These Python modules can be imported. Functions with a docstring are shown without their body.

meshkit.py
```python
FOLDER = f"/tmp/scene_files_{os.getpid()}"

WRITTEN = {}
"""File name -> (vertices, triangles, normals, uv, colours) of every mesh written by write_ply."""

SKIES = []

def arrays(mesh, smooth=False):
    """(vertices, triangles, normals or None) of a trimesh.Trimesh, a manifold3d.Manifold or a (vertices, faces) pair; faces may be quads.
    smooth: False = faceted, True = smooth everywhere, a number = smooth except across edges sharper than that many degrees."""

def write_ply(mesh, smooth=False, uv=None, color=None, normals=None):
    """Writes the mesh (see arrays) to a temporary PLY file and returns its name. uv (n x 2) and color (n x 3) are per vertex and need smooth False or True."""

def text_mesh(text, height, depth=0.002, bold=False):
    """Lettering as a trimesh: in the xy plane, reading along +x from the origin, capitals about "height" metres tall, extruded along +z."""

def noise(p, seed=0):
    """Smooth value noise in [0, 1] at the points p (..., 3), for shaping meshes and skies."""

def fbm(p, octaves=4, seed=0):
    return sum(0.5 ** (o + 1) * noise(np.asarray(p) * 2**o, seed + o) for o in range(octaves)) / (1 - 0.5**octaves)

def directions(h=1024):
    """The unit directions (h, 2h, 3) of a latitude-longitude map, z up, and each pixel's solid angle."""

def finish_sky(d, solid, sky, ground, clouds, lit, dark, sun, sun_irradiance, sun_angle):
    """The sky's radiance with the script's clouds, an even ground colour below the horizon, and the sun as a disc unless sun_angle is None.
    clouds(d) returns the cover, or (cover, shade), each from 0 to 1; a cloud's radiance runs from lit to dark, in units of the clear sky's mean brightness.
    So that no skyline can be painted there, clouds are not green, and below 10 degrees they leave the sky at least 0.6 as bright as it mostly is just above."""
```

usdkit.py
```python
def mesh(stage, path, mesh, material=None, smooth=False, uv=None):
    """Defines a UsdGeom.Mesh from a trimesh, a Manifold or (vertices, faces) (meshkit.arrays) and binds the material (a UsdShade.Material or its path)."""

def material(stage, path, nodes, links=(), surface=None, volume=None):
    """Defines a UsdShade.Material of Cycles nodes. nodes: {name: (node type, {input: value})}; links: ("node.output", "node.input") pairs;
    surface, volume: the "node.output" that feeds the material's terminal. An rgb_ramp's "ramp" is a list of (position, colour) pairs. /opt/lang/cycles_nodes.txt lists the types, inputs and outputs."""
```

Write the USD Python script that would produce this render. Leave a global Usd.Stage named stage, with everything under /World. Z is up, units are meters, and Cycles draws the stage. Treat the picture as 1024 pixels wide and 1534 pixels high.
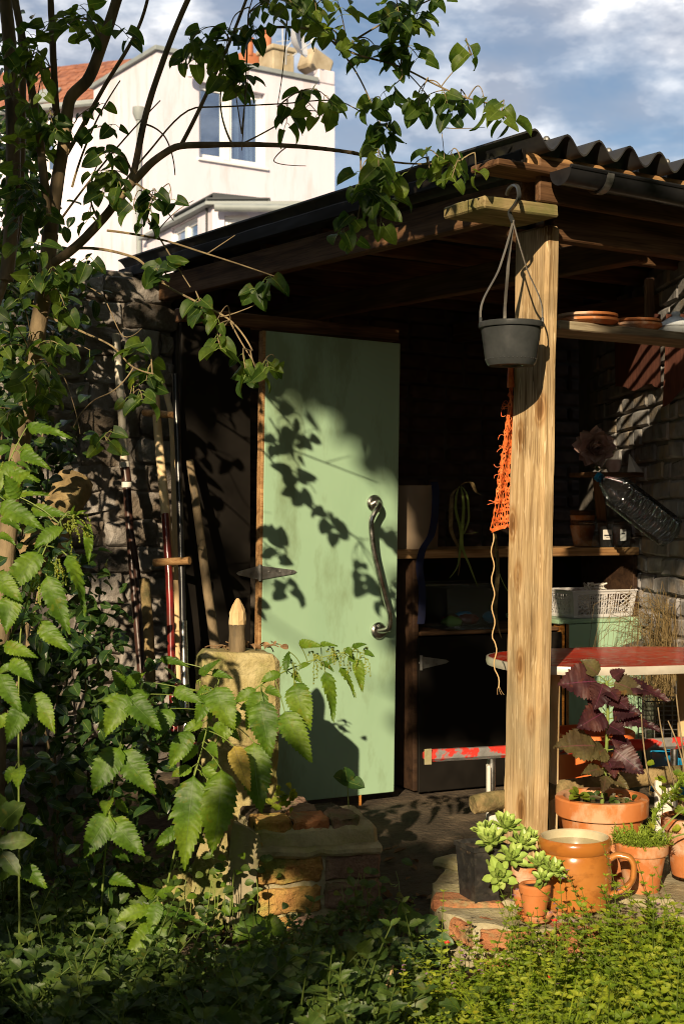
import math, random
import numpy as np, trimesh, usdkit, meshkit
from pxr import Usd, UsdGeom, UsdLux, UsdShade, Gf, Sdf, Vt

# ------------------------------------------------------------------ camera, sky, sun, exposure
stage = Usd.Stage.CreateInMemory()
UsdGeom.SetStageUpAxis(stage, "Z"); UsdGeom.SetStageMetersPerUnit(stage, 1.0)
world = UsdGeom.Xform.Define(stage, "/World"); stage.SetDefaultPrim(world.GetPrim())
UsdGeom.Scope.Define(stage, "/World/Looks")
CZ = 1.18
F = 50.0 / 24.0 * 1024
cam = UsdGeom.Camera.Define(stage, "/World/camera")
cam.CreateHorizontalApertureAttr(24.0); cam.CreateVerticalApertureAttr(24.0 * 1024 / 683)
cam.CreateFocalLengthAttr(50.0); cam.CreateFStopAttr(9.0); cam.CreateFocusDistanceAttr(4.2)
cam.CreateClippingRangeAttr(Gf.Vec2f(0.05, 2000))
cam.AddTranslateOp().Set(Gf.Vec3d(0, 0, CZ)); cam.AddRotateXYZOp().Set(Gf.Vec3f(90, 0, 0))
EXPOSURE = 0.6
cam.CreateExposureAttr(EXPOSURE)
SUN_EL, SUN_AZ = math.radians(22.5), math.radians(14.0)      # light travels to the right of straight ahead by SUN_AZ
to_sun = np.array([-math.sin(SUN_AZ) * math.cos(SUN_EL), -math.cos(SUN_AZ) * math.cos(SUN_EL), math.sin(SUN_EL)])
sun = UsdLux.DistantLight.Define(stage, "/World/sun")
sun.CreateIntensityAttr(1.25); sun.CreateAngleAttr(0.5); sun.CreateColorAttr(Gf.Vec3f(1.0, 0.80, 0.54)); sun.CreateNormalizeAttr(True)
_z = to_sun; _x = np.cross([0, 0, 1.0], _z); _x /= np.linalg.norm(_x); _y = np.cross(_z, _x)
sun.AddTransformOp().Set(Gf.Matrix4d(*_x, 0, *_y, 0, *_z, 0, 0, 0, 0, 1))
sky = UsdLux.DomeLight.Define(stage, "/World/sky")
sky.GetPrim().SetCustomDataByKey("kind", "structure")
sky.GetPrim().SetCustomDataByKey("label", "blue evening sky with soft drifting white and grey clouds")
skym = usdkit.material(stage, "/World/Looks/sky", {
    "tc": ("texture_coordinate", {}),
    "mp": ("mapping", {"scale": (5.2, 5.2, 11.0), "location": (0.7, 2.1, 0.35)}),
    "n": ("noise_texture", {"scale": 1.15, "detail": 7.0, "roughness": 0.52, "distortion": 0.35}),
    "r": ("rgb_ramp", {"ramp": [(0.0, (0, 0, 0)), (0.38, (0.08, 0.08, 0.08)), (0.50, (0.5, 0.5, 0.5)), (0.60, (0.85, 0.85, 0.85)), (1.0, (1, 1, 1))]}),
    "n2": ("noise_texture", {"scale": 2.6, "detail": 6.0, "roughness": 0.55}),
    "r2": ("rgb_ramp", {"ramp": [(0.0, (3.1, 3.6, 4.6)), (0.42, (4.6, 5.1, 6.2)), (0.53, (8.6, 8.8, 9.4)), (0.62, (15.0, 14.6, 14.2)), (1.0, (17, 16.5, 16))]}),
    "sky": ("sky_texture", {"sky_type": "single_scattering", "sun_disc": False, "sun_elevation": SUN_EL,
                            "sun_rotation": math.atan2(to_sun[0], to_sun[1]), "altitude": 50.0, "air_density": 1.0, "aerosol_density": 1.0, "ozone_density": 2.0}),
    "mix": ("mix_color", {}),
    "bg": ("background_shader", {"strength": 0.064})},
    [("tc.generated", "mp.vector"), ("mp.vector", "n.vector"), ("mp.vector", "n2.vector"), ("n.fac", "r.fac"), ("n2.fac", "r2.fac"),
     ("r.color", "mix.fac"), ("sky.color", "mix.a"), ("r2.color", "mix.b"), ("mix.result", "bg.color")], surface="bg.background")
UsdShade.MaterialBindingAPI.Apply(sky.GetPrim()).Bind(skym)

# ------------------------------------------------------------------ placing helpers
rng = np.random.default_rng(7)
A = np.array
def nrm(a): a = np.asarray(a, float); return a / max(np.linalg.norm(a), 1e-9)
def W(px, py, D): return A([(px - 512) / F * D, D, CZ - (py - 767) / F * D])
TH = math.radians(33)
U = A([math.cos(TH), math.sin(TH), 0]); V = A([-math.sin(TH), math.cos(TH), 0]); P0 = A([.515, 3.95, 0.0])
def S(u, v, z): return P0 + U * u + V * v + A([0, 0, z])
def onv(px, py, v):
    d = A([(px - 512) / F, 1, -(py - 767) / F]); D = (v + V @ P0) / (V @ d); return A([0, 0, CZ]) + d * D
def onu(px, py, u):
    d = A([(px - 512) / F, 1, -(py - 767) / F]); D = (u + U @ P0) / (U @ d); return A([0, 0, CZ]) + d * D
def onz(px, py, z): return W(px, py, (CZ - z) * F / (py - 767))
def suv(p): p = A(p) - P0; return p @ U, p @ V

WM = {"/World": np.eye(4)}
BASE = {}
used = {}
def numbered(path):
    n = used.get(path, 0); used[path] = n + 1
    return path if n == 0 else "%s_%03d" % (path, n)
def set_data(prim, **k):
    for a, b in k.items():
        if b: prim.SetCustomDataByKey(a, b)
def _local(x, parent, M):
    L = np.linalg.inv(WM[parent]) @ M
    if not np.allclose(L, np.eye(4), atol=1e-9):
        UsdGeom.Xformable(x).AddTransformOp().Set(Gf.Matrix4d(*L.T.ravel()))
def thing(name, label, cat, at=(0, 0, 0), group=None, kind=None):
    p = numbered("/World/" + name); x = UsdGeom.Xform.Define(stage, p)
    M = np.eye(4); M[:3, 3] = at; _local(x.GetPrim(), "/World", M); WM[p] = M
    set_data(x.GetPrim(), label=label, category=cat, group=group, kind=kind)
    return p
def obj(parent, name, mesh, mat, M=None, smooth=False, uv=None, label=None, cat=None, group=None, kind=None):
    """mesh in world coordinates, or in its own with a 4x4 M."""
    p = numbered((parent or "/World") + "/" + name)
    v, f, n = meshkit.arrays(mesh, smooth)
    if M is None:
        M = np.eye(4); M[:3, 3] = WM[parent][:3, 3] if parent else (v.min(0) + v.max(0)) / 2 * A([1, 1, 0]) + A([0, 0, v[:, 2].min()])
        v = v - M[:3, 3]
    m = UsdGeom.Mesh.Define(stage, p)
    m.CreatePointsAttr(Vt.Vec3fArray.FromNumpy(v.astype(np.float32)))
    m.CreateFaceVertexCountsAttr(Vt.IntArray.FromNumpy(np.full(len(f), 3, np.int32)))
    m.CreateFaceVertexIndicesAttr(Vt.IntArray.FromNumpy(f.astype(np.int32).ravel()))
    m.CreateSubdivisionSchemeAttr("none")
    if n is not None:
        m.CreateNormalsAttr(Vt.Vec3fArray.FromNumpy(n.astype(np.float32))); m.SetNormalsInterpolation("vertex")
    if uv is not None:
        UsdGeom.PrimvarsAPI(m).CreatePrimvar("st", Sdf.ValueTypeNames.TexCoord2fArray, "vertex").Set(Vt.Vec2fArray.FromNumpy(np.asarray(uv, np.float32)))
    UsdShade.MaterialBindingAPI.Apply(m.GetPrim()).Bind(mat)
    _local(m.GetPrim(), parent or "/World", M); WM[p] = M
    set_data(m.GetPrim(), label=label, category=cat, group=group, kind=kind)
    return p
def struct(name, mesh, mat, label, smooth=False):
    return obj(None, name, mesh, mat, smooth=smooth, label=label, kind="structure")

# ------------------------------------------------------------------ shapes
def T(v, f): return trimesh.Trimesh(np.asarray(v, float), np.asarray(f, int), process=False)
def cat(ms):
    vs, fs, o = [], [], 0
    for m in ms:
        v, f = (m.vertices, m.faces) if hasattr(m, "vertices") else m
        vs.append(np.asarray(v)); fs.append(np.asarray(f) + o); o += len(v)
    return T(np.vstack(vs), np.vstack(fs))
def xf(m, M): return T(np.asarray(m.vertices) @ M[:3, :3].T + M[:3, 3], m.faces)
def fr(o, x, y, z): M = np.eye(4); M[:3, 0], M[:3, 1], M[:3, 2], M[:3, 3] = x, y, z, o; return M
def aim(o, x, up=(0, 0, 1)):
    x = nrm(x); up = A(up, float)
    if abs(nrm(up) @ x) > .98: up = A([0, 1, 0.1])
    y = nrm(np.cross(up, x)); return fr(o, x, y, np.cross(x, y))
_cb = {}
def cbox(sx, sy, sz, c=.003):
    """box about the origin with chamfered edges"""
    k = (round(sx, 5), round(sy, 5), round(sz, 5), round(c, 5))
    if k not in _cb:
        pts = []
        h = A([sx, sy, sz]) / 2; c = min(c, h.min() * .6)
        for s in np.ndindex(2, 2, 2):
            s = A(s) * 2 - 1
            for a in range(3):
                d = h - c; d[a] = h[a]; pts.append(s * d)
        _cb[k] = trimesh.convex.convex_hull(A(pts))
    m = _cb[k]; return T(m.vertices.copy(), m.faces.copy())
def beam(p0, p1, w, h, c=.004, up=(0, 0, 1), seg=0, rough=0, seed=0):
    """plank from p0 to p1: (mesh with its length along local x, M)"""
    p0, p1 = A(p0, float), A(p1, float); L = np.linalg.norm(p1 - p0)
    m = cbox(L, w, h, c)
    if rough:
        m = m.subdivide_to_size(max(L / 40, .05), max_iter=8) if seg == 0 else m.subdivide_to_size(seg, max_iter=10)
        v = m.vertices; d = (meshkit.fbm(v * A([2.5, 14, 14]) + seed * 7.3, 3, seed) - .5)[:, None]
        nn = v * A([0, 1 / max(w, .01), 1 / max(h, .01)]); nn /= np.maximum(np.linalg.norm(nn, axis=1), 1e-6)[:, None]
        m = T(v + nn * d * rough * 2, m.faces)
    return m, aim((p0 + p1) / 2, p1 - p0, up)
def sbox(u0, u1, v0, v1, z0, z1, c=.004):
    return cbox(u1 - u0, v1 - v0, z1 - z0, c), fr(S((u0 + u1) / 2, (v0 + v1) / 2, (z0 + z1) / 2), U, V, A([0, 0, 1.]))
def smoothpath(pts, n):
    pts = A(pts, float)
    if len(pts) < 3: 
        t = np.linspace(0, 1, n)[:, None]; return pts[0] * (1 - t) + pts[-1] * t
    from scipy.interpolate import PchipInterpolator
    s = np.r_[0, np.cumsum(np.linalg.norm(np.diff(pts, axis=0), axis=1))]
    return PchipInterpolator(s, pts)(np.linspace(0, s[-1], n))
def tube(pts, r, n=8, cap=True, knobs=0, seed=0):
    pts = A(pts, float); r = np.broadcast_to(A(r, float), (len(pts),))
    t = np.gradient(pts, axis=0); t /= np.maximum(np.linalg.norm(t, axis=1), 1e-9)[:, None]
    a = nrm(np.cross(t[0], [.31, .2, .93] if abs(t[0][2]) < .9 else [1, .1, 0])); rings = []
    ang = np.arange(n) * 2 * math.pi / n
    for i in range(len(pts)):
        a = nrm(a - t[i] * (a @ t[i])); b = np.cross(t[i], a)
        rings.append(pts[i] + r[i] * (np.cos(ang)[:, None] * a + np.sin(ang)[:, None] * b))
    v = np.vstack(rings)
    if knobs:
        cen = np.repeat(pts, n, axis=0); d = v - cen
        v = cen + d * (1 + knobs * 2 * (meshkit.fbm(v * A([30, 30, 12]) , 3, seed) - .5))[:, None]
    f = []
    k = np.arange(n); k2 = (k + 1) % n
    for i in range(len(pts) - 1):
        f.append(np.stack([i * n + k, i * n + k2, (i + 1) * n + k2], 1)); f.append(np.stack([i * n + k, (i + 1) * n + k2, (i + 1) * n + k], 1))
    if cap:
        o = len(v); v = np.vstack([v, pts[:1], pts[-1:]]); e = (len(pts) - 1) * n
        f.append(np.stack([k2, k, np.full(n, o)], 1)); f.append(np.stack([e + k, e + k2, np.full(n, o + 1)], 1))
    return T(v, np.vstack(f))
def lathe(prof, n=40, at=(0, 0, 0)):
    """profile (r, z) pairs, outside then inside, revolved about z"""
    prof = A(prof, float); ang = np.arange(n) * 2 * math.pi / n
    v = np.stack([prof[:, None, 0] * np.cos(ang), prof[:, None, 0] * np.sin(ang), np.repeat(prof[:, 1:2], n, 1)], -1).reshape(-1, 3)
    k = np.arange(n); k2 = (k + 1) % n; f = []
    for i in range(len(prof) - 1):
        f += [np.stack([i * n + k, i * n + k2, (i + 1) * n + k2], 1), np.stack([i * n + k, (i + 1) * n + k2, (i + 1) * n + k], 1)]
    f = np.vstack(f); m = T(v + A(at), f)
    ar = np.linalg.norm(np.cross(v[f[:, 1]] - v[f[:, 0]], v[f[:, 2]] - v[f[:, 0]]), axis=1)
    return T(m.vertices, f[ar > 1e-12])
def lump(r, seed, amp=.25, sub=2, scale=(1, 1, 1), at=(0, 0, 0), fq=2.0):
    m = trimesh.creation.icosphere(sub, 1.0); v = m.vertices
    v = v * (1 + amp * 2 * (meshkit.fbm(v * fq + seed * 3.7 + 10, 3, seed) - .5))[:, None]
    return T(v * r * A(scale) + A(at), m.faces)
def rotz(a): c, s = math.cos(a), math.sin(a); M = np.eye(4); M[:2, :2] = [[c, -s], [s, c]]; return M
def moved(p, M=None): 
    M = np.eye(4) if M is None else M.copy(); M[:3, 3] = p; return M

# ------------------------------------------------------------------ leaves: base at 0, length along x, upper face +z
def leaf(L, Wd, kind="heart", n=7, fold=.35, curl=.5, wave=.0, serr=0.0, seed=0, side=0.0, veins=0):
    r = np.random.default_rng(seed)
    t = np.linspace(0, 1, n + 1)
    if kind == "heart": w = np.where(t < .25, .80 + .20 * np.sin(t / .25 * math.pi / 2), np.cos((t - .25) / .75 * math.pi / 2) ** .85); w[0] = .62
    elif kind == "nettle": w = np.sin(math.pi * np.clip(t * .92 + .08, 0, 1) ** .62) ** .9; w[0] = .22
    elif kind == "oval": w = np.sin(math.pi * (t * .97 + .015) ** .8) ** .8
    elif kind == "lance": w = np.sin(math.pi * (t * .97 + .02) ** .7)
    else: w = np.sin(math.pi * (t ** 1.6 * .9 + .06)) ** .8          # spoon
    w = np.maximum(w, 0); w[-1] = 0
    ss = A([-1, -.5, 0, .5, 1.0]); x, y, z, tu, su_ = [], [], [], [], []
    for i, ti in enumerate(t):
        for s in ss:
            xx = ti
            if kind == "heart": xx = ti - .16 * abs(s) * (1 - ti) ** 3 * 1.2
            yy = s * w[i]
            if serr and abs(s) == 1:
                if i % 2: xx += serr * .9 / n; yy *= 1 + serr * .11
                else: yy *= 1 - serr * .07
            if serr and abs(s) == .5: yy *= 1.0
            if abs(s) > .4: xx += .05 * abs(s) * (kind != "heart")
            zz = fold * abs(yy) * Wd / 2 + (veins and (.035 * L * math.sin(2 * math.pi * (ti * veins - abs(s) * .9)) * (.35 + abs(s)) * w[i] * .5))
            zz += wave * L * .12 * math.sin(5 * ti + 2 * s + r.random()) * abs(s)
            x.append(xx * L); y.append(yy * Wd / 2); z.append(zz); tu.append(ti); su_.append(s * .5 + .5)
    x, y, z = A(x), A(y), A(z)
    th = curl * np.clip(x / L, 0, 1.1)                                  # bend down along the length
    if abs(curl) > 1e-3:
        R = L / curl; X = R * np.sin(th) + z * np.sin(th); Z = -R * (1 - np.cos(th)) + z * np.cos(th)
    else: X, Z = x, z
    v = np.stack([X, y + side * X * X / L, Z], 1); f = []
    for i in range(n):
        for j in range(4):
            a = i * 5 + j; f += [[a, a + 5, a + 6], [a, a + 6, a + 1]]
    return v, A(f), np.stack([tu, su_], 1)
def place_many(protos, Ms):
    """joins copies: protos list of (v, f), Ms list of (index, 4x4)"""
    vs, fs, uvs, o = [], [], [], 0
    for k, M in Ms:
        v, f = protos[k][:2]; vs.append(v @ M[:3, :3].T + M[:3, 3]); fs.append(f + o); o += len(v)
        if len(protos[k]) > 2: uvs.append(protos[k][2])
    return T(np.vstack(vs), np.vstack(fs)), (np.vstack(uvs) if uvs else None)

# ------------------------------------------------------------------ materials
def mat(name, nodes, links, **k): return usdkit.material(stage, "/World/Looks/" + name, nodes, links, **k)
def pm(name, cols, scale=8.0, rough=.6, bump=.0, bscale=60.0, bdist=.003, detail=5.0, spec=.4, metal=0.0, coat=0.0, coords="object", stretch=(1, 1, 1), pos=None, distort=.2, dirt=None):
    """noise-mottled surface; cols: 2 or more colours from low to high noise; dirt: (colour, scale, amount)"""
    pos = pos or list(np.linspace(.32, .68, len(cols)))
    nodes = {"tc": ("texture_coordinate", {}), "oi": ("object_info", {}), "sc": ("vector_math", {"math_type": "scale", "vector1": (37, 19, 53)}), "ad": ("vector_math", {"math_type": "add"}),
             "mp": ("mapping", {"scale": stretch}),
             "n": ("noise_texture", {"scale": scale, "detail": detail, "roughness": .6, "distortion": distort}),
             "r": ("rgb_ramp", {"ramp": list(zip(pos, cols))}),
             "nb": ("noise_texture", {"scale": bscale, "detail": 4.0, "roughness": .6}),
             "b": ("bump", {"strength": bump, "distance": bdist}),
             "rr": ("map_range", {"from_min": .3, "from_max": .7, "to_min": max(rough - .12, .02), "to_max": min(rough + .1, 1.0)}),
             "p": ("principled_bsdf", {"specular_ior_level": spec, "metallic": metal, "coat_weight": coat, "coat_roughness": .15})}
    links = [("tc." + coords, "ad.vector1"), ("oi.random", "sc.scale"), ("sc.vector", "ad.vector2"), ("ad.vector", "mp.vector"), ("mp.vector", "n.vector"), ("mp.vector", "nb.vector"), ("n.fac", "r.fac"), ("n.fac", "rr.value"), ("rr.result", "p.roughness")]
    col = "r.color"
    if dirt:
        nodes["nd"] = ("noise_texture", {"scale": dirt[1], "detail": 6.0, "roughness": .65}); nodes["rd"] = ("rgb_ramp", {"ramp": [(.5 - .0 , (0, 0, 0)), (.62, (dirt[2],) * 3)]})
        nodes["md"] = ("mix_color", {"b": dirt[0]})
        links += [("mp.vector", "nd.vector"), ("nd.fac", "rd.fac"), ("rd.color", "md.fac"), (col, "md.a")]; col = "md.result"
    links.append((col, "p.base_color"))
    if bump: links += [("nb.fac", "b.height"), ("b.normal", "p.normal")]
    return mat(name, nodes, links, surface="p.BSDF")
def wood(name, dark, mid, light, rough=.75, gscale=1.0, dirt=None, bump=.35, spec=.25, knots=False):
    nodes = {"tc": ("texture_coordinate", {}), "oi": ("object_info", {}), "sc": ("vector_math", {"math_type": "scale", "vector1": (7, 19, 13)}), "ad": ("vector_math", {"math_type": "add"}),
             "mp": ("mapping", {"scale": (2.4 * gscale, 30 * gscale, 30 * gscale)}), "mpf": ("mapping", {"scale": (7 * gscale, 220 * gscale, 220 * gscale)}),
             "n": ("noise_texture", {"scale": 1.0, "detail": 5.0, "roughness": .62, "distortion": .9}),
             "nf": ("noise_texture", {"scale": 1.0, "detail": 3.0, "roughness": .6}),
             "nl": ("noise_texture", {"scale": 5.0, "detail": 3.0}),
             "r": ("rgb_ramp", {"ramp": [(.30, dark), (.46, mid), (.64, light)]}),
             "rf": ("rgb_ramp", {"ramp": [(.34, (.62, .58, .54)), (.5, (1, 1, 1))]}),
             "rl": ("rgb_ramp", {"ramp": [(.3, (.72, .70, .68)), (.65, (1.06, 1.05, 1.02))]}),
             "m1": ("mix_color", {"blend_type": "multiply", "fac": 1.0, "use_clamp_result": False}), "m2": ("mix_color", {"blend_type": "multiply", "fac": 1.0}),
             "b": ("bump", {"strength": bump, "distance": .004}),
             "p": ("principled_bsdf", {"roughness": rough, "specular_ior_level": spec})}
    links = [("tc.object", "ad.vector1"), ("oi.random", "sc.scale"), ("sc.vector", "ad.vector2"), ("ad.vector", "mp.vector"), ("ad.vector", "mpf.vector"), ("ad.vector", "nl.vector"),
             ("mp.vector", "n.vector"), ("mpf.vector", "nf.vector"), ("n.fac", "r.fac"), ("nf.fac", "rf.fac"), ("nl.fac", "rl.fac"), ("r.color", "m1.a"), ("rf.color", "m1.b"),
             ("m1.result", "m2.a"), ("rl.color", "m2.b"), ("nf.fac", "b.height"), ("b.normal", "p.normal")]
    col = "m2.result"
    if knots:
        nodes.update({"mk": ("mapping", {"scale": (4.5, 11, 11)}), "vk": ("voronoi_texture", {"scale": 1.0, "randomness": 1.0}), "rk": ("rgb_ramp", {"ramp": [(.0, (.26, .17, .10)), (.14, (.5, .37, .26)), (.17, (.85, .76, .66)), (.21, (.7, .58, .46)), (.30, (1, 1, 1))]}), "mkx": ("mix_color", {"blend_type": "multiply", "fac": 1.0}),
                      "mw": ("mapping", {"scale": (16, 130, 130)}), "nw": ("noise_texture", {"scale": 1.0, "detail": 2.0}), "rw": ("rgb_ramp", {"ramp": [(.63, (0, 0, 0)), (.70, (.55, .55, .55))]}), "mwx": ("mix_color", {"b": (.74, .60, .38)})})
        nodes.update({"mc": ("mapping", {"scale": (1.3, 70, 70)}), "nc": ("noise_texture", {"scale": 1.0, "detail": 1.5}), "rc": ("rgb_ramp", {"ramp": [(.475, (1, 1, 1)), (.497, (.22, .16, .1)), (.503, (.22, .16, .1)), (.525, (1, 1, 1))]}), "nc2": ("noise_texture", {"scale": 3.0}), "rc2": ("rgb_ramp", {"ramp": [(.52, (0, 0, 0)), (.6, (.8, .8, .8))]}), "mcx": ("mix_color", {"blend_type": "multiply"})})
        links += [("ad.vector", "mc.vector"), ("mc.vector", "nc.vector"), ("nc.fac", "rc.fac"), ("ad.vector", "nc2.vector"), ("nc2.fac", "rc2.fac"), ("rc2.color", "mcx.fac"), (col, "mcx.a"), ("rc.color", "mcx.b")]; col = "mcx.result"
        links += [("ad.vector", "mk.vector"), ("mk.vector", "vk.vector"), ("vk.distance", "rk.fac"), (col, "mkx.a"), ("rk.color", "mkx.b"), ("ad.vector", "mw.vector"), ("mw.vector", "nw.vector"), ("nw.fac", "rw.fac"), ("rw.color", "mwx.fac"), ("mkx.result", "mwx.a")]; col = "mwx.result"
    if dirt:
        nodes["nd"] = ("noise_texture", {"scale": dirt[1], "detail": 5.0}); nodes["rd"] = ("rgb_ramp", {"ramp": [(.48, (0, 0, 0)), (.64, (dirt[2],) * 3)]}); nodes["md"] = ("mix_color", {"b": dirt[0]})
        links += [("ad.vector", "nd.vector"), ("nd.fac", "rd.fac"), ("rd.color", "md.fac"), (col, "md.a")]; col = "md.result"
    links.append((col, "p.base_color"))
    return mat(name, nodes, links, surface="p.BSDF")
def leafm(name, c1, c2, c3, trans=.35, rough=.42, vein=(.16, .22, .05), tcol=None, spec=.45, vw=.045, fq=9.0):
    """leaf: colour differs from leaf to leaf (noise over the place), paler midrib from uv, light shines through"""
    tcol = tcol or tuple(min(1, x * 2.2) for x in c3)
    nodes = {"g": ("geometry", {}), "n": ("noise_texture", {"scale": fq, "detail": 1.0}), "nf": ("noise_texture", {"scale": 120.0, "detail": 3.0}),
             "r": ("rgb_ramp", {"ramp": [(.34, c1), (.5, c2), (.66, c3)]}), "rf": ("rgb_ramp", {"ramp": [(.3, (.75, .75, .75)), (.7, (1.15, 1.15, 1.1))]}),
             "mm": ("mix_color", {"blend_type": "multiply", "fac": 1.0, "use_clamp_result": False}),
             "uv": ("uvmap", {"attribute": "st"}), "sx": ("separate_xyz", {}), "s1": ("math", {"math_type": "subtract", "value2": .5}), "s2": ("math", {"math_type": "absolute"}),
             "lt": ("math", {"math_type": "less_than", "value2": vw * .5}), "mv": ("mix_color", {"b": vein}), "vf": ("math", {"math_type": "multiply", "value2": .7}),
             "b": ("bump", {"strength": .25, "distance": .002}),
             "p": ("principled_bsdf", {"roughness": rough, "specular_ior_level": spec}), "t": ("translucent_bsdf", {}),
             "mt": ("mix_color", {"blend_type": "multiply", "fac": 1.0, "b": (tcol[0] / max(c3[0], 1e-3), tcol[1] / max(c3[1], 1e-3), tcol[2] / max(c3[2], 1e-3)), "use_clamp_result": False}),
             "nb": ("noise_texture", {"scale": 38.0, "detail": 3.0, "roughness": .6}), "rb": ("rgb_ramp", {"ramp": [(.60, (0, 0, 0)), (.68, (.55, .55, .55))]}), "mb": ("mix_color", {"b": (c2[0] * 1.5 + .03, c2[1] * .9 + .015, c2[2] * .7)}),
             "m": ("mix_closure", {"fac": trans})}
    links = [("g.position", "n.vector"), ("g.position", "nf.vector"), ("n.fac", "r.fac"), ("nf.fac", "rf.fac"), ("r.color", "mm.a"), ("rf.color", "mm.b"),
             ("uv.UV", "sx.vector"), ("sx.y", "s1.value1"), ("s1.value", "s2.value1"), ("s2.value", "lt.value1"), ("lt.value", "vf.value1"), ("vf.value", "mv.fac"), ("g.position", "nb.vector"), ("nb.fac", "rb.fac"), ("rb.color", "mb.fac"), ("mm.result", "mb.a"), ("mb.result", "mv.a"),
             ("mv.result", "p.base_color"), ("mv.result", "mt.a"), ("mt.result", "t.color"), ("nf.fac", "b.height"), ("b.normal", "p.normal"),
             ("p.BSDF", "m.closure1"), ("t.BSDF", "m.closure2")]
    return mat(name, nodes, links, surface="m.closure")
def clear(name, tint=(1, 1, 1), gl=.1, rough=.08):
    return mat(name, {"f": ("fresnel", {"IOR": 1.45}), "t": ("transparent_bsdf", {"color": tint}), "g": ("glossy_bsdf", {"roughness": rough, "color": (1, 1, 1)}),
                      "d": ("diffuse_bsdf", {"color": (.55, .56, .56)}), "m0": ("mix_closure", {"fac": gl}), "m": ("mix_closure", {})},
               [("t.BSDF", "m0.closure1"), ("d.BSDF", "m0.closure2"), ("f.fac", "m.fac"), ("m0.closure", "m.closure1"), ("g.BSDF", "m.closure2")], surface="m.closure")

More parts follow.
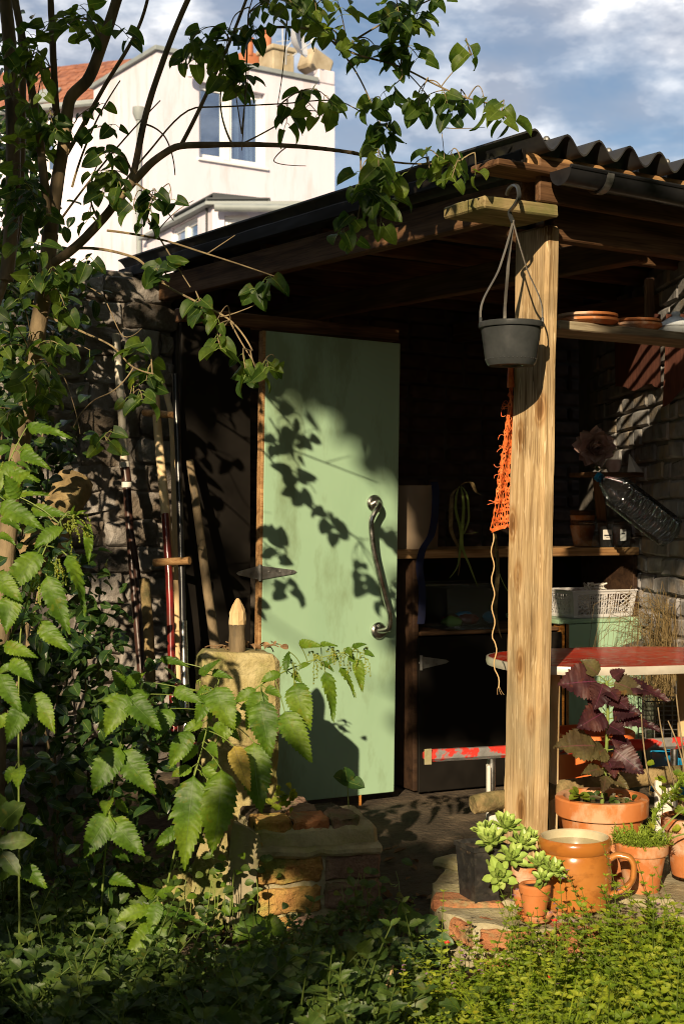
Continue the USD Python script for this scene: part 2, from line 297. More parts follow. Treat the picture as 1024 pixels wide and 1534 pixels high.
MT = dict(
    post=wood("post_pine", (.30, .20, .10), (.44, .315, .165), (.56, .42, .25), dirt=((.25, .21, .13), 3.5, .6), knots=True),
    grey_wood=wood("weathered_wood", (.13, .10, .065), (.23, .19, .13), (.34, .29, .20)),
    brown_wood=wood("brown_wood", (.05, .025, .011), (.11, .056, .026), (.18, .10, .05)),
    dark_wood=wood("dark_wood", (.02, .010, .005), (.04, .02, .010), (.06, .032, .016)),
    rail_wood=wood("edge_wood", (.20, .10, .035), (.34, .19, .08), (.44, .27, .12)),
    orange_wood=wood("varnished_wood", (.30, .11, .02), (.44, .18, .035), (.5, .24, .06), rough=.45),
    moss_wood=wood("mossy_wood", (.15, .11, .05), (.27, .21, .10), (.36, .29, .15), dirt=((.13, .13, .04), 9.0, .8)),
    bark=pm("stem_bark", [(.06, .045, .025), (.17, .125, .07), (.28, .21, .12)], 14, .85, .6, 60, .006, stretch=(1, 1, .35)),
    twig=pm("twig_bark", [(.10, .07, .04), (.20, .15, .08), (.28, .22, .12)], 30, .8),
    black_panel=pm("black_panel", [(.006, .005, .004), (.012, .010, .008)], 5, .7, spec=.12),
    sheet=pm("black_sheet", [(.010, .010, .011), (.022, .022, .024), (.032, .031, .028)], 7, .62, .3, 90, .002, dirt=((.09, .09, .05), 5, .45)),
    gutter=pm("black_gutter", [(.010, .010, .012), (.02, .02, .022)], 6, .28, spec=.5),
    green=pm("sage_laminate", [(.275, .43, .285), (.297, .455, .303), (.31, .475, .32)], 2.2, .42, .12, 90, .001, dirt=((.17, .23, .12), 2.6, .6), spec=.4, stretch=(1.6, 1, .6)),
    steel=pm("steel", [(.38, .37, .35), (.55, .54, .52)], 20, .3, metal=1.0),
    hinge=pm("galvanised", [(.16, .16, .16), (.28, .28, .27), (.36, .36, .35)], 30, .5, metal=.8),
    tube=pm("grey_tube", [(.42, .43, .44), (.6, .6, .6)], 15, .3, metal=1.0),
    grey_plastic=pm("grey_plastic", [(.030, .033, .034), (.045, .048, .049)], 12, .3, spec=.5),
    strap=pm("grey_strap", [(.12, .11, .10), (.16, .15, .13)], 30, .4),
    terracotta=pm("terracotta", [(.33, .10, .028), (.43, .145, .04), (.50, .20, .07)], 5, .75, .25, 120, .0015, dirt=((.55, .40, .28), 9, .8)),
    terra_new=pm("terracotta_bright", [(.40, .125, .032), (.47, .155, .04), (.52, .20, .07)], 6, .75, .2, 120, .0015, dirt=((.56, .36, .22), 11, .7), stretch=(1, 1, .6)),
    mug=pm("stoneware", [(.31, .105, .018), (.37, .135, .025), (.44, .18, .045)], 3.0, .24, .08, 60, .001, spec=.6, coat=.5, stretch=(1, 1, 2), dirt=((.20, .07, .015), 16, .55)),
    mug_in=pm("stoneware_inside", [(.42, .36, .23), (.55, .49, .33)], 12, .35, coat=.4),
    soil=pm("soil", [(.016, .011, .007), (.04, .028, .017), (.085, .06, .038)], 40, .95, .9, 120, .01),
    earth=pm("earth", [(.03, .022, .014), (.065, .047, .03), (.13, .095, .06)], 5, .95, .9, 40, .02),
    black_pot=pm("black_planter", [(.014, .014, .014), (.026, .026, .026)], 60, .45, .3, 200, .001, dirt=((.10, .09, .07), 25, .3)),
    brick=pm("old_brick", [(.19, .07, .03), (.34, .135, .055), (.42, .20, .09)], 14, .93, 1.0, 90, .010, dirt=((.22, .20, .10), 9, .85)),
    brick_dull=pm("dull_brick", [(.14, .085, .06), (.22, .14, .10), (.27, .19, .14)], 14, .93, 1.0, 90, .010, dirt=((.12, .13, .05), 8, .8)),
    brick_moss=pm("mossy_brick", [(.30, .14, .045), (.40, .24, .07), (.30, .27, .07)], 10, .93, 1.0, 90, .010, dirt=((.17, .19, .04), 9, .9)),
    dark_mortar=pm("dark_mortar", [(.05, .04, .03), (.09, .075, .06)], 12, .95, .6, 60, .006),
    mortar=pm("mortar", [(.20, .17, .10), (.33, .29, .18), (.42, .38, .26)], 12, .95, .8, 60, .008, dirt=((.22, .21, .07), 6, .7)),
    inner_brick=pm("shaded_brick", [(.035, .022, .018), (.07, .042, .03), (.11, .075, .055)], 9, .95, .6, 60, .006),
    white_brick=pm("whitewashed_brick", [(.12, .11, .11), (.25, .24, .24), (.38, .37, .37)], 9, .85, .8, 45, .006, dirt=((.36, .26, .15), 6, .6)),
    white_stone=pm("whitewashed_stone", [(.10, .085, .07), (.25, .225, .20), (.40, .375, .35)], 6, .92, 1.0, 30, .015, dirt=((.13, .10, .07), 3.5, .85)),
    white_mortar=pm("white_mortar", [(.16, .14, .12), (.28, .25, .22)], 10, .95, .8, 40, .006),
    concrete=pm("yellowed_block", [(.19, .145, .06), (.32, .265, .115), (.42, .36, .19)], 11, .95, 1.0, 45, .010, dirt=((.20, .20, .06), 6, .9)),
    slab=pm("stone_slab", [(.15, .125, .075), (.24, .205, .13), (.30, .26, .18)], 9, .92, .6, 60, .006, dirt=((.28, .28, .10), 5, .7)),
    log_wood=pm("weathered_log", [(.10, .07, .03), (.24, .17, .075), (.36, .27, .13)], 16, .9, .8, 60, .008, dirt=((.09, .09, .03), 7, .7)),
    mossy_stone=pm("mossy_stone", [(.15, .12, .05), (.25, .21, .09), (.33, .28, .14)], 9, .95, 1.0, 50, .010, dirt=((.13, .15, .035), 6, .9)),
    cut_wood=pm("cut_wood", [(.40, .26, .12), (.58, .42, .22), (.66, .52, .32)], 12, .8, .4, 80, .004, stretch=(1, 1, .3)),
    enamel=pm("red_enamel", [(.40, .022, .010), (.52, .032, .012), (.58, .06, .03)], 4, .3, .1, 60, .002, spec=.5, coat=.4, dirt=((.42, .25, .19), 26, .75)),
    chipped=pm("chipped_red_paint", [(.11, .11, .105), (.20, .195, .19), (.50, .03, .02), (.55, .05, .03)], 9, .5, .5, 60, .004, pos=[.3, .455, .485, .7]),
    white_paint=pm("old_white_paint", [(.58, .55, .48), (.72, .70, .65)], 7, .6, .3, 80, .002, dirt=((.36, .29, .2), 7, .5)),
    white_plastic=pm("white_plastic", [(.44, .43, .43), (.52, .5, .5)], 5, .4),
    alu=pm("rim_metal", [(.50, .46, .38), (.62, .58, .50)], 9, .45, metal=.35),
    orange_plastic=pm("orange_plastic", [(.62, .13, .03), (.72, .17, .04)], 4, .45),
    blue_plastic=pm("blue_plastic", [(.01, .18, .36), (.015, .24, .46)], 4, .4),
    blue_cloth=pm("navy_strap", [(.006, .008, .03), (.01, .014, .05)], 60, .9),
    beige=pm("beige_tub", [(.17, .12, .07), (.22, .16, .10)], 6, .6),
    red_cloth=pm("brown_red_cloth", [(.10, .03, .02), (.17, .055, .035), (.22, .08, .05)], 18, .95, .5, 120, .004, stretch=(4, 4, 1)),
    net=pm("orange_net", [(.46, .085, .015), (.60, .13, .025), (.70, .22, .06)], 40, .7),
    string=pm("string", [(.42, .28, .12), (.52, .38, .2)], 60, .9),
    enamel_white=pm("white_enamel", [(.55, .60, .63), (.66, .70, .72)], 5, .35, coat=.3),
    red_gloss=pm("red_handle", [(.10, .008, .008), (.20, .014, .012)], 12, .3, coat=.4, dirt=((.06, .03, .02), 9, .6)),
    brown_gloss=pm("brown_handle", [(.03, .015, .012), (.07, .03, .02)], 12, .4),
    cream=pm("cream_pole", [(.55, .50, .40), (.68, .64, .54)], 8, .5, dirt=((.3, .22, .13), 9, .5)),
    petal=pm("pale_petal", [(.30, .17, .14), (.45, .30, .26), (.55, .42, .36)], 10, .8),
    hay=pm("dried_grass", [(.07, .045, .015), (.14, .095, .035), (.24, .18, .08)], 30, .8),
    dry=pm("dead_leaf", [(.11, .06, .03), (.22, .13, .06), (.32, .22, .12)], 30, .85),
    box=clear("clear_plastic", (.93, .94, .94), .025, .12), bottle=clear("bottle_plastic", (.74, .80, .84), .012, .04),
    added_panel_plastic=clear("added_panel_plastic", (.96, .97, .96), .04, .1),  # plastic of the clear panel added to let sun through the roof
    render=pm("house_render", [(.63, .585, .655), (.66, .615, .69), (.68, .635, .71)], 1.3, .9, .15, 30, .004, dirt=((.48, .44, .45), 2.2, .55), distort=0, stretch=(1.5, 1.5, .28)),
    trim=pm("white_frame", [(.74, .74, .73), (.78, .78, .77)], 3, .4),
    coping=pm("grey_coping", [(.20, .23, .23), (.28, .31, .31)], 4, .6),
    pane=mat("window_pane", {"f": ("fresnel", {"IOR": 1.52}), "d": ("principled_bsdf", {"base_color": (.018, .035, .06), "roughness": .05, "specular_ior_level": .8}),
                             "g": ("glossy_bsdf", {"roughness": .01, "color": (.9, .95, 1)}), "m": ("mix_closure", {"fac": .30})},
             [("d.BSDF", "m.closure1"), ("g.BSDF", "m.closure2")], surface="m.closure"),
    curtain=pm("net_curtain", [(.48, .50, .52), (.60, .61, .62)], 6, .9, stretch=(6, 6, 1)),
    blue_curtain=pm("blue_curtain", [(.20, .38, .46), (.32, .50, .56)], 6, .9, stretch=(8, 8, 1)),
    tile=pm("roof_tile", [(.16, .06, .035), (.26, .10, .055), (.33, .15, .09)], 3, .85),
    chimney=pm("chimney_render", [(.24, .19, .12), (.36, .30, .20), (.44, .38, .27)], 3, .9),
    chimney_brick=pm("chimney_brick", [(.38, .13, .06), (.5, .2, .09)], 4, .85),
    dish=pm("dish_grey", [(.40, .42, .45), (.5, .52, .55)], 3, .5),
    water=mat("water", {"p": ("principled_bsdf", {"base_color": (.20, .15, .06), "roughness": .03, "specular_ior_level": .6, "transmission_weight": .2})}, [], surface="p.BSDF"),
    lilac=leafm("lilac_leaf", (.017, .042, .008), (.038, .08, .012), (.095, .145, .018), trans=.46, rough=.5, tcol=(.34, .46, .03), fq=7, spec=.3),
    nettle=leafm("nettle_leaf", (.06, .135, .010), (.105, .205, .013), (.165, .265, .018), trans=.45, rough=.5, tcol=(.26, .42, .05), vein=(.12, .2, .05), vw=.03),
    ivy=leafm("shrub_leaf", (.012, .035, .008), (.025, .06, .014), (.045, .09, .018), trans=.22, rough=.32, tcol=(.12, .2, .02)),
    weed=leafm("weed_leaf", (.11, .185, .012), (.20, .29, .018), (.33, .39, .035), trans=.45, rough=.55, spec=.25, tcol=(.5, .56, .06), vw=.02, fq=14),
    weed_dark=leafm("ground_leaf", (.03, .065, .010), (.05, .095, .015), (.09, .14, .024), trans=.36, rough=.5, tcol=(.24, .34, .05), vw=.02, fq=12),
    broad=leafm("broad_leaf", (.035, .085, .02), (.05, .11, .026), (.07, .135, .03), trans=.3, rough=.45, tcol=(.2, .34, .05)),
    lime=leafm("lime_leaf", (.16, .22, .02), (.24, .30, .03), (.30, .36, .05), trans=.4, rough=.5, tcol=(.5, .56, .08)),
    perilla=leafm("perilla_leaf", (.030, .010, .014), (.055, .018, .022), (.085, .035, .03), trans=.25, rough=.48, tcol=(.30, .05, .08), vein=(.14, .03, .07), vw=.03, fq=16),
    perilla_green=leafm("perilla_green_leaf", (.07, .05, .025), (.10, .085, .035), (.12, .10, .04), trans=.3, rough=.5, tcol=(.3, .2, .06), vein=(.15, .06, .06)),
    yellow=leafm("yellowed_leaf", (.40, .30, .05), (.52, .40, .08), (.6, .48, .12), trans=.4, rough=.6, tcol=(.8, .6, .15), vein=(.3, .2, .06)),
    dead=leafm("fallen_leaf", (.09, .05, .025), (.17, .10, .05), (.26, .17, .09), trans=.15, rough=.8, tcol=(.3, .18, .08), spec=.2),
    succulent=pm("succulent", [(.18, .28, .05), (.27, .38, .075), (.38, .46, .13)], 9, .45, spec=.4),
    stem=pm("green_stem", [(.12, .17, .03), (.20, .26, .06)], 20, .6),
    sedum=leafm("sedum_leaf", (.15, .24, .02), (.21, .31, .03), (.28, .38, .05), trans=.3, rough=.5, tcol=(.45, .55, .06)),
    red_petal=pm("red_petal", [(.6, .02, .015), (.7, .05, .03)], 40, .6),
    purple_petal=pm("mauve_petal", [(.24, .11, .22), (.34, .18, .32)], 60, .7),
    paper=pm("paper_label", [(.5, .47, .42), (.58, .55, .5)], 20, .8), ink=pm("dark_ink", [(.03, .03, .03), (.05, .05, .05)], 20, .8),
)
# ------------------------------------------------------------------ ground
def ground_h(x, y):
    x, y = np.asarray(x, float), np.asarray(y, float)
    p = np.stack([x, y, np.zeros_like(x)], -1)
    u = (x - P0[0]) * U[0] + (y - P0[1]) * U[1]; v = (x - P0[0]) * V[0] + (y - P0[1]) * V[1]
    near = np.exp(-((x / 6) ** 2 + ((y - 4) / 6) ** 2))
    h = (meshkit.fbm(p * 2.2, 4, 3) - .5) * .10 * near
    ins = np.clip((v - .25) / .5, 0, 1) * np.clip((u + .2) / .3, 0, 1)
    return h * (1 - .7 * ins) + .07 * ins * near ** .2
gx = np.unique(np.r_[-300, -120, -50, -22, -12, -7, np.linspace(-4, 4, 108), 6, 9, 14, 22, 50, 120, 300])
gy = np.unique(np.r_[-60, -25, -10, -4, -1, np.linspace(1, 8, 96), 10, 14, 20, 30, 50, 90, 160, 400])
X_, Y_ = np.meshgrid(gx, gy); H_ = ground_h(X_, Y_)
gi = np.arange(len(gx) * len(gy)).reshape(len(gy), len(gx))
gf = np.vstack([np.stack([gi[:-1, :-1], gi[:-1, 1:], gi[1:, 1:]], -1).reshape(-1, 3), np.stack([gi[:-1, :-1], gi[1:, 1:], gi[1:, :-1]], -1).reshape(-1, 3)])
struct("ground", T(np.stack([X_, Y_, H_], -1).reshape(-1, 3), gf), MT["earth"], "bare brown garden earth under the weeds and shed", smooth=True)

# ------------------------------------------------------------------ the pale house beyond
HU = nrm(A([.832, .555, 0])); HV = A([-HU[1], HU[0], 0]); HC = A([-3.116, 24.0, 0]); HT = 9.08
hs = thing("rendered_house", "pale pink rendered house with white double window seen above the shed", "house", HC)
def hbox(s0, s1, t0, t1, z0, z1, c=.004, o=None, a=None, b=None):
    o, a, b = (HC if o is None else o), (HU if a is None else a), (HV if b is None else b)
    return xf(cbox(s1 - s0, t1 - t0, z1 - z0, c), fr(o + a * (s0 + s1) / 2 + b * (t0 + t1) / 2 + A([0, 0, (z0 + z1) / 2]), a, b, A([0, 0, 1.])))
def hpt(px, py, o, a, b):                                 # pixel on the facade through o along a: (s, z)
    d = A([(px - 512) / F, 1, -(py - 767) / F]); D = (b @ o) / (b @ d); p = d * D
    return (p - o) @ a, p[2] + CZ
def window_in(parent, o, a, b, s0, s1, z0, z1, mull, depth=.14, curtain=None, sill=True):
    """a recessed window whose front lies `depth` behind the facade: frame, panes, curtain, dark room"""
    q = lambda *k, c=.006: hbox(*k, c=c, o=o, a=a, b=b)
    fw = .055; t0, t1 = depth - .05, depth + .02
    fp = obj(parent, "window", cat([q(s0, s1, t0, t1, z1 - fw, z1), q(s0, s1, t0, t1, z0, z0 + fw), q(s0, s0 + fw, t0, t1, z0 + fw, z1 - fw), q(s1 - fw, s1, t0, t1, z0 + fw, z1 - fw)]
                                   + [q(m - .065, m + .065, t0 - .008, t1, z0 + fw, z1 - fw) for m in mull]), MT["trim"])
    e = [s0 + fw] + [x for m in mull for x in (m - .065, m + .065)] + [s1 - fw]
    for i in range(0, len(e), 2):
        obj(fp, "sash", cat([q(e[i] + .002, e[i + 1] - .002, t0 + .012, t1 - .004, z0 + fw + .002, z0 + fw + .05), q(e[i] + .002, e[i + 1] - .002, t0 + .012, t1 - .004, z1 - fw - .05, z1 - fw - .002),
                             q(e[i] + .002, e[i] + .045, t0 + .012, t1 - .004, z0 + fw + .05, z1 - fw - .05), q(e[i + 1] - .045, e[i + 1] - .002, t0 + .012, t1 - .004, z0 + fw + .05, z1 - fw - .05)]), MT["trim"])
        obj(fp, "pane", q(e[i] + .045, e[i + 1] - .045, t0 + .035, t0 + .043, z0 + fw + .05, z1 - fw - .05, c=.001), MT["pane"])
    if sill: obj(fp, "sill", q(s0 - .03, s1 + .05, -.05, t0 - .002, z0 - .05, z0 - .002), MT["trim"])
    for c in (curtain or []):
        n = 40; ss = np.linspace(c[0], c[1], n); tt = t1 + .08 + .025 * np.sin(ss * 75) + .01 * np.sin(ss * 31)
        vv = np.vstack([[o + a * s + b * t + A([0, 0, zz]) for s, t in zip(ss, tt)] for zz in (z0, z1)]); k = np.arange(n - 1)
        obj(fp, "curtain", T(vv, np.vstack([np.stack([k, k + 1, k + n + 1], 1), np.stack([k, k + n + 1, k + n], 1)])), MT[c[2]], smooth=True)
    obj(fp, "room", cat([q(s0 - .3, s1 + .3, t1 + .9, t1 + .93, z0 - .3, z1 + .3), q(s0 - .3, s0 - .27, t1 + .02, t1 + .9, z0 - .3, z1 + .3), q(s1 + .27, s1 + .3, t1 + .02, t1 + .9, z0 - .3, z1 + .3),
                         q(s0 - .27, s1 + .27, t1 + .02, t1 + .9, z0 - .3, z0 - .27), q(s0 - .27, s1 + .27, t1 + .02, t1 + .9, z1 + .27, z1 + .3)]), MT["blackroom"])
def wall_with_hole(o, a, b, s0, s1, z0, z1, holes, th=.3):
    """facade of butted blocks around its openings"""
    q = lambda *k: hbox(*k, c=.0, o=o, a=a, b=b)
    out = []; holes = sorted(holes); x = s0
    for h in holes:
        out += [q(x, h[0], 0, th, z0, z1), q(h[0], h[1], 0, th, z0, h[2]), q(h[0], h[1], 0, th, h[3], z1)]; x = h[1]
    out.append(q(x, s1, 0, th, z0, z1)); return cat([m for m in out if True])
def cbox0(m): return m
MT["blackroom"] = pm("dark_room", [(.05, .055, .06), (.07, .075, .08)], 2, .9)
MT["pane"] = mat("clear_pane", {"t": ("transparent_bsdf", {"color": (.70, .78, .86)}), "g": ("glossy_bsdf", {"roughness": .01, "color": (.85, .92, 1.0)}), "m": ("mix_closure", {"fac": .34})},
                 [("t.BSDF", "m.closure1"), ("g.BSDF", "m.closure2")], surface="m.closure")
(ws0, wz1a), (ws1, _), (_, wz0a) = hpt(298, 121, HC, HU, HV), hpt(397, 140, HC, HU, HV), hpt(300, 236, HC, HU, HV)
SR = hpt(501, 130, HC, HU, HV)[0]
obj(hs, "wall", wall_with_hole(HC, HU, HV, 0, SR, -.2, HT - .12, [(ws0, ws1, wz0a, wz1a)]), MT["render"])
hl = -HV                                                  # the side facade runs away to the left, seen from outside along HV
obj(hs, "side_wall", hbox(.0, .3, .3, 2.6, -.2, HT - .12, c=0), MT["render"])
obj(hs, "coping", cat([hbox(-.06, SR - .38, -.06, .36, HT - .118, HT - .04), hbox(-.06, .36, .362, 2.66, HT - .118, HT - .04)]), MT["coping"])
obj(hs, "roof", hbox(.3, SR, .3, 2.6, HT - .7, HT - .5), MT["coping"])
obj(hs, "end_parapet", hbox(SR - .36, SR, -.02, .9, HT - .118, HT + .14, c=.02), MT["render"])
window_in(hs, HC, HU, HV, ws0, ws1, wz0a, wz1a, [(ws0 + ws1) / 2 - .06], depth=.16, curtain=[(ws1 - .30, ws1 - .04, "curtain"), (ws0 + .62 * (ws1 - ws0), ws0 + .70 * (ws1 - ws0), "curtain")])
obj(hs, "wall_lamp", lathe([(0, .0), (.05, .0), (.06, .05), (.055, .14), (0, .16)], 16, W(283, 116, 24.18) - HV * .06), MT["trim"], smooth=40)
dp = HC + HV * .55 - HU * .07
pip = obj(hs, "downpipe", tube([dp + A([0, 0, z]) for z in np.linspace(0, 7.9, 12)], .045, 10), MT["coping"], smooth=40)
obj(pip, "hopper", lathe([(0, 0), (.06, 0), (.11, .12), (.11, .22), (0, .22)], 12, dp + A([0, 0, 7.9])), MT["coping"], smooth=40)
# chimney with pot behind the parapet, dish on it
cb = W(414, 98, 26.0); cb[2] = HT - .5
ch = obj(hs, "chimney", xf(cbox(.46, .5, 1.02, .02), moved(cb + A([0, 0, .45]), rotz(.6))), MT["chimney"])
obj(ch, "chimney_cap", xf(cbox(.54, .58, .09, .015), moved(cb + A([0, 0, 1.0]), rotz(.6))), MT["chimney"])
for k, (px, r) in enumerate([(398, .13), (372, .11)]):
    b_ = W(px, 74 + 10 * k, 26.2); obj(ch, "chimney_pot", lathe([(r * .85, 0), (r * .8, .25), (r, .27), (r, .33), (r * .7, .33), (r * .65, .05)], 20, b_), MT["chimney_brick"], smooth=40)
cb2 = W(372, 96, 26.4); obj(hs, "brick_stack", xf(cbox(.5, .5, 1.3, .01), moved(A([cb2[0], cb2[1], HT - .1]), rotz(.6))), MT["chimney_brick"])
obj(hs, "ridge_stub", xf(cbox(.55, .4, .42, .05), moved(W(472, 97, 26.6), rotz(.7) @ trimesh.transformations.rotation_matrix(.35, [0, 1, 0]))), MT["chimney"])
dt = thing("satellite_dish", "grey satellite dish on an arm beside the house chimney", "satellite dish", W(437, 90, 25.4))
dpos = W(438, 62, 25.3); dn = nrm(A([.95, -.28, .22]))
prof = [(r, .16 * (r / .32) ** 2) for r in np.linspace(.001, .32, 8)] + [(r, .16 * (r / .32) ** 2 - .012) for r in np.linspace(.325, .001, 8)]
Md = aim(dpos, dn); Md = fr(dpos, Md[:3, 1], Md[:3, 2], Md[:3, 0])
obj(dt, "dish", xf(lathe(prof, 28), Md), MT["dish"], smooth=40)
obj(dt, "arm", cat([tube([dpos - dn * .02, dpos - dn * .12 - A([0, 0, .1]), W(428, 96, 25.5)], .016, 6), tube([dpos - A([0, 0, .25]), dpos + dn * .38 - A([0, 0, .12])], .011, 6)]), MT["dish"])
obj(dt, "receiver", xf(cbox(.07, .07, .11, .015), moved(dpos + dn * .38 - A([0, 0, .1]))), MT["dish"])
ae = thing("roof_aerial", "thin pale aerial wires standing beside the chimney", "aerial", W(424, 92, 25.8))
obj(ae, "mast", tube([W(424, 96, 25.8), W(423, 40, 25.8)], .014, 6), MT["dish"])
for k in range(4): obj(ae, "crossbar", tube([W(414, 62 + 7 * k, 25.75), W(433, 60 + 7 * k, 25.85)], .008, 5), MT["dish"])
# extension with flat roof
EC = A([-1.955, 21.5, 0]); EA = A([1., 0, 0]); EB = A([0, 1., 0]); EL = nrm(A([-.45, .89, 0])); ELn = A([EL[1], -EL[0], 0])
ex = thing("flat_roofed_extension", "low white extension with flat roof and grey gutter below the house window", "extension", EC)
ET = 1.18 + 4.72
e0, ez1 = hpt(336, 322, EC, EA, EB); e1, _ = hpt(374, 322, EC, EA, EB)
obj(ex, "wall", wall_with_hole(EC, EA, EB, 0, 2.05, -.2, ET - .1, [(e0, e1, ez1 - .9, ez1)], th=.25), MT["render"])
l1 = abs(hpt(256, 335, EC, EL, -ELn)[0]); l0 = abs(hpt(296, 326, EC, EL, -ELn)[0]); lz = hpt(275, 332, EC, EL, -ELn)[1]
obj(ex, "side_wall", wall_with_hole(EC, EL, ELn, 0.0, 3.0, -.2, ET - .1, [(l0, l1, lz - .9, lz)], th=.25), MT["render"])
obj(ex, "roof", cat([hbox(-.1, 2.2, -.12, 2.5, ET - .098, ET - .045, o=EC, a=EA, b=EB), hbox(.0, 3.1, -.12, 1.2, ET - .094, ET - .041, o=EC, a=EL, b=ELn)]), MT["coping"])
gut = obj(ex, "gutter", tube([EC + A([.05, -.19, ET - .16]), EC + A([2.3, -.19, ET - .18])], .06, 10), MT["coping"], smooth=40)
window_in(ex, EC, EA, EB, e0, e1, ez1 - .9, ez1, [], depth=.1)
window_in(ex, EC, EL, ELn, l0, l1, lz - .9, lz, [(l0 + l1) / 2], depth=.1, curtain=[(l0 + .06, l1 - .06, "blue_curtain")])
# neighbour with red tiled roof
NC = W(40, 160, 31); NC[2] = 0; NA = nrm(A([.95, -.30, 0])); NB = A([-NA[1], NA[0], 0]); NT = CZ + (767 - 158) / F * 30.5
nb = thing("red_roofed_house", "white house with red tiled roof behind the tree at far left", "house", NC)
n0, nz1 = hpt(44, 190, NC, NA, NB); n1, _ = hpt(84, 190, NC, NA, NB)
obj(nb, "wall", wall_with_hole(NC, NA, NB, -2.5, 2.1, -.2, NT, [(n0, n1, nz1 - 1.05, nz1)]), MT["render"])
window_in(nb, NC, NA, NB, n0, n1, nz1 - 1.05, nz1, [(n0 + n1) / 2], depth=.12)
sl = math.radians(38); rd = NB * math.cos(sl) + A([0, 0, math.sin(sl)]); rn = np.cross(NA, rd)
Mr = fr(NC + A([0, 0, NT - .02]) - NB * .25, NA, rd, rn)
obj(nb, "roof_boards", xf(cbox(4.8, 2.5, .06, .002), Mr @ moved([-.2, 1.25, -.04])), MT["chimney"])
obj(nb, "roof_gutter", tube([NC + A([0, 0, NT - .02]) - NB * .3 - NA * 2.5, NC + A([0, 0, NT - .02]) - NB * .3 + NA * 2.2], .07, 8), MT["coping"])
tl, k = [], 0
tm = cbox(.215, .30, .022, .006); r_ = np.random.default_rng(3)
for j in range(10):
    for i in range(20):
        m = xf(tm, Mr @ moved([-2.35 + i * .226 + (j % 2) * .11, .14 + j * .245, .012 + r_.normal() * .004]) @ trimesh.transformations.rotation_matrix(-.05 + r_.normal() * .01, [1, 0, 0]))
        p = m.vertices.mean(0); px = 512 + F * p[0] / p[1]
        if -20 < px < 190: obj(nb, "roof_tile", m, MT["tile"])
        else: tl.append(m)
obj(nb, "roof_tile_field", cat(tl), MT["tile"], kind="stuff")
obj(nb, "roof_window", xf(cbox(.5, .75, .05, .01), Mr @ moved([hpt(62, 158, NC, NA, NB)[0], .55, .06])), MT["coping"])

# ------------------------------------------------------------------ garden walls
def rough(m, amp, fq, seed): 
    v = m.vertices; return T(v + (np.stack([meshkit.noise(v * fq + A([seed, k * 31.7, 0]), seed + k) for k in range(3)], 1) - .5) * 2 * amp, m.faces)
def masonry(parent, name, frame, length, height, bl, bh, gap, thick, mats, seed, keep=lambda s, z: True, jit=.004, core=None, minor=None, rnd=.012, proud=.012, stones=False):
    """bricks along frame x, up frame z; front at frame y=0 (facing -y); each its own part; those that keep() rejects are left out; the core fills the joints"""
    r = np.random.default_rng(seed); nrow = int(round(height / bh)); obj(parent, "mortar", *core) if core else None; mass = []
    for j in range(nrow):
        x = -(j % 2) * bl / 2
        while x < length:
            w = bl * ((.6 + .9 * r.random()) if stones else (1 if r.random() > .2 else .5)); h = bh
            a, b = max(x, 0), min(x + w, length)
            if b - a > .03 and keep((a + b) / 2, j * bh + h / 2):
                hh = h * (1 + (.3 * (r.random() - .5) if stones else 0))
                m = cbox(b - a - gap, thick * 1.0, hh - gap, rnd)
                if stones: m = rough(m.subdivide(), .010, 38, int(r.integers(1e6)))
                m = rough(T(m.vertices + r.normal() * 0, m.faces), jit, 9 if stones else 12, int(r.integers(1e6)))
                M = frame @ moved([(a + b) / 2, thick / 2 - proud * (r.random() * .9), j * bh + h / 2]) @ trimesh.transformations.rotation_matrix(r.normal() * .015, [0, 1, 0])
                obj(parent, "stone" if stones else "brick", m, mats[int(r.integers(len(mats)))], M=M, smooth=40 if stones else False)
            x += w
VW = 2.52
fw_ = fr(S(-3.2, VW, 0), U, V, A([0, 0, 1.]))
ww = thing("whitewashed_stone_wall", "rough whitewashed garden wall behind the leaning garden tools", "wall", S(-1, VW, 0))
masonry(ww, "stone", fw_, 3.36, 2.16, .21, .115, .004, .2, [MT["white_stone"]], 5, stones=True, jit=.022, rnd=.012, proud=.016, keep=lambda s, z: s > 1.1,
        core=(rough(xf(cbox(3.36, .28, 2.2, .01).subdivide_to_size(.12), fr(S(-3.2 + 1.68, VW + .16, 1.1), U, V, A([0, 0, 1.]))), .012, 7, 2), MT["white_mortar"]))
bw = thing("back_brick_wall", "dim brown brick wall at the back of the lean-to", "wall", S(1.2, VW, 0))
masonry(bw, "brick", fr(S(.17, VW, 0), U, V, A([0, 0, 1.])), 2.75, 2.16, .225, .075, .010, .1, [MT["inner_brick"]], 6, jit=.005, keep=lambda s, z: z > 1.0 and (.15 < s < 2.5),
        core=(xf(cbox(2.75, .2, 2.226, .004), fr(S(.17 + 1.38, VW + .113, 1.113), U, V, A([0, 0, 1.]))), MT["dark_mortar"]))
RA, RB = A([1.311, 5.3, 0]), A([1.234, 6.7, 0]); RD = nrm(RB - RA); RN = A([RD[1], -RD[0], 0])      # right wall runs away from the viewer; its face looks left
rw = thing("white_brick_wall", "flaking white painted brick wall at the right end of the lean-to", "wall", RA)
frw = fr(RA, RD, RN, A([0, 0, 1.]))
masonry(rw, "brick", frw, 2.0, 2.18, .215, .077, .009, .1, [MT["white_brick"]], 8, jit=.009, proud=.010, rnd=.008, keep=lambda s, z: .5 < z < 2.2 and s < 1.7,
        core=(xf(cbox(2.0, .2, 2.19, .004), frw @ moved([1.0, .11, 1.095])), MT["white_mortar"]))

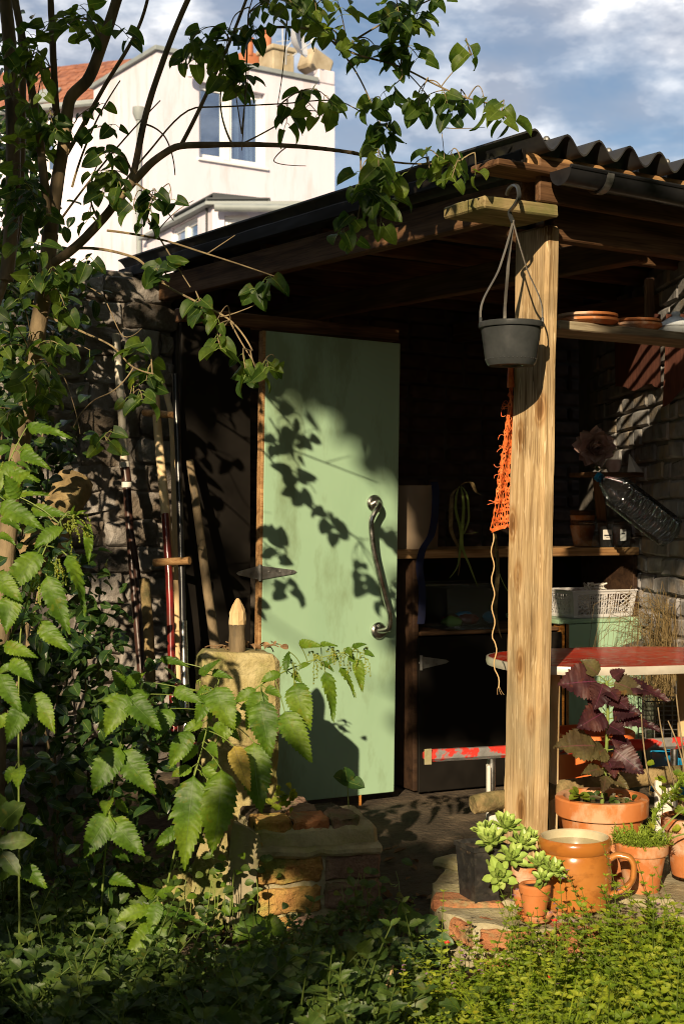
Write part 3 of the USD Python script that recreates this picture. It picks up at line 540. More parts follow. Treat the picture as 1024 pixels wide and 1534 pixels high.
# ------------------------------------------------------------------ the lean-to shed
sh = thing("lean_to_shed", "dark lean-to shed with black corrugated roof, timber corner post and pale green door", "shed", S(0, 0, 0))
RZ = lambda v: CZ + 1.035 + .018 * v                      # mean height of the sheet
def sheet(u0, u1, v0, v1, ph=0.0, dz=0.0):
    n = int((u1 - u0) / .120 * 12); u = np.linspace(u0, u1, n + 1); w = .025 * np.cos(2 * math.pi * (u - u0 + ph) / .120)
    vs = np.linspace(v0, v1, 9); pts = []
    for th in (0, .006):
        for v in vs: pts += [S(a, v, RZ(v) + b - th + dz + .002 * math.sin(9 * v + 5 * a)) for a, b in zip(u, w)]
    m, k = n + 1, 9; g = np.arange(2 * k * m).reshape(2, k, m); f = []
    q = lambda a, b, c, d: f.append(np.vstack([np.stack([a, b, c], -1).reshape(-1, 3), np.stack([a, c, d], -1).reshape(-1, 3)]))
    q(g[0, :-1, :-1], g[0, :-1, 1:], g[0, 1:, 1:], g[0, 1:, :-1]); q(g[1, :-1, :-1], g[1, 1:, :-1], g[1, 1:, 1:], g[1, :-1, 1:])
    for e in (0, -1): q(g[0, e, :-1], g[1, e, :-1], g[1, e, 1:], g[0, e, 1:]); q(g[0, :-1, e], g[0, 1:, e], g[1, 1:, e], g[1, :-1, e])
    return T(np.array(pts), np.vstack(f))
obj(sh, "corrugated_sheet", sheet(0, .48, -.03, 2.75), MT["sheet"], smooth=50)
obj(sh, "corrugated_sheet", sheet(.48, 1.20, -.03, .085), MT["sheet"], smooth=50)
obj(sh, "corrugated_sheet", sheet(.48, 1.20, .80, 2.75), MT["sheet"], smooth=50)
obj(sh, "clear_roof_panel", sheet(.482, 1.198, .086, .799), MT["added_panel_plastic"], smooth=50, label="added unseen clear corrugated panel letting sun onto the right wall")  # clear panel added out of sight so sun reaches the right wall
obj(sh, "corrugated_sheet", sheet(1.20, 3.0, -.03, 2.75), MT["sheet"], smooth=50)
for u in (.0 + .12, .36, .60, .84): obj(sh, "roof_screw", lathe([(0, .0), (.011, 0), (.011, .006), (.006, .012), (0, .014)], 10, S(u, .06, RZ(0) + .026)), MT["hinge"])
def put(parent, name, mm, mt, **k): return obj(parent, name, mm[0], mt, M=mm[1], **k)
def sbeam(name, a, b, w, h, mt, parent=None, **k): return put(parent or sh, name, beam(S(*a), S(*b), w, h, rough=k.pop("rough", .002), seed=len(used)), mt, **k)
# battens under the sheet end, fascia, gutter
sbeam("batten", (.02, .045, RZ(0) - .047), (2.1, .045, RZ(0) - .047), .045, .038, MT["rail_wood"])
sbeam("verge_board", (-.014, .0, RZ(0) - .050), (-.014, 2.7, RZ(2.7) - .050), .020, .045, MT["black_panel"], rough=.008)
sbeam("corner_board", (-.115, .05, RZ(0) - .078), (.10, .05, RZ(0) - .078), .12, .018, MT["brown_wood"], rough=.006)
gp = [S(u, -.055, CZ + .950 - .012 * u) for u in np.linspace(.07, 2.1, 24)]
ang = np.linspace(math.pi, 2 * math.pi, 13)
def trough(pts, r0, r1):
    vs = []
    for p in pts:
        vs += [p + V * r0 * math.cos(a) + A([0, 0, r0 * math.sin(a)]) for a in ang] + [p + V * r1 * math.cos(a) + A([0, 0, r1 * math.sin(a)]) for a in ang[::-1]]
    n = 26; f = []
    for i in range(len(pts) - 1):
        for k in range(n):
            a, b = i * n + k, i * n + (k + 1) % n; f += [[a, b, b + n], [a, b + n, a + n]]
    return T(vs, f)
gt = obj(sh, "gutter", trough(gp, .044, .040), MT["gutter"], smooth=50)
obj(gt, "stop_end", T([gp[0] + V * .044 * math.cos(a) + A([0, 0, .044 * math.sin(a)]) for a in ang] + [gp[0]], [[i, i + 1, 13] for i in range(12)]), MT["gutter"])
for u in (.215, 1.0, 1.7):
    p = S(u, -.055, CZ + .950 - .012 * u)
    obj(gt, "gutter_bracket", trough([p - U * .012, p + U * .012], .050, .0455), MT["hinge"] if u < .3 else MT["gutter"])
obj(gt, "gutter_lip", tube([p - V * .044 + A([0, 0, .002]) for p in gp], .006, 6), MT["gutter"], smooth=40)
sbeam("fascia_board", (.06, .03, CZ + .935), (2.1, .03, CZ + .91), .022, .12, MT["brown_wood"])
sbeam("eave_beam", (.19, .13, CZ + .845), (2.1, .13, CZ + .838), .05, .10, MT["brown_wood"])
sbeam("verge_beam", (.10, .11, CZ + .905), (.10, 2.5, CZ + .955), .05, .10, MT["brown_wood"])
for k, v in enumerate((.90, 1.3, 1.70, 2.08, 2.4)): sbeam("rafter", (.13, v, RZ(v) - .075), (2.1, v, RZ(v) - .075), .045, .07, MT["brown_wood"])
sbeam("cross_beam", (.60, .16, CZ + .82), (.62, 2.48, CZ + .87), .05, .09, MT["brown_wood"])
sbeam("cross_beam", (1.66, .16, CZ + .82), (1.66, 2.48, CZ + .87), .05, .09, MT["brown_wood"])
# plank end on top of the post that the pot hangs on
put(sh, "plank", beam(S(-.15, .098, CZ + .846), S(.118, .098, CZ + .850), .19, .036, c=.005, rough=.004, seg=.04, seed=3), MT["moss_wood"])
# corner post: a plank on edge, leaning a little
pm_, pM = beam(S(.128, .165, .115), S(.172, .160, CZ + .83), .15, .052, c=.009, up=-V, rough=.006, seg=.05, seed=9)
pM[:3, 1], pM[:3, 2] = nrm(np.cross(pM[:3, 0], U)), 0; pM[:3, 2] = np.cross(pM[:3, 0], pM[:3, 1])
obj(sh, "corner_post", pm_, MT["post"], M=pM)
# black sheet for the dark opening left of the door, lintel, jamb
VD = 1.50
put(sh, "dark_boarding", sbox(-.31, -.03, VD + .01, VD + .03, .05, CZ + .72, .003), MT["black_panel"])  # its black colour stands in for the shade inside the opening
put(sh, "lintel", beam(S(-.32, VD + .02, CZ + .70), S(.62, VD + .02, CZ + .69), .06, .05), MT["brown_wood"])
# door: sage green laminate sheet with timber edge, hinges and a bent steel pull
DA, DB = W(388, 767, 5.19), W(590, 767, 5.50); DA[2] = DB[2] = 0; dd = nrm(DB - DA); dN = A([dd[1], -dd[0], 0])   # dN looks out of the shed
DW = np.linalg.norm(DB - DA)
tilt = trimesh.transformations.rotation_matrix(.017, [0, 1, 0])
Dm = fr(DA + A([0, 0, .108]), dd, -dN, A([0, 0, 1.])) @ tilt
dr = obj(sh, "door", cbox(DW, .03, 1.735, .002), MT["green"], M=Dm @ moved([DW / 2, .015, .868]))
obj(dr, "door_edge", cbox(.012, .034, 1.735, .002), MT["rail_wood"], M=Dm @ moved([-.0065, .016, .868]))
def on_door(px, py, off=.0): 
    n = -dN; d = A([(px - 512) / F, 1, -(py - 767) / F]); return A([0, 0, CZ]) + d * ((n @ DA) / (n @ d)) + dN * off
hp = smoothpath([on_door(562, 752, .012), on_door(558, 757, .045), on_door(549, 768, .055), on_door(544, 782, .055), on_door(546, 812, .055), on_door(555, 855, .055), on_door(566, 900, .055), on_door(572, 925, .055), on_door(571, 940, .05), on_door(564, 945, .012)], 60)
Mq = lambda p: fr(p, dd, A([0, 0, 1.]), dN)
obj(dr, "handle", cat([tube(hp, .0105, 14)] + [xf(lathe([(0, 0), (.033, 0), (.033, .006), (.027, .013), (.014, .015), (0, .015)], 28), Mq(on_door(px, py, .001))) for px, py in ((560, 754), (566, 945))]), MT["steel"], smooth=30)
def strap_hinge(parent, p, a, n, L, w0, w1, Lb, mt=None, zup=A([0, 0, 1.])):
    """tapering strap along a from the knuckle at p; short plate the other way; screw heads"""
    from shapely.geometry import Polygon
    h = trimesh.creation.extrude_polygon(Polygon([(0, -w0 / 2), (L - .012, -w1 / 2), (L, 0), (L - .012, w1 / 2), (0, w0 / 2)]), .003)
    hb = trimesh.creation.extrude_polygon(Polygon([(0, -w0 / 2), (-Lb + .01, -w1 / 2), (-Lb, 0), (-Lb + .01, w1 / 2), (0, w0 / 2)]), .003)
    M = fr(p, a, zup, n); M[:3, 1] = np.cross(n, a)
    sc = [lathe([(0, .0045), (.003, .0045), (.0042, .003)], 8, (x * L, (w1 - .006) * .3 * (x < .8), 0)) for x in (.25, .55, .85)] + [lathe([(0, .0045), (.003, .0045), (.0042, .003)], 8, (-x * Lb, 0, 0)) for x in (.35, .75)]
    kn = tube([[0, -w0 / 2 - .004, .004], [0, w0 / 2 + .004, .004]], .006, 10)
    return obj(parent, "hinge", xf(cat([h, hb, kn] + sc), M), mt or MT["hinge"])
strap_hinge(dr, on_door(388, 858, .002), dd, dN, .155, .052, .014, .095)
obj(dr, "door_bolt", tube([on_door(541, 1190, -.01), on_door(541, 1222, -.01)], .007, 8), MT["orange_wood"])
# ------------------------------------------------------------------ inside the shed: cabinet along the right, what stands on it
TC = math.radians(25); CU = A([math.cos(TC), math.sin(TC), 0]); CV = A([-math.sin(TC), math.cos(TC), 0])
CL = A([.2134, 5.57, 0]); CR = CL + CU * 1.15                     # front edge of the counter, right and left end
C3 = lambda a, b, z: CL + CU * a + CV * b + A([0, 0, z])          # a along the front from the left, b towards the back
def cbm(a0, a1, b0, b1, z0, z1, c=.003): return cbox(a1 - a0, b1 - b0, z1 - z0, c), fr(C3((a0 + a1) / 2, (b0 + b1) / 2, (z0 + z1) / 2), CU, CV, A([0, 0, 1.]))
def cpx(px, py, b=0.0):
    d = A([(px - 512) / F, 1, -(py - 767) / F]); return A([0, 0, CZ]) + d * ((CV @ (CL + CV * b)) / (CV @ d))
ca = lambda px, b=0.0: (cpx(px, 767, b) - CL) @ CU
zc = lambda py, px, b=0.0: cpx(px, py, b)[2]
kb = thing("storage_cabinet", "home-made dark cabinet with open shelf, black door and pale green door", "cabinet", C3(.5, 0, .06))
ztop = zc(822, 770); zsh = zc(945, 690) + .0; zsh2 = zc(926, 900); zbot = zc(1184, 650)
aL, aM, aR = ca(625), ca(842), ca(954)
put(kb, "counter", cbm(-.005, aR + .012, 0, .42, ztop - .034, ztop), MT["rail_wood"])
put(kb, "upright", cbm(aL - .012, aL + .012, .012, .40, zbot, ztop - .036), MT["dark_wood"])
put(kb, "upright", cbm(aR - .012, aR + .012, .012, .40, zbot, ztop - .036), MT["dark_wood"])
put(kb, "upright", cbm(aM - .012, aM + .014, .0, .05, zbot, zsh2 - .002), MT["orange_wood"])
put(kb, "shelf", cbm(aL + .014, aM - .014, .004, .40, zsh - .016, zsh), MT["brown_wood"])
put(kb, "shelf", cbm(aM - .03, aR + .008, -.016, .40, zsh2 - .018, zsh2), MT["green"], label="sage green top of the low cupboard")
put(kb, "back_panel", cbm(aL - .01, aR + .01, .402, .41, zbot, ztop - .036), MT["black_panel"])
bd = put(kb, "door", cbm(aL - .006, aM - .016, -.022, -.004, zbot, zsh - .02), MT["black_panel"], label="black door with steel strap hinge")
strap_hinge(bd, cpx(630, 993, -.0235) , CU, -CV, .125, .05, .014, .01)
gd = put(kb, "door", cbm(aM + .018, aR + .01, -.022, -.004, zbot + .03, zsh2 - .02), MT["green"], label="pale sage green door")
strap_hinge(gd, cpx(960, 967, -.0235), -CU, -CV, .10, .05, .014, .01)
obj(gd, "door_edge", *[cbm(aM + .0145, aM + .0175, -.023, -.003, zbot + .03, zsh2 - .02)[0]], MT["rail_wood"], M=cbm(aM + .0145, aM + .0175, -.023, -.003, zbot + .03, zsh2 - .02)[1])
put(kb, "bottom_board", cbm(aL + .014, aR - .014, .0, .40, zbot, zbot + .016), MT["brown_wood"])
for a, b in ((ca(647), .03), (aR - .08, .03), (ca(647), .36), (aR - .08, .36)): 
    p = C3(a, b, 0); obj(kb, "leg", tube([p + A([0, 0, .04]), p + A([0, 0, zbot])], .011, 10), MT["tube"], smooth=40)
pk = thing("timber_plinth_board", "low pale plank lying behind the cabinet legs", "plank", C3(.4, .2, .06))
put(pk, "board", cbm(.02, .62, .2, .225, .06, .175), MT["grey_wood"])

# things on the counter
def open_pot(r0, r1, h, rim=.0, rimh=.0, th=.008, base=0.0, n=44):
    """plain pot: bottom radius, top radius, height, thickened rim"""
    return [(0, base), (r0, base), (r0 + (r1 - r0) * (1 - rimh / h) , h - rimh), (r1 + rim, h - rimh), (r1 + rim, h - .004), (r1 + rim - .004, h), (r1 - th + .003, h), (r1 - th, h - .004), (r0 - th, base + th), (0, base + th)]
pb = C3(ca(622, .14), .14, ztop + .001)
bt = thing("beige_tub", "beige cylindrical tub on the left end of the dark counter", "tub", pb)
obj(bt, "tub", lathe(open_pot(.090, .094, .255), 40, pb), MT["beige"], smooth=40)
st = thing("navy_strap", "dark blue webbing strap hanging down over the counter edge", "strap", cpx(650, 735, -.01))
sp = smoothpath([cpx(650, 722, .07), cpx(652, 735, .03), cpx(651, 770, -.005), cpx(646, 800, -.012), cpx(632, 825, -.016), cpx(628, 850, -.016), cpx(632, 885, -.014), cpx(630, 935, -.012)], 40)
def ribbon(path, w, side, th=.002):
    path = A(path); side = A(side) if np.ndim(side) == 2 else np.repeat([side], len(path), 0)
    w = np.broadcast_to(A(w, float), (len(path),))[:, None]
    t = np.gradient(path, axis=0); nn = np.cross(t, side); nn /= np.maximum(np.linalg.norm(nn, axis=1), 1e-9)[:, None]
    v = np.stack([path - side * w / 2 - nn * th / 2, path + side * w / 2 - nn * th / 2, path + side * w / 2 + nn * th / 2, path - side * w / 2 + nn * th / 2], 1).reshape(-1, 3); f = []
    for i in range(len(path) - 1):
        for k in range(4): a, b = i * 4 + k, i * 4 + (k + 1) % 4; f += [[a, b, b + 4], [a, b + 4, a + 4]]
    return T(v, f + [[0, 2, 1], [0, 3, 2]] + [[len(v) - 4, len(v) - 3, len(v) - 2], [len(v) - 4, len(v) - 2, len(v) - 1]])
obj(st, "webbing", ribbon(sp, .030, nrm(CU + A([0, -.2, 0]))), MT["blue_cloth"])
lk = thing("drying_leek_leaves", "bunch of limp drying leek leaves hanging over the counter edge", "vegetable leaves", cpx(690, 735, .06))
for k, pts in enumerate([[(688, 730, .06), (676, 745, .0), (675, 790, -.02), (688, 830, -.02), (686, 862, -.02)], [(688, 728, .06), (682, 760, -.01), (690, 800, -.02), (686, 845, -.03), (673, 866, -.03)],
                         [(690, 728, .06), (700, 745, .0), (702, 775, -.01), (694, 800, -.02), (716, 797, -.03)], [(690, 727, .06), (704, 722, .02), (714, 738, .0), (722, 742, -.01)],
                         [(690, 730, .06), (694, 760, -.02), (691, 810, -.02), (704, 850, -.02), (716, 880, -.02)], [(740, 800, .05), (742, 830, -.02), (748, 860, -.03), (760, 885, -.02)], [(742, 800, .05), (745, 860, -.03), (742, 910, -.03), (752, 960, -.02)]]):
    pth = smoothpath([cpx(*p) for p in pts], 20); t = np.linspace(0, 1, 20)
    obj(lk, "leaf", ribbon(pth, .017 * np.sin(math.pi * (t * .85 + .12)), nrm(CU * (.7 + .3 * math.sin(k)) - CV * math.cos(k * 2)), .0015), MT["stem"] if k % 3 else MT["hay"], smooth=50)
# clear boxes
def clear_box(name, label, c, sx, sy, sz, taper, ax, mt):
    th_ = thing(name, label, "storage box", c); ay = A([-ax[1], ax[0], 0])
    def ring(z, s): return [c + ax * (x * sx / 2 * s) + ay * (y * sy / 2 * s) + A([0, 0, z]) for x, y in ((-1, -1), (1, -1), (1, 1), (-1, 1))]
    def shell(ss): 
        v = sum([ring(z, s) for z, s in ss], []); f = [[0, 2, 1], [0, 3, 2]]
        for i in range(len(ss) - 1):
            for k in range(4): a, b = i * 4 + k, i * 4 + (k + 1) % 4; f += [[a, b, b + 4], [a, b + 4, a + 4]]
        return T(v, f)
    obj(th_, "tray", shell([(0, taper), (sz * .9, 1)]), mt)
    obj(th_, "lid", xf(cbox(sx * 1.05, sy * 1.06, sz * .10, .004), fr(c + A([0, 0, sz * .955]), ax, ay, A([0, 0, 1.]))), mt)
    return th_
b1 = C3(ca(686, .12), .12, zsh + .002)
sb = clear_box("storage_box", "large clear plastic storage box on the cabinet's open shelf, toys inside", b1, .24, .24, .185, .93, CU, MT["box"])
for k, (c, m) in enumerate([((-.04, .0, .03), "red_gloss"), ((.03, -.03, .035), "red_gloss"), ((-.06, -.05, .03), "lime_thing"), ((.05, .04, .04), "blue_plastic"), ((.0, .05, .03), "brown_gloss")]):
    MT.setdefault("lime_thing", pm("green_plastic", [(.12, .3, .05), (.16, .36, .06)], 5, .5))
    obj(sb, "oddment", lump(.032, 40 + k, .3, 2, (1.3, .8, .7), b1 + CU * c[0] + CV * c[1] + A([0, 0, c[2]])), MT[m], smooth=True, label="small coloured oddment seen through the box")
b2 = C3(ca(908, .06), .07, ztop + .002)
sb2 = clear_box("food_box", "small clear lidded box with paper label on the counter behind the post", b2, .175, .13, .108, .94, CU, MT["box"])
lb = cpx(888, 786, .006) 
lbp = obj(sb2, "label_sheet", xf(cbox(.046, .0012, .042, .0003), fr(b2 - CU * .035 - CV * .0665 + A([0, 0, .052]), CU, CV, A([0, 0, 1.]))), MT["paper"])
obj(lbp, "print", cat([xf(cbox(w, .0008, h, .0001), fr(b2 - CU * .035 - CV * .0677 + A([0, 0, .052 + z]), CU, CV, A([0, 0, 1.]))) for z, w, h in ((-.003, .036, .006), (-.012, .016, .002))]), MT["ink"])
lb2 = obj(sb2, "label_sheet", xf(cbox(.03, .0012, .05, .0003), fr(b2 + CU * .045 - CV * .0665 + A([0, 0, .05]), CU, CV, A([0, 0, 1.]))), MT["paper"])
obj(lb2, "print", xf(cbox(.018, .0008, .006, .0001), fr(b2 + CU * .045 - CV * .0677 + A([0, 0, .056]), CU, CV, A([0, 0, 1.]))), MT["ink"])
# stack of dark pots and tray behind the box
jb = C3(ca(872, .26), .26, ztop + .001)
jt = thing("pot_stack", "dim stack of brown plant pots behind the labelled box", "plant pots", jb)
for k in range(4): obj(jt, "pot", lathe(open_pot(.038, .055, .09), 28, jb + A([0, 0, .022 * k])), MT["brown_wood"] if k % 2 else MT["terracotta"], smooth=40)
# wall shelf with flower head
wsz = CZ - (707 - 767) / F * 5.35; wp = W(908, 707, 5.85)
wsx = thing("bracket_shelf", "short dark shelf board holding the pale flower head", "shelf", wp)
put(wsx, "board", (cbox(.26, .16, .018, .003), fr(wp - A([0, 0, .012]), CU, CV, A([0, 0, 1.]))), MT["brown_wood"])
put(wsx, "batten", (cbox(.03, .14, .05, .003), fr(wp + CU * .08 - A([0, 0, .048]), CU, CV, A([0, 0, 1.]))), MT["brown_wood"])
put(wsx, "strut", beam(wp + CU * .0 + CV * .06 - A([0, 0, .022]), C3(ca(905, .12), .12, ztop + .002), .04, .03), MT["brown_wood"])
fc = wp + A([-.055, -.02, .10])
fl = thing("pale_flower_head", "large faded pink artificial flower head resting on the short shelf", "artificial flower", fc - A([0, 0, .1]))
r = np.random.default_rng(5)
for k in range(46):
    th_, ph = k * 2.4, math.acos(1 - 1.7 * (k + .5) / 46)
    d = A([math.sin(ph) * math.cos(th_), -math.cos(ph), math.sin(ph) * math.sin(th_)]); lv = leaf(.055 + .025 * math.sin(ph), .06, "oval", 5, .5, -.9, seed=k)
    obj(fl, "petal", T(lv[0], lv[1]), MT["petal"], M=aim(fc + d * .012 + A([0, .03, 0]) * 0, nrm(d + r.normal(0, .25, 3)), -d * .3 + A([0, -1, 0])), smooth=True)
obj(fl, "stalk", tube([fc, fc + A([.02, .03, -.095])], .006, 6), MT["stem"])
for nm, lab, px, py, sz, m in (("round_pot", "small cream and pink round pot on the short shelf", 918, 705, .032, "petal"),):
    p = W(px, py, 5.80); p[2] = wp[2] - .002; t_ = thing(nm, lab, "pot", p); obj(t_, "body", lathe([(0, 0), (sz * .7, 0), (sz, sz * .8), (sz * .9, sz * 1.5), (sz * .6, sz * 1.6), (0, sz * 1.5)], 24, p), MT[m], smooth=50)
p = W(950, 706, 5.78); p[2] = wp[2] - .002; t_ = thing("folded_paper", "cream pointed paper scrap standing at the short shelf's end", "paper", p)
obj(t_, "sheet", T([p + A([-.03, 0, 0]), p + A([.035, .01, 0]), p + A([-.018, .02, .075]), p + A([.0, -.025, .0])], [[0, 3, 2], [3, 1, 2]]), MT["paper"])
# big ribbed water bottle leaning against the wall
q0, q1 = W(1006, 800, 5.42), W(893, 712, 5.66); ax_ = nrm(q1 - q0); Lb_ = np.linalg.norm(q1 - q0)
bo = thing("water_bottle", "large ribbed clear plastic bottle lying aslant beside the white wall", "bottle", q0)
zz = np.linspace(.012, Lb_ * .72, 90); pr = [(0, .0), (.050, 0), (.063, .008)] + [(.064 + .003 * math.sin(z * 2 * math.pi / .0145), z) for z in zz] + [(.05, Lb_ * .78), (.026, Lb_ * .90), (.016, Lb_ * .93), (.016, Lb_ * .96)]
Mb = aim(q0, ax_); Mb = fr(q0, Mb[:3, 1], Mb[:3, 2], ax_)
obj(bo, "body", xf(lathe(pr, 36), Mb), MT["bottle"], smooth=30)
obj(bo, "cap", xf(lathe([(0, Lb_ * .99), (.018, Lb_ * .99), (.019, Lb_ * .95), (.0165, Lb_ * .95)], 20), Mb), MT["blue_plastic"], smooth=30)
# hay bundle at the wall foot
hb_ = A([1.30, 5.62, .06]); hy = thing("dried_grass_bundle", "shaggy bundle of dried grass stems propped against the wall", "dried grass", hb_)
r = np.random.default_rng(12); hm = []
for k in range(340):
    a = r.random() * 6.28; b0 = A([.10 * math.cos(a) * r.random(), .10 * math.sin(a) * r.random(), 0]); h = .5 + .42 * r.random()
    o = A([-.01 - .055 * r.random(), -.08 * r.random(), 0]) + r.normal(0, .045, 3) * A([1, 1, 0])
    pts = [hb_ + b0, hb_ + b0 * .6 + A([0, 0, h * .5]) + o * .2, hb_ + b0 + A([0, 0, h * .85]) + o * .8, hb_ + b0 + o * 1.8 + A([0, 0, h * (.85 + .1 * r.random())]), hb_ + b0 + o * 2.3 + A([0, 0, h * (.55 + .35 * r.random())])]
    hm.append(tube(smoothpath(pts, 9), np.linspace(.0017, .0008, 9), 3, False))
obj(hy, "stems", cat(hm), MT["hay"], kind="stuff")
# white lattice basket on the green cupboard top
kc = C3(ca(886, .10), .115, zsh2 + .002); kt = thing("lattice_basket", "white plastic lattice basket on top of the pale green cupboard", "basket", kc)
hx, hy_, hz = .145, .095, .112; ba, bb_ = CU, CV
def bwall(o, a, n_, L0, L1, H, nx):
    """one trapezoid side: frame strips, upright slats, diagonal lattice at both ends"""
    out = []; P = lambda s, h: o + a * (s * (L0 + (L1 - L0) * h)) + n_ * (.016 * h) + A([0, 0, H * h])
    bar = lambda s0, h0, s1, h1, w=.0022: out.append(tube([P(s0, h0), P(s1, h1)], w, 4, True))
    for h in (.04, .96, .35, .64): bar(-.5, h, .5, h, .004 if h in (.04, .96) else .0018)
    out.append(ribbon([P(-.5, .95), P(.5, .95)], .016, A([0, 0, 1.]), .004)); out.append(ribbon([P(-.5, .06), P(.5, .06)], .014, A([0, 0, 1.]), .004))
    for s in (-.5, .5): out.append(ribbon([P(s * .93, .05), P(s * .93, .95)], .02, a, .003))
    for s in np.linspace(-.24, .24, nx): bar(s, .06, s, .94)
    for e in (-1, 1):
        for i in range(5):
            h0, h1 = .06 + i * .176, .06 + (i + 1) * .176
            for s0, s1 in ((.27, .355), (.355, .44)): bar(e * s0, h0, e * s1, h1); bar(e * s1, h0, e * s0, h1)
    for s in (-.12, .0, .12):
        for i in range(5): bar(s - .03, .06 + i * .176, s + .03, .06 + (i + 1) * .176, .0017); bar(s + .03, .06 + i * .176, s - .03, .06 + (i + 1) * .176, .0017)
    return cat(out)
for o, a, n_, l in ((-bb_ * hy_, ba, -bb_, hx), (bb_ * hy_, ba, bb_, hx), (-ba * hx, bb_, -ba, hy_), (ba * hx, bb_, ba, hy_)):
    obj(kt, "lattice_side", bwall(kc + o, a, n_, l * 2, l * 2 + .032, hz, 13 if l == hx else 9), MT["white_plastic"])
obj(kt, "rim", cat([tube([kc + ba * (hx + .018) * sx + bb_ * (hy_ + .018) * sy + A([0, 0, hz]) for sx, sy in e], .0045, 6) for e in (((-1, -1), (1, -1)), ((1, -1), (1, 1)), ((1, 1), (-1, 1)), ((-1, 1), (-1, -1)))]), MT["white_plastic"])
obj(kt, "bottom", xf(cbox(hx * 2, hy_ * 2, .004, .001), fr(kc + A([0, 0, .003]), ba, bb_, A([0, 0, 1.]))), MT["white_plastic"])
cl = thing("rope_coil", "crumpled pale rope lying in the white basket", "rope", kc + A([0, 0, .08]))
r = np.random.default_rng(2); pts = [kc + A([.02, -.03, .075])]
for k in range(26): pts.append(kc + A([.02 + .045 * math.cos(k * 1.1) + r.normal() * .01, -.02 + .04 * math.sin(k * 1.3), .095 + .035 * abs(math.sin(k * .9)) + .01 * r.normal() + .022 * (k in (9, 10, 11))]))
obj(cl, "strand", tube(smoothpath(pts, 160), .0035, 6), MT["white_paint"], smooth=True)
cl2 = thing("crumpled_cloth", "crumpled white and red cloth in the left end of the basket", "cloth", kc - CU * .06)
obj(cl2, "cloth", lump(.06, 77, .5, 3, (1, 1, .8), kc - CU * .065 + A([0, 0, .06]), 2.5), MT["white_paint"], smooth=True)

# ------------------------------------------------------------------ shelf with saucers under the eaves
sf = thing("hanging_shelf", "long weathered grey shelf plank under the eaves right of the post", "shelf", S(.7, .4, 1.78))
put(sf, "plank", beam(S(.42, .425, CZ + .588), S(1.75, .425, CZ + .588), .17, .027, c=.003, rough=.003, seg=.05, seed=21), MT["grey_wood"])
for u in (.95, 1.6): put(sf, "hanger", beam(S(u, .48, CZ + .605), S(u, .48, CZ + .80), .03, .03), MT["brown_wood"])
def saucer(c, r0, n): 
    return lathe([(0, 0), (r0 * .80, 0), (r0 * .95, .010), (r0, .012), (r0, .020), (r0 * .96, .020), (r0 * .92, .013), (r0 * .80, .007), (0, .007)], n, c)
sc = thing("saucer_stack", "stack of orange terracotta saucers at the left end of the grey shelf", "saucers", S(.60, .41, 1.78))
for k in range(2): obj(sc, "saucer", saucer(S(.60, .41, CZ + .603 + .016 * k), .102 - .003 * k, 44), MT["terracotta"], smooth=35)
sc = thing("saucer_stack", "flatter stack of brown saucers in the middle of the grey shelf", "saucers", S(.80, .41, 1.78))
for k in range(2): obj(sc, "saucer", saucer(S(.81, .41, CZ + .603 + .014 * k), .092 - .003 * k, 44), MT["terracotta"], smooth=35)
lp = S(.995, .40, CZ + .603); ld = thing("white_lidded_dish", "white enamel dish with domed knobbed lid on the grey shelf", "dish", lp)
obj(ld, "bowl", lathe([(0, 0), (.05, 0), (.062, .012), (.066, .022), (.06, .022)], 40, lp), MT["enamel_white"], smooth=40)
lo = obj(ld, "lid", lathe([(.068, .022), (.07, .025), (.06, .034), (.035, .050), (.02, .058), (.0, .060)], 40, lp), MT["enamel_white"], smooth=40)
obj(lo, "knob", lathe([(0, .058), (.012, .060), (.016, .068), (.013, .076), (0, .078)], 20, lp), MT["enamel_white"], smooth=40)
rp = S(1.10, .42, CZ + .603); rj = thing("red_jar", "red jar at the right end of the grey shelf", "jar", rp); obj(rj, "body", lathe([(0, 0), (.035, 0), (.036, .05), (.03, .07), (0, .07)], 24, rp), MT["enamel"], smooth=40)
# cloths hanging from the rafter
def cloth(name, label, corners, folds, seed):
    a, b, c, d = [A(x) for x in corners]; n, m = 22, 18; v = []           # a,b top; c,d bottom right, left
    for j in range(m):
        for i in range(n):
            s, t = i / (n - 1), j / (m - 1); p = (a * (1 - s) + b * s) * (1 - t) + (d * (1 - s) + c * s) * t
            v.append(p + A([0, 1, 0]) * (.014 * math.sin(s * folds + t) + .008 * math.sin(s * folds * 2.3 + 3 * t + seed)) * (.4 + t) + A([0, 0, .012 * math.sin(s * 9 + seed) * t]))
    f = [[j * n + i, j * n + i + 1, (j + 1) * n + i + 1] for j in range(m - 1) for i in range(n - 1)] + [[j * n + i, (j + 1) * n + i + 1, (j + 1) * n + i] for j in range(m - 1) for i in range(n - 1)]
    t_ = thing(name, label, "cloth", (a + b) / 2); v = A(v); vv = np.vstack([v, v + A([0, .003, 0])]); f = A(f)
    obj(t_, "fabric", T(vv, np.vstack([f, f[:, ::-1] + len(v)])), MT["red_cloth"], smooth=True)
cloth("hanging_cloth", "wide brown-red cloth hanging over the white brick wall", [W(920, 470, 6.35), W(990, 470, 5.66), W(989, 579, 5.66), W(922, 582, 6.35)], 14, 1)
cloth("hanging_cloth", "pointed brown-red cloth corner hanging at the right picture edge", [W(997, 470, 5.58), W(1060, 470, 5.2), W(1060, 560, 5.2), W(994, 606, 5.58)], 11, 4)

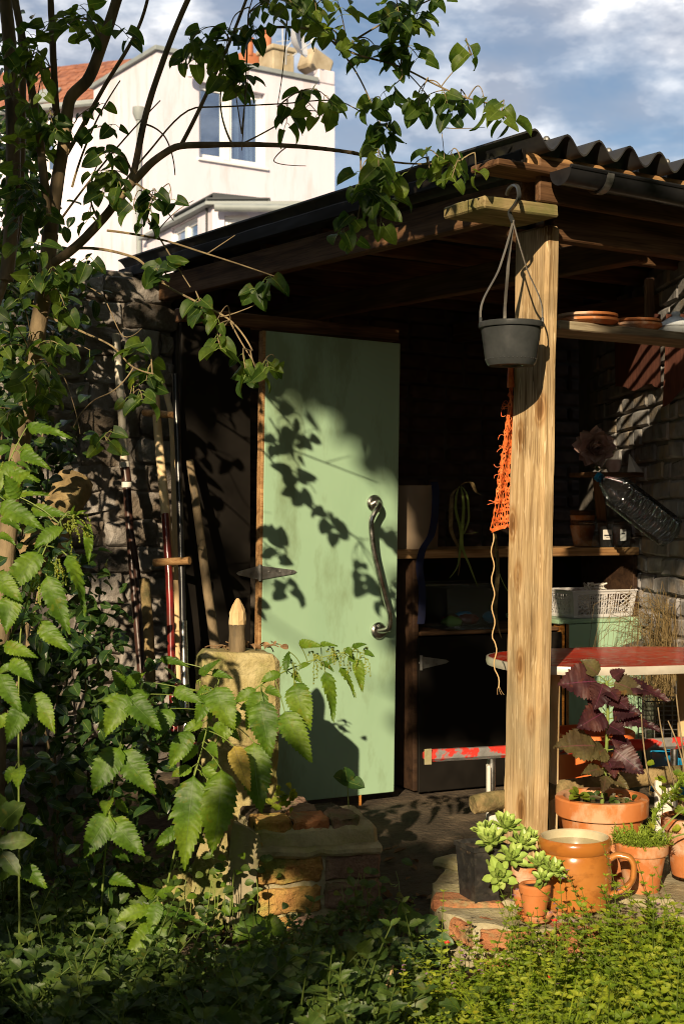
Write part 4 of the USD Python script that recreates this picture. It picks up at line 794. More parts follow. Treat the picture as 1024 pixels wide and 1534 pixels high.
# ------------------------------------------------------------------ table, benches, tub, crates
tcn = A([.905, 4.60, 0]); TZ = .715; tt_ = math.radians(15); tx = A([math.cos(tt_), math.sin(tt_), 0]); ty = A([-tx[1], tx[0], 0])
aa = np.linspace(0, 2 * math.pi, 72, endpoint=False); sgn = lambda x, p: np.sign(x) * np.abs(x) ** p
ell = lambda k, z: tcn + tx * (.435 * k * sgn(np.cos(aa), .75))[:, None] + ty * (.30 * k * sgn(np.sin(aa), .75))[:, None] + A([0, 0, z])
def rings(rs, caps=True):
    v = np.vstack(rs); n = len(rs[0]); k = np.arange(n); k2 = (k + 1) % n; f = []
    for i in range(len(rs) - 1): f += [np.stack([i * n + k, i * n + k2, (i + 1) * n + k2], 1), np.stack([i * n + k, (i + 1) * n + k2, (i + 1) * n + k], 1)]
    if caps: v = np.vstack([v, rs[0].mean(0), rs[-1].mean(0)]); o = len(v) - 2; e = (len(rs) - 1) * n; f += [np.stack([k2, k, np.full(n, o)], 1), np.stack([e + k, e + k2, np.full(n, o + 1)], 1)]
    return T(v, np.vstack(f))
tb = thing("red_table", "red enamel table with rounded corners and pale metal rim behind the post", "table", tcn)
obj(tb, "table_top", rings([ell(.985, TZ - .02), ell(.985, TZ - .001), ell(.97, TZ)]), MT["enamel"], smooth=30)
obj(tb, "rim", rings([ell(.986, TZ - .026), ell(1.0, TZ - .026), ell(1.008, TZ - .014), ell(1.002, TZ - .001), ell(.987, TZ - .0005)], False), MT["alu"], smooth=50)
for k, (a, b) in enumerate([((.30, -.17), (.27, -.20)), ((-.30, -.15), (-.33, -.2)), ((.30, .17), (.33, .2)), ((-.3, .17), (-.33, .2))]):
    q = [tcn + tx * x[0] + ty * x[1] + A([0, 0, z]) for x, z in ((a, TZ - .022), (b, .0))]
    obj(tb, "leg", tube(smoothpath(q, 8), np.linspace(.017, .013, 8), 12), MT["cut_wood"], smooth=40)
put(tb, "brace", beam(tcn + tx * .28 - ty * .19 + A([0, 0, .30]), tcn + tx * .44 - ty * .10 + A([0, 0, TZ - .06]), .028, .018), MT["cut_wood"])
# red paint bench rail on metal and wood legs
s0, s1 = W(636, 1134, 4.50), W(1040, 1113, 4.72); bdv = nrm((s1 - s0) * A([1, 1, 0])); bpv = A([-bdv[1], bdv[0], 0])
bn = thing("painted_rail", "low grey rail with chipped red paint running behind the corner post", "rail", s0 * A([1, 1, 0]))
put(bn, "bar", beam(s0 + bpv * .018, s1 + bpv * .018, .036, .038, c=.012, rough=.002, seg=.04, seed=4), MT["chipped"])
for t, b in ((.245, .018), (.93, .018)):
    p = s0 + (s1 - s0) * t + bpv * b; obj(bn, "leg", tube([p * A([1, 1, 0]), p - A([0, 0, .02])], .0125, 12), MT["tube"], smooth=40)
put(bn, "corner_plate", beam(s0 - bdv * .002 + bpv * -.002, s0 + bdv * .022 + bpv * -.002, .003, .05), MT["slab"])
put(bn, "support_board", beam(W(731, 1146, 4.56), W(731, 1146, 4.56) * A([1, 1, 0]) + A([0, 0, .02]), .012, .045, up=(0, 1, 0)), MT["white_paint"])
# log rail
l0_, l1_ = W(708, 1206, 4.26), W(1030, 1158, 4.52)
lr = thing("log_rail", "short peeled log rail set low behind the corner post", "log rail", l0_ * A([1, 1, 0]))
lpth = smoothpath([l0_, l0_ * .5 + l1_ * .5 + A([0, 0, .008]), l1_], 24)
obj(lr, "log", tube(lpth, .028 + .002 * np.sin(np.arange(24)), 16, True, .12, 3), MT["log_wood"], smooth=40)
for t in (.12, .92):
    p = l0_ + (l1_ - l0_) * t; put(lr, "leg", beam(p * A([1, 1, 0]) + bpv * .036, p + bpv * .036 + A([0, 0, .02]), .045, .016, up=bpv), MT["white_paint"])
p = l0_ + (l1_ - l0_) * .83; put(lr, "leg", beam(p * A([1, 1, 0]) - bpv * .036 , p - bpv * .036 , .022, .016, up=bpv), MT["white_paint"])
# orange tub behind the perilla
ob = A([.885, 5.05, .06]); ot = thing("orange_tub", "orange plastic tub under the red table", "tub", ob)
obj(ot, "tub", lathe(open_pot(.115, .145, .345, .006, .02, .005), 48, ob), MT["orange_plastic"], smooth=40)
ob2 = A([1.20, 4.86, .22]); bc = thing("blue_crate", "bright blue plastic crate under the table's right end", "crate", ob2)
obj(bc, "side", xf(cat([xf(cbox(.24, .006, .14, .002), moved([0, -.08, .07])), xf(cbox(.24, .006, .14, .002), moved([0, .08, .07])), xf(cbox(.006, .153, .14, .002), moved([-.117, 0, .07])), xf(cbox(.006, .153, .14, .002), moved([.117, 0, .07])), xf(cbox(.228, .153, .006, .001), moved([0, 0, .003]))]), moved(ob2, rotz(.4))), MT["blue_plastic"])
obj(bc, "stand", xf(cbox(.2, .14, .16, .004), moved(ob2 - A([0, 0, .082]), rotz(.4))), MT["brown_wood"])
wc0 = A([1.16, 4.94, .37]); wc = thing("wire_basket", "wire mesh basket behind the table legs", "wire basket", wc0)
wr = []
for k in range(9): 
    x = -.12 + .03 * k; wr += [tube([wc0 + A([x, -.06, 0]), wc0 + A([x, -.06, .16])], .0016, 4), tube([wc0 + A([x, .06, 0]), wc0 + A([x, .06, .16])], .0016, 4), tube([wc0 + A([x, -.06, .001]), wc0 + A([x, .06, .001])], .0016, 4)]
for k in range(6): z = .032 * k; wr.append(tube([wc0 + A([a, b, z]) for a, b in ((-.12, -.06), (.12, -.06), (.12, .06), (-.12, .06), (-.12, -.06))], .002, 4))
obj(wc, "wires", cat(wr), MT["hinge"])

# ------------------------------------------------------------------ hanging pot, net
hc = W(765, 485, 3.97); r1 = .0895
hg = thing("hanging_basket_pot", "grey plastic hanging pot on three straps beside the corner post", "hanging pot", hc - A([0, 0, .12]))
prof = [(0, -.112), (.030, -.112), (.034, -.117), (.064, -.117), (.070, -.107), (.0725, -.095), (.0795, -.045), (.083, -.018), (.083, -.012), (.089, -.012), (.0905, -.009), (.0905, .002), (.088, .004), (.082, .002), (.080, -.01), (.068, -.1), (0, -.105)]
obj(hg, "pot", lathe(prof, 64, hc), MT["grey_plastic"], smooth=35)
obj(hg, "drip_rim", cat([tube([hc + A([.066 * math.cos(t), .066 * math.sin(t), -.103]), hc + A([.0725 * math.cos(t), .0725 * math.sin(t), -.0985])], .002, 5) for t in np.linspace(0, 6.28, 40)[:-1]]), MT["grey_plastic"])
ap = W(768, 330, 3.925)
for k, t in enumerate((math.radians(188), math.radians(-8), math.radians(95))):
    e = hc + A([.087 * math.cos(t), .087 * math.sin(t), .0]); pth = smoothpath([e + A([0, 0, -.006]), e + A([0, 0, .03]), e * .45 + ap * .55 + A([.004 * (1 - k), 0, 0]), ap], 24)
    obj(hg, "strap", ribbon(pth, .0085, nrm(A([-math.sin(t), math.cos(t), 0]) + A([.3, 0, 0])), .0025), MT["strap"])
    obj(hg, "strap_clip", xf(cbox(.013, .008, .026, .003), moved(e + A([0, 0, .004]), rotz(t + 1.57))), MT["grey_plastic"])
hk = smoothpath([ap - A([0, 0, .004]), W(763, 318, 3.92), W(771, 306, 3.885), W(777, 292, 3.86), W(775, 280, 3.87), W(768, 277, 3.90), W(761, 284, 3.93), W(759, 292, 3.95)], 40)
obj(hg, "hook", ribbon(hk, .011, nrm(A([.75, .6, .2])), .006), MT["grey_plastic"], smooth=40)
nt = thing("orange_net_bag", "frayed orange plastic net bag hanging on the left side of the post", "net bag", W(760, 580, 4.2))
r = np.random.default_rng(4); edgeL = lambda t: 765 - 5 * t - 28 * max(t - .18, 0) ** 1.0 - 5 * math.sin(t * 9)
rows = []
for i in range(50):
    t = i / 49; yy = 556 + 236 * t; xl, xr = 762 - 2 * t - 30 * max(t - .2, 0), 772 - 2 * t
    if t < .2: xl, xr = 763 - 1 * t, 767
    rows.append([W(xl + (xr - xl) * s + .8 * r.normal() * (t > .1), yy + 5 * s * -1 + 1.5 * r.normal(), 4.215 + .012 * math.sin(9 * s + 5 * t) + .02 * s) for s in np.linspace(0, 1, 13)])
rows = A(rows); nm_ = []
for j in range(13): nm_.append(tube(rows[:, j] + r.normal(0, .0012, (50, 3)), .0014, 4, False))
for i in range(0, 50):
    if rows[i, -1, 0] - rows[i, 0, 0] > .006 and i % 3: nm_.append(ribbon(rows[i], .0052 + .003 * r.random(), A([0, 0, 1.]), .001))
for k in range(16):
    p = rows[int(r.integers(10, 49)), 0]; nm_.append(tube(smoothpath([p, p + A([-.006 - .008 * r.random(), 0, .004 * r.normal()]), p + A([-.010 - .012 * r.random(), .003, -.006 + .01 * r.normal()])], 6), .0008, 3, False))
obj(nt, "mesh", cat(nm_), MT["net"])
obj(nt, "hem", ribbon(smoothpath([rows[49, 0] + A([.004, 0, -.004]), rows[49, 6], rows[49, 12]], 16), .011, A([0, 0, 1.]), .003), MT["net"])
obj(nt, "neck", tube(smoothpath([W(766, 535, 4.22), W(764, 560, 4.215), W(765, 580, 4.215)], 10), np.linspace(.006, .012, 10), 8, True, .2, 1), MT["net"])
sps = [W(737 + 2.2 * math.sin(i * .8) + (i / 44) * 3 + (2 if i > 30 else 0) + (6 * max(i - 39, 0) / 5), 795 + 236 * i / 44, 4.215 - .0015 * (i % 2)) for i in range(45)]
obj(nt, "string", tube(sps, .0021, 5), MT["string"], smooth=True)
obj(nt, "frayed_end", cat([tube(smoothpath([sps[-2], sps[-1] + A([.006 * k, 0, -.006]), sps[-1] + A([.012 * k + .004, 0, -.02])], 6), .0008, 3, False) for k in (-.6, .3, 1)]), MT["string"])

# ------------------------------------------------------------------ left: block with stick, slabs, plinths, stump, tools
bc_ = A([(354 - 512) / F * 4.40, 4.44, 0]); bk = thing("concrete_block", "tall yellowed concrete block with crumbling edges beside the door", "concrete block", bc_)
zt = CZ - (975 - 767) / F * 4.40
vv = cbox(.235, .20, zt, .02).subdivide_to_size(.035, max_iter=10); v = vv.vertices.copy()
v += (np.stack([meshkit.fbm(v * 9 + k * 17, 3, k) for k in range(3)], 1) - .5) * .022
v[:, 2] -= .015 * np.clip(v[:, 0] / .12, 0, 1) ** 2 * (v[:, 2] > .2)
obj(bk, "block", T(v, vv.faces), MT["concrete"], M=moved(bc_ + A([0, 0, zt / 2]), rotz(.22)), smooth=45)
db = thing("leaf_litter", "dry twigs and dead leaves lying on top of the concrete block", "litter", bc_ + A([0, 0, zt])); db_r = np.random.default_rng(9)
for k in range(26):
    p = bc_ + A([db_r.uniform(-.10, .11), db_r.uniform(-.08, .07), zt + .006]); p[0] += .03; d = A([db_r.normal(), db_r.normal(), .15 * db_r.normal()])
    if k % 2: obj(db, "twig", tube(smoothpath([p, p + nrm(d) * .02 + A([0, 0, .006]), p + nrm(d) * .045], 6), .0018, 5), MT["dry"])
    else: lv = leaf(.032, .018, "oval", 4, .6, 1.2, seed=k); obj(db, "leaf", T(*lv[:2]), MT["dry"], M=aim(p + A([0, 0, .008]), d + A([0, 0, .2]), db_r.normal(0, .5, 3) + A([0, 0, 1])))
sp_ = A([(355 - 512) / F * 4.40, 4.40, zt - .004]); sk = thing("sharpened_stake", "short whittled wooden stake standing point up on the concrete block", "stake", sp_)
obj(sk, "shaft", tube([sp_ + A([0, 0, z]) for z in np.linspace(0, .086, 8)], .0255 + .001 * np.sin(np.arange(8)), 18, True, .08, 2), MT["bark"], smooth=40)
pr_ = [(.0262, .0845), (.0268, .10), (.0255, .122), (.017, .146), (.009, .160), (.003, .166), (0, .166)]
tip = lathe(pr_, 9, sp_ + A([.001, 0, 0])); tip = rough(tip.subdivide(), .0022, 60, 3); obj(sk, "whittled_tip", tip, MT["cut_wood"])
# left brick plinth
PA = W(382, 1300, 4.02); PA[2] = -.05; pth_ = math.radians(14); PX = A([math.cos(pth_), math.sin(pth_), 0]); PY = A([-PX[1], PX[0], 0])
lp_ = thing("brick_plinth", "mossy stepped brick plinth under the green door", "brick plinth", PA)
pw = (CZ - .0) and .385
r = np.random.default_rng(31)
def course(parent, o, x, y, L, z, h, d, mats, start, bl=.20, gap=.008, depth_bricks=True, seed=0):
    rr = np.random.default_rng(seed); xx = start
    while xx < L - .02:
        w = min(bl * (.55 if rr.random() < .3 else 1.0), L - xx); 
        if L - xx - w < .05: w = L - xx
        m = cbox(w - gap, d, h - gap, .006).subdivide_to_size(.022, max_iter=10); m = rough(m, .0075, 20, int(rr.integers(1e6))); m = rough(m, .0055, 75, int(rr.integers(1e6)))
        M = fr(o + x * (xx + w / 2) + y * (d / 2 + rr.normal() * .003) + A([0, 0, z + h / 2]), x, y, A([0, 0, 1.])) @ trimesh.transformations.rotation_matrix(rr.normal() * .02, [0, 1, 0])
        mt = mats(xx + w / 2) if callable(mats) else mats[int(rr.integers(len(mats)))]
        obj(parent, "brick", m, mt, M=M, smooth=50); xx += w
ml = lambda s: MT["brick_moss"] if s < .12 else (MT["brick"] if s < .2 else MT["brick_dull"])
for z, o0, L, dp_ in ((0.0, 0, .375, .11), (.085, 0, .375, .11), (.17, .0, .372, .11), (.275, .003, .31, .12)):
    course(lp_, PA + PX * o0 + PY * (.02 if z > .25 else 0), PX, PY, L, z, .08, dp_, ml, 0, seed=int(z * 100) + 2)
    course(lp_, PA + PX * (L + o0 - .10) + PY * (.115 + (.02 if z > .25 else 0)), PY, -PX, .22, z, .08, .10, [MT["brick_dull"]], 0, seed=int(z * 100) + 9)
mc = rough(cbox(.36, .30, .33, .012).subdivide_to_size(.04, max_iter=10), .007, 20, 4); obj(lp_, "mortar", mc, MT["mortar"], M=fr(PA + PX * .185 + PY * .165 + A([0, 0, .163]), PX, PY, A([0, 0, 1.])), smooth=50)
led = rough(cbox(.38, .15, .028, .010).subdivide_to_size(.03, max_iter=10), .008, 25, 5); obj(lp_, "mortar_ledge", led, MT["mortar"], M=fr(PA + PX * .185 + PY * .06 + A([0, 0, .261]), PX, PY, A([0, 0, 1.])), smooth=50)
tp = rough(cbox(.29, .26, .03, .01).subdivide_to_size(.03, max_iter=10), .010, 25, 6); obj(lp_, "earth_cap", tp, MT["soil"], M=fr(PA + PX * .155 + PY * .17 + A([0, 0, .326]), PX, PY, A([0, 0, 1.])), smooth=50)
# curved stone slabs leaning on it
def slab(name, label, pts, th, bend, seed, mt="slab", top=None):
    """outline in px at depth -> curved plate"""
    from shapely.geometry import Polygon
    D = pts[0]; poly = A([W(x, y, D)[[0, 2]] for x, y in pts[1]]); cx = poly.mean(0)
    m = trimesh.creation.extrude_polygon(Polygon(poly - cx), th, engine="earcut").subdivide_to_size(.03, max_iter=10); v = m.vertices
    v = np.stack([v[:, 0], v[:, 2] + bend * v[:, 0] ** 2 + .25 * (v[:, 1] + .0), v[:, 1]], 1)
    m = rough(T(v + A([cx[0], D, cx[1]]), m.faces), .006, 18, seed)
    t_ = thing(name, label, "stone slab", A([cx[0], D, 0])); obj(t_, "slab", m, MT[mt], smooth=50)
slab("stone_slab", "curved grey stone slab leaning against the mossy brick plinth", (4.0, [(333, 1375), (338, 1325), (343, 1270), (349, 1238), (388, 1255), (392, 1275), (384, 1320), (371, 1370), (365, 1390)]), .045, 3.5, 5)
slab("stone_slab", "mossy broken stone propped left of the curved grey slab", (4.06, [(282, 1370), (288, 1300), (300, 1262), (322, 1240), (338, 1252), (344, 1300), (334, 1378), (300, 1392)]), .06, 1.5, 8, "mossy_stone")
rk = W(262, 1318, 4.1); rk[2] = .0; rk_ = thing("garden_stone", "rough yellowed stone lying left of the slabs", "stone", rk); obj(rk_, "stone", lump(.075, 3, .3, 3, (1, .9, 1.2), rk + A([0, 0, .06])), MT["concrete"], smooth=50)
# right brick plinth under the pots
QZ = .150; q_r = np.random.default_rng(8)
rp_ = thing("pot_plinth", "crumbling low brick and mortar plinth carrying the flower pots", "brick plinth", A([.6, 3.9, 0]))
out = [(.235, 3.80), (.25, 3.68), (.32, 3.58), (.48, 3.53), (.70, 3.56), (.90, 3.64), (1.35, 3.86), (1.35, 4.5), (.72, 4.42), (.30, 4.22), (.235, 4.0)]
from shapely.geometry import Polygon
pc = trimesh.creation.extrude_polygon(Polygon(out).buffer(-.016), QZ - .012 + .06, engine="earcut").subdivide_to_size(.05, max_iter=10)
obj(rp_, "mortar", rough(T(pc.vertices - A([0, 0, .06]), pc.faces), .010, 16, 2), MT["mortar"], smooth=50)
edge = out[:7]
for j in range(2):
    for i in range(len(edge) - 1):
        a, b = A([*edge[i], 0]), A([*edge[i + 1], 0]); dd_ = nrm(b - a); nn_ = A([-dd_[1], dd_[0], 0]); L = np.linalg.norm(b - a)
        course(rp_, a + dd_ * (.02 if j else 0) + nn_ * (.004 + .01 * q_r.random()), dd_, nn_, L - .01, -.012 + j * .078, .078, .09, [MT["brick"], MT["brick"], MT["brick_moss"], MT["mortar"]], 0, bl=.17, gap=.02, seed=50 + j * 10 + i)
for k in range(16):
    p = A([q_r.uniform(.32, 1.1), q_r.uniform(3.7, 4.2), QZ - .013]); m = rough(cbox(.19, .095, .03, .01).subdivide_to_size(.04), .006, 20, k)
    obj(rp_, "paving_brick", m, MT["brick"] if k % 3 else MT["mortar"], M=moved(p + A([0, 0, .0005 * k]), rotz(q_r.normal())), smooth=50) if k < 12 else None
# sawn log and garden tools
sg = thing("sawn_log", "short weathered sawn log leaning in the foliage by the wall", "log", W(105, 750, 4.75))
l0, l1 = W(78, 790, 4.6), W(112, 722, 4.72); pt = smoothpath([l0 - (l1 - l0) * .9, l0, l1], 14)
obj(sg, "log", tube(pt, np.linspace(.066, .063, 14), 22, True, .22, 7), MT["log_wood"], smooth=35)
def tool(name, label, cat_, segs, n=12):
    """segs: (part name, material, [points], radius or radii)"""
    t_ = thing(name, label, cat_, A(segs[0][2][0]) * A([1, 1, 0]))
    for nm, m, pts, rad in segs: 
        rad = np.atleast_1d(rad); k = max(len(pts) * 5, 10); obj(t_, nm, tube(smoothpath(pts, k), np.interp(np.linspace(0, 1, k), np.linspace(0, 1, len(rad)), rad), n, True, .05 if m in ("bark", "cut_wood", "moss_wood") else 0, 3), MT[m], smooth=40)
    return t_
def tp_(px, py, D): return W(px, py, D)
tool("cream_pole", "long cream painted pole with dark red band leaning on the white wall", "pole", [("pole", "cream", [tp_(173, 500, 5.95), tp_(181, 600, 5.92), tp_(186, 690, 5.88)], .0165), ("collar", "white_paint", [tp_(186, 692, 5.88), tp_(187, 700, 5.88)], .0215), ("band", "brown_gloss", [tp_(187, 700, 5.88), tp_(190, 722, 5.87)], .020), ("collar", "white_paint", [tp_(190, 722, 5.87), tp_(190, 730, 5.87)], .0215), ("lower_pole", "brown_gloss", [tp_(190, 730, 5.87), tp_(197, 830, 5.8), tp_(212, 1010, 5.65), W(222, 1130, 5.55)], .0165)])
tool("long_handled_rake", "wooden handled garden tool with forked top leaning beside the doorway", "garden tool", [("handle", "cut_wood", [tp_(231, 560, 5.1), tp_(236, 640, 5.05), tp_(247, 760, 4.98), tp_(254, 850, 4.95)], [.014, .016, .017]), ("crossbar", "rail_wood", [tp_(216, 618, 5.1), tp_(262, 622, 5.0)], .013), ("shaft", "red_gloss", [tp_(247, 770, 4.96), tp_(254, 880, 4.9), tp_(257, 985, 4.86), tp_(262, 1110, 4.8)], .0135)])
tool("grey_broom_pole", "grey metal broom pole with dark grip leaning by the doorway", "broom", [("grip", "gutter", [tp_(262, 560, 5.02), tp_(268, 720, 4.96), tp_(274, 930, 4.88)], .0115), ("pole", "tube", [tp_(274, 930, 4.88), tp_(277, 1030, 4.85), tp_(279, 1130, 4.8)], .0135), ("head", "red_gloss", [tp_(262, 1125, 4.8), tp_(296, 1120, 4.78)], .02)])
tool("rough_branch_pole", "rough bark pole leaning nearest the dark opening", "pole", [("pole", "bark", [tp_(284, 690, 4.98), tp_(297, 780, 4.93), tp_(310, 880, 4.88), tp_(322, 968, 4.84), tp_(334, 1100, 4.76)], [.013, .015, .017, .018])])
tool("spade_handle", "pale wooden shaft with D grip crossing behind the red handle", "garden tool", [("shaft", "cut_wood", [tp_(243, 575, 5.25), tp_(256, 620, 5.2), tp_(262, 760, 5.1), tp_(266, 1000, 5.0), tp_(268, 1100, 4.95)], [.010, .013, .014]), ("grip", "rail_wood", [tp_(231, 843, 4.93), tp_(284, 840, 4.88)], .014)])
tool("bamboo_stake", "thick yellow-brown stake standing at the wall foot among leaves", "stake", [("stake", "log_wood", [tp_(216, 868, 5.1), tp_(222, 940, 5.06), tp_(226, 1040, 5.0), tp_(230, 1130, 4.95)], [.019, .018])])
tool("thin_cane", "thin brown cane leaning between the cream pole and the stake", "cane", [("cane", "brown_gloss", [tp_(196, 800, 5.6), tp_(210, 900, 5.5), tp_(216, 1000, 5.4), tp_(219, 1110, 5.3)], .013)])
# ------------------------------------------------------------------ pots on the right plinth
mp_ = A([.607, 3.72, QZ + .004]); mg = thing("stoneware_mug", "big glossy brown stoneware mug with one handle, filled with water", "mug", mp_)
obj(mg, "body", lathe([(0, 0), (.083, 0), (.089, .006), (.094, .04), (.0955, .09), (.094, .128), (.0885, .139), (.0885, .143), (.093, .147), (.0955, .157), (.0955, .168), (.092, .177), (.088, .179)], 72, mp_), MT["mug"], smooth=45)
obj(mg, "inside", lathe([(.088, .179), (.084, .176), (.083, .165), (.085, .13), (.085, .02), (0, .012)], 64, mp_), MT["mug_in"], smooth=45)
obj(mg, "water", lathe([(0, .157), (.0835, .157)], 48, mp_), MT["water"])
hx_ = nrm(A([.97, -.24, 0]))
hpts = smoothpath([mp_ + hx_ * r_ + A([0, 0, z]) for r_, z in ((.092, .125), (.112, .136), (.138, .132), (.152, .108), (.150, .080), (.135, .056), (.112, .040), (.091, .030))], 40)
hring = []
tg = np.gradient(hpts, axis=0); sd = np.cross(nrm(hx_), [0, 0, 1.])
for p, t in zip(hpts, tg): n_ = np.cross(nrm(t), sd); hring.append([p + sd * .0145 * math.cos(a) + n_ * .0085 * math.sin(a) for a in np.linspace(0, 2 * math.pi, 14, endpoint=False)])
obj(mg, "handle", rings([A(x) for x in hring]), MT["mug"], smooth=60)
def soil_disc(parent, c, r, z, seed, amp=.006, mt="soil"):
    a = np.linspace(0, 2 * math.pi, 28, endpoint=False); rr = np.linspace(0, r, 9); pts = [c + A([x * math.cos(t), x * math.sin(t), z]) for x in rr for t in a]; pts = A(pts)
    pts[:, 2] += (meshkit.fbm(pts * 45, 3, seed) - .4) * amp * 2.4; f = []
    for i in range(8):
        for k in range(28): p, q = i * 28 + k, i * 28 + (k + 1) % 28; f += [[p, p + 28, q + 28], [p, q + 28, q]]
    obj(parent, "soil", T(pts, f), MT[mt], smooth=True)
def terra(name, label, c, r0, r1, h, rim, rimh, mt="terracotta", soil=.02, saucer_r=None):
    t_ = thing(name, label, "plant pot", c); z0 = .012 if saucer_r else 0
    obj(t_, "pot", lathe([(r, z + z0) for r, z in ([(0, 0), (r0 - .003, 0), (r0, .003), (r1 - .0, h - rimh - .002), (r1 - .0, h - rimh), (r1 + rim - .002, h - rimh), (r1 + rim, h - rimh + .004), (r1 + rim + .001, h - .005), (r1 + rim - .003, h), (r1 - .008, h), (r1 - .010, h - .004), (r0 - .01, .012), (0, .012)])], 56, c), MT[mt], smooth=35)
    if saucer_r: obj(t_, "saucer", lathe([(0, 0), (saucer_r * .85, 0), (saucer_r, .014), (saucer_r - .004, .016), (saucer_r * .82, .006), (0, .006)], 36, c), MT[mt], smooth=35)
    soil_disc(t_, c, r1 - .009, h - soil + z0, len(used))
    return t_
P_per = A([.745, 4.085, QZ]); terra("large_terracotta_pot", "large terracotta pot with broad rim holding the purple-leaved plant", P_per, .088, .118, .215, .014, .052, "terra_new", .022)
P_sed = A([.812, 3.86, QZ]); terra("terracotta_pot", "medium terracotta pot of feathery green stonecrop right of the brown mug", P_sed, .045, .064, .135, .007, .030, "terra_new", .010)
P_sml = A([.487, 3.60, QZ]); terra("small_terracotta_pot", "small terracotta pot on saucer with pale succulent in front of the mug", P_sml, .027, .037, .078, .003, .024, "terra_new", .008, .045)
P_sm2 = A([.482, 3.73, QZ]); terra("small_terracotta_pot", "small terracotta pot half hidden behind the succulents", P_sm2, .030, .040, .105, .003, .026, "terracotta", .008)
P_rt = A([.985, 4.00, QZ + .01]); terra("edge_terracotta_pot", "terracotta pot with tall stems cut off by the right picture edge", P_rt, .058, .080, .165, .008, .034, "terracotta", .012)
P_bk = A([.372, 3.80, QZ - .005]); kt_ = thing("black_square_planter", "square black plastic planter of pale green rosettes beside the post", "plant pot", P_bk)
def sq(s, z): return A([P_bk + A([x * s, y * s, z]) for x, y in ((-1, -1), (1, -1), (1, 1), (-1, 1))] ) 
Rb = rotz(math.radians(24))[:3, :3]; sqr = lambda s, z: (sq(s, z) - P_bk) @ Rb.T + P_bk
obj(kt_, "pot", rings([sqr(.042, 0), sqr(.051, .140), sqr(.055, .141), sqr(.055, .153), sqr(.052, .153), sqr(.050, .14), sqr(.040, .01)]), MT["black_pot"])
obj(kt_, "soil", rough(xf(cbox(.098, .098, .01, .002).subdivide_to_size(.012), moved(P_bk + A([0, 0, .136]), rotz(math.radians(24)))), .004, 60, 3), MT["soil"])

# ------------------------------------------------------------------ plants
def leaf_part(parent, base, tip, width, mt, kind="nettle", up=(0, -.7, .6), n=12, **k):
    base, tip = A(base), A(tip); L = np.linalg.norm(tip - base); cu = k.get("curl", .5)
    v, f, uv = leaf(L * (1 + .06 * cu * cu), width, kind, n, **k)
    M = aim(base, tip - base, up)
    if abs(cu) > .05: M = M @ trimesh.transformations.rotation_matrix(-cu / 2, [0, 1, 0])
    return obj(parent, "leaf", T(v, f), MT[mt], M=M, smooth=True, uv=uv)
NK = dict(kind="nettle", n=28, serr=1.0, veins=7)
def catkins(parent, p, n, rr, L=.05, mt="lime"):
    ms = []
    for k in range(n):
        d = nrm(rr.normal(0, 1, 3) + A([0, 0, -.3])); e = p + d * L * rr.uniform(.5, 1); q = smoothpath([p, (p + e) / 2 + A([0, 0, .012]), e - A([0, 0, .012])], 9); ms.append(tube(q, .0009, 3, False))
        for x in q[2:]: ms.append(lump(.0026, k, .3, 0, at=x + rr.normal(0, .0016, 3)))
    obj(parent, "flower_tassel", cat(ms), MT[mt])
def rosette(parent, c, up, r, n, rr, mt="succulent", k0=.9, w=.30):
    up = nrm(up); a = nrm(np.cross(up, [.3, .9, .1])); b = np.cross(up, a)
    for i in range(n):
        t = i * 2.39996; el = 1.25 * (1 - (i + .5) / n) ** 1.1 + .05; d = (a * math.cos(t) + b * math.sin(t)) * math.cos(el) + up * math.sin(el); L = r * (.55 + .45 * (i / n)) * rr.uniform(.9, 1.08)
        v, f, _ = leaf(L, L * w * 2 * .72, "spoon", 6, .55, -.35); vb = v.copy(); vb[:, 2] -= .10 * L * np.sin(np.clip(v[:, 0] / L, 0, 1) * math.pi) + .0012
        m = T(np.vstack([v, vb]), np.vstack([f, f[:, ::-1] + len(v)])); obj(parent, "leaf", m, MT[mt], M=aim(c + d * r * .04, d, up), smooth=True)
rr = np.random.default_rng(21)
def succ(name, label, base, heads, group=None):
    t_ = thing(name, label, "succulent", base)
    for (px, py, D, r, n, u) in heads:
        c = W(px, py, D); r = r * 1.06; obj(t_, "stem", tube(smoothpath([base, base * .5 + c * .5 + A([0, -.01, -.012]), c], 10), .0045, 7), MT["stem"], smooth=True); rosette(t_, c, u, r, n, rr)
    return t_
succ("rosette_succulent", "branching pale green rosette succulent spilling from the black planter", P_bk + A([0, 0, .14]),
     [(735, 1262, 3.76, .050, 20, (-.2, -.5, .9)), (757, 1240, 3.82, .050, 20, (.2, -.4, .9)), (780, 1264, 3.74, .044, 18, (.3, -.5, .8)), (748, 1313, 3.66, .048, 20, (-.1, -.9, .45)), (765, 1286, 3.68, .044, 18, (.15, -.7, .7)), (725, 1246, 3.84, .040, 16, (-.4, -.2, .9)), (790, 1256, 3.8, .040, 16, (.5, -.3, .8))])
succ("small_succulent", "small grey green rosette succulent growing in the saucered terracotta pot", P_sml + A([0, 0, .08]),
     [(807, 1296, 3.60, .038, 18, (-.1, -.5, .9)), (826, 1305, 3.57, .038, 18, (.35, -.5, .8)), (812, 1316, 3.55, .028, 14, (-.1, -.7, .7))])
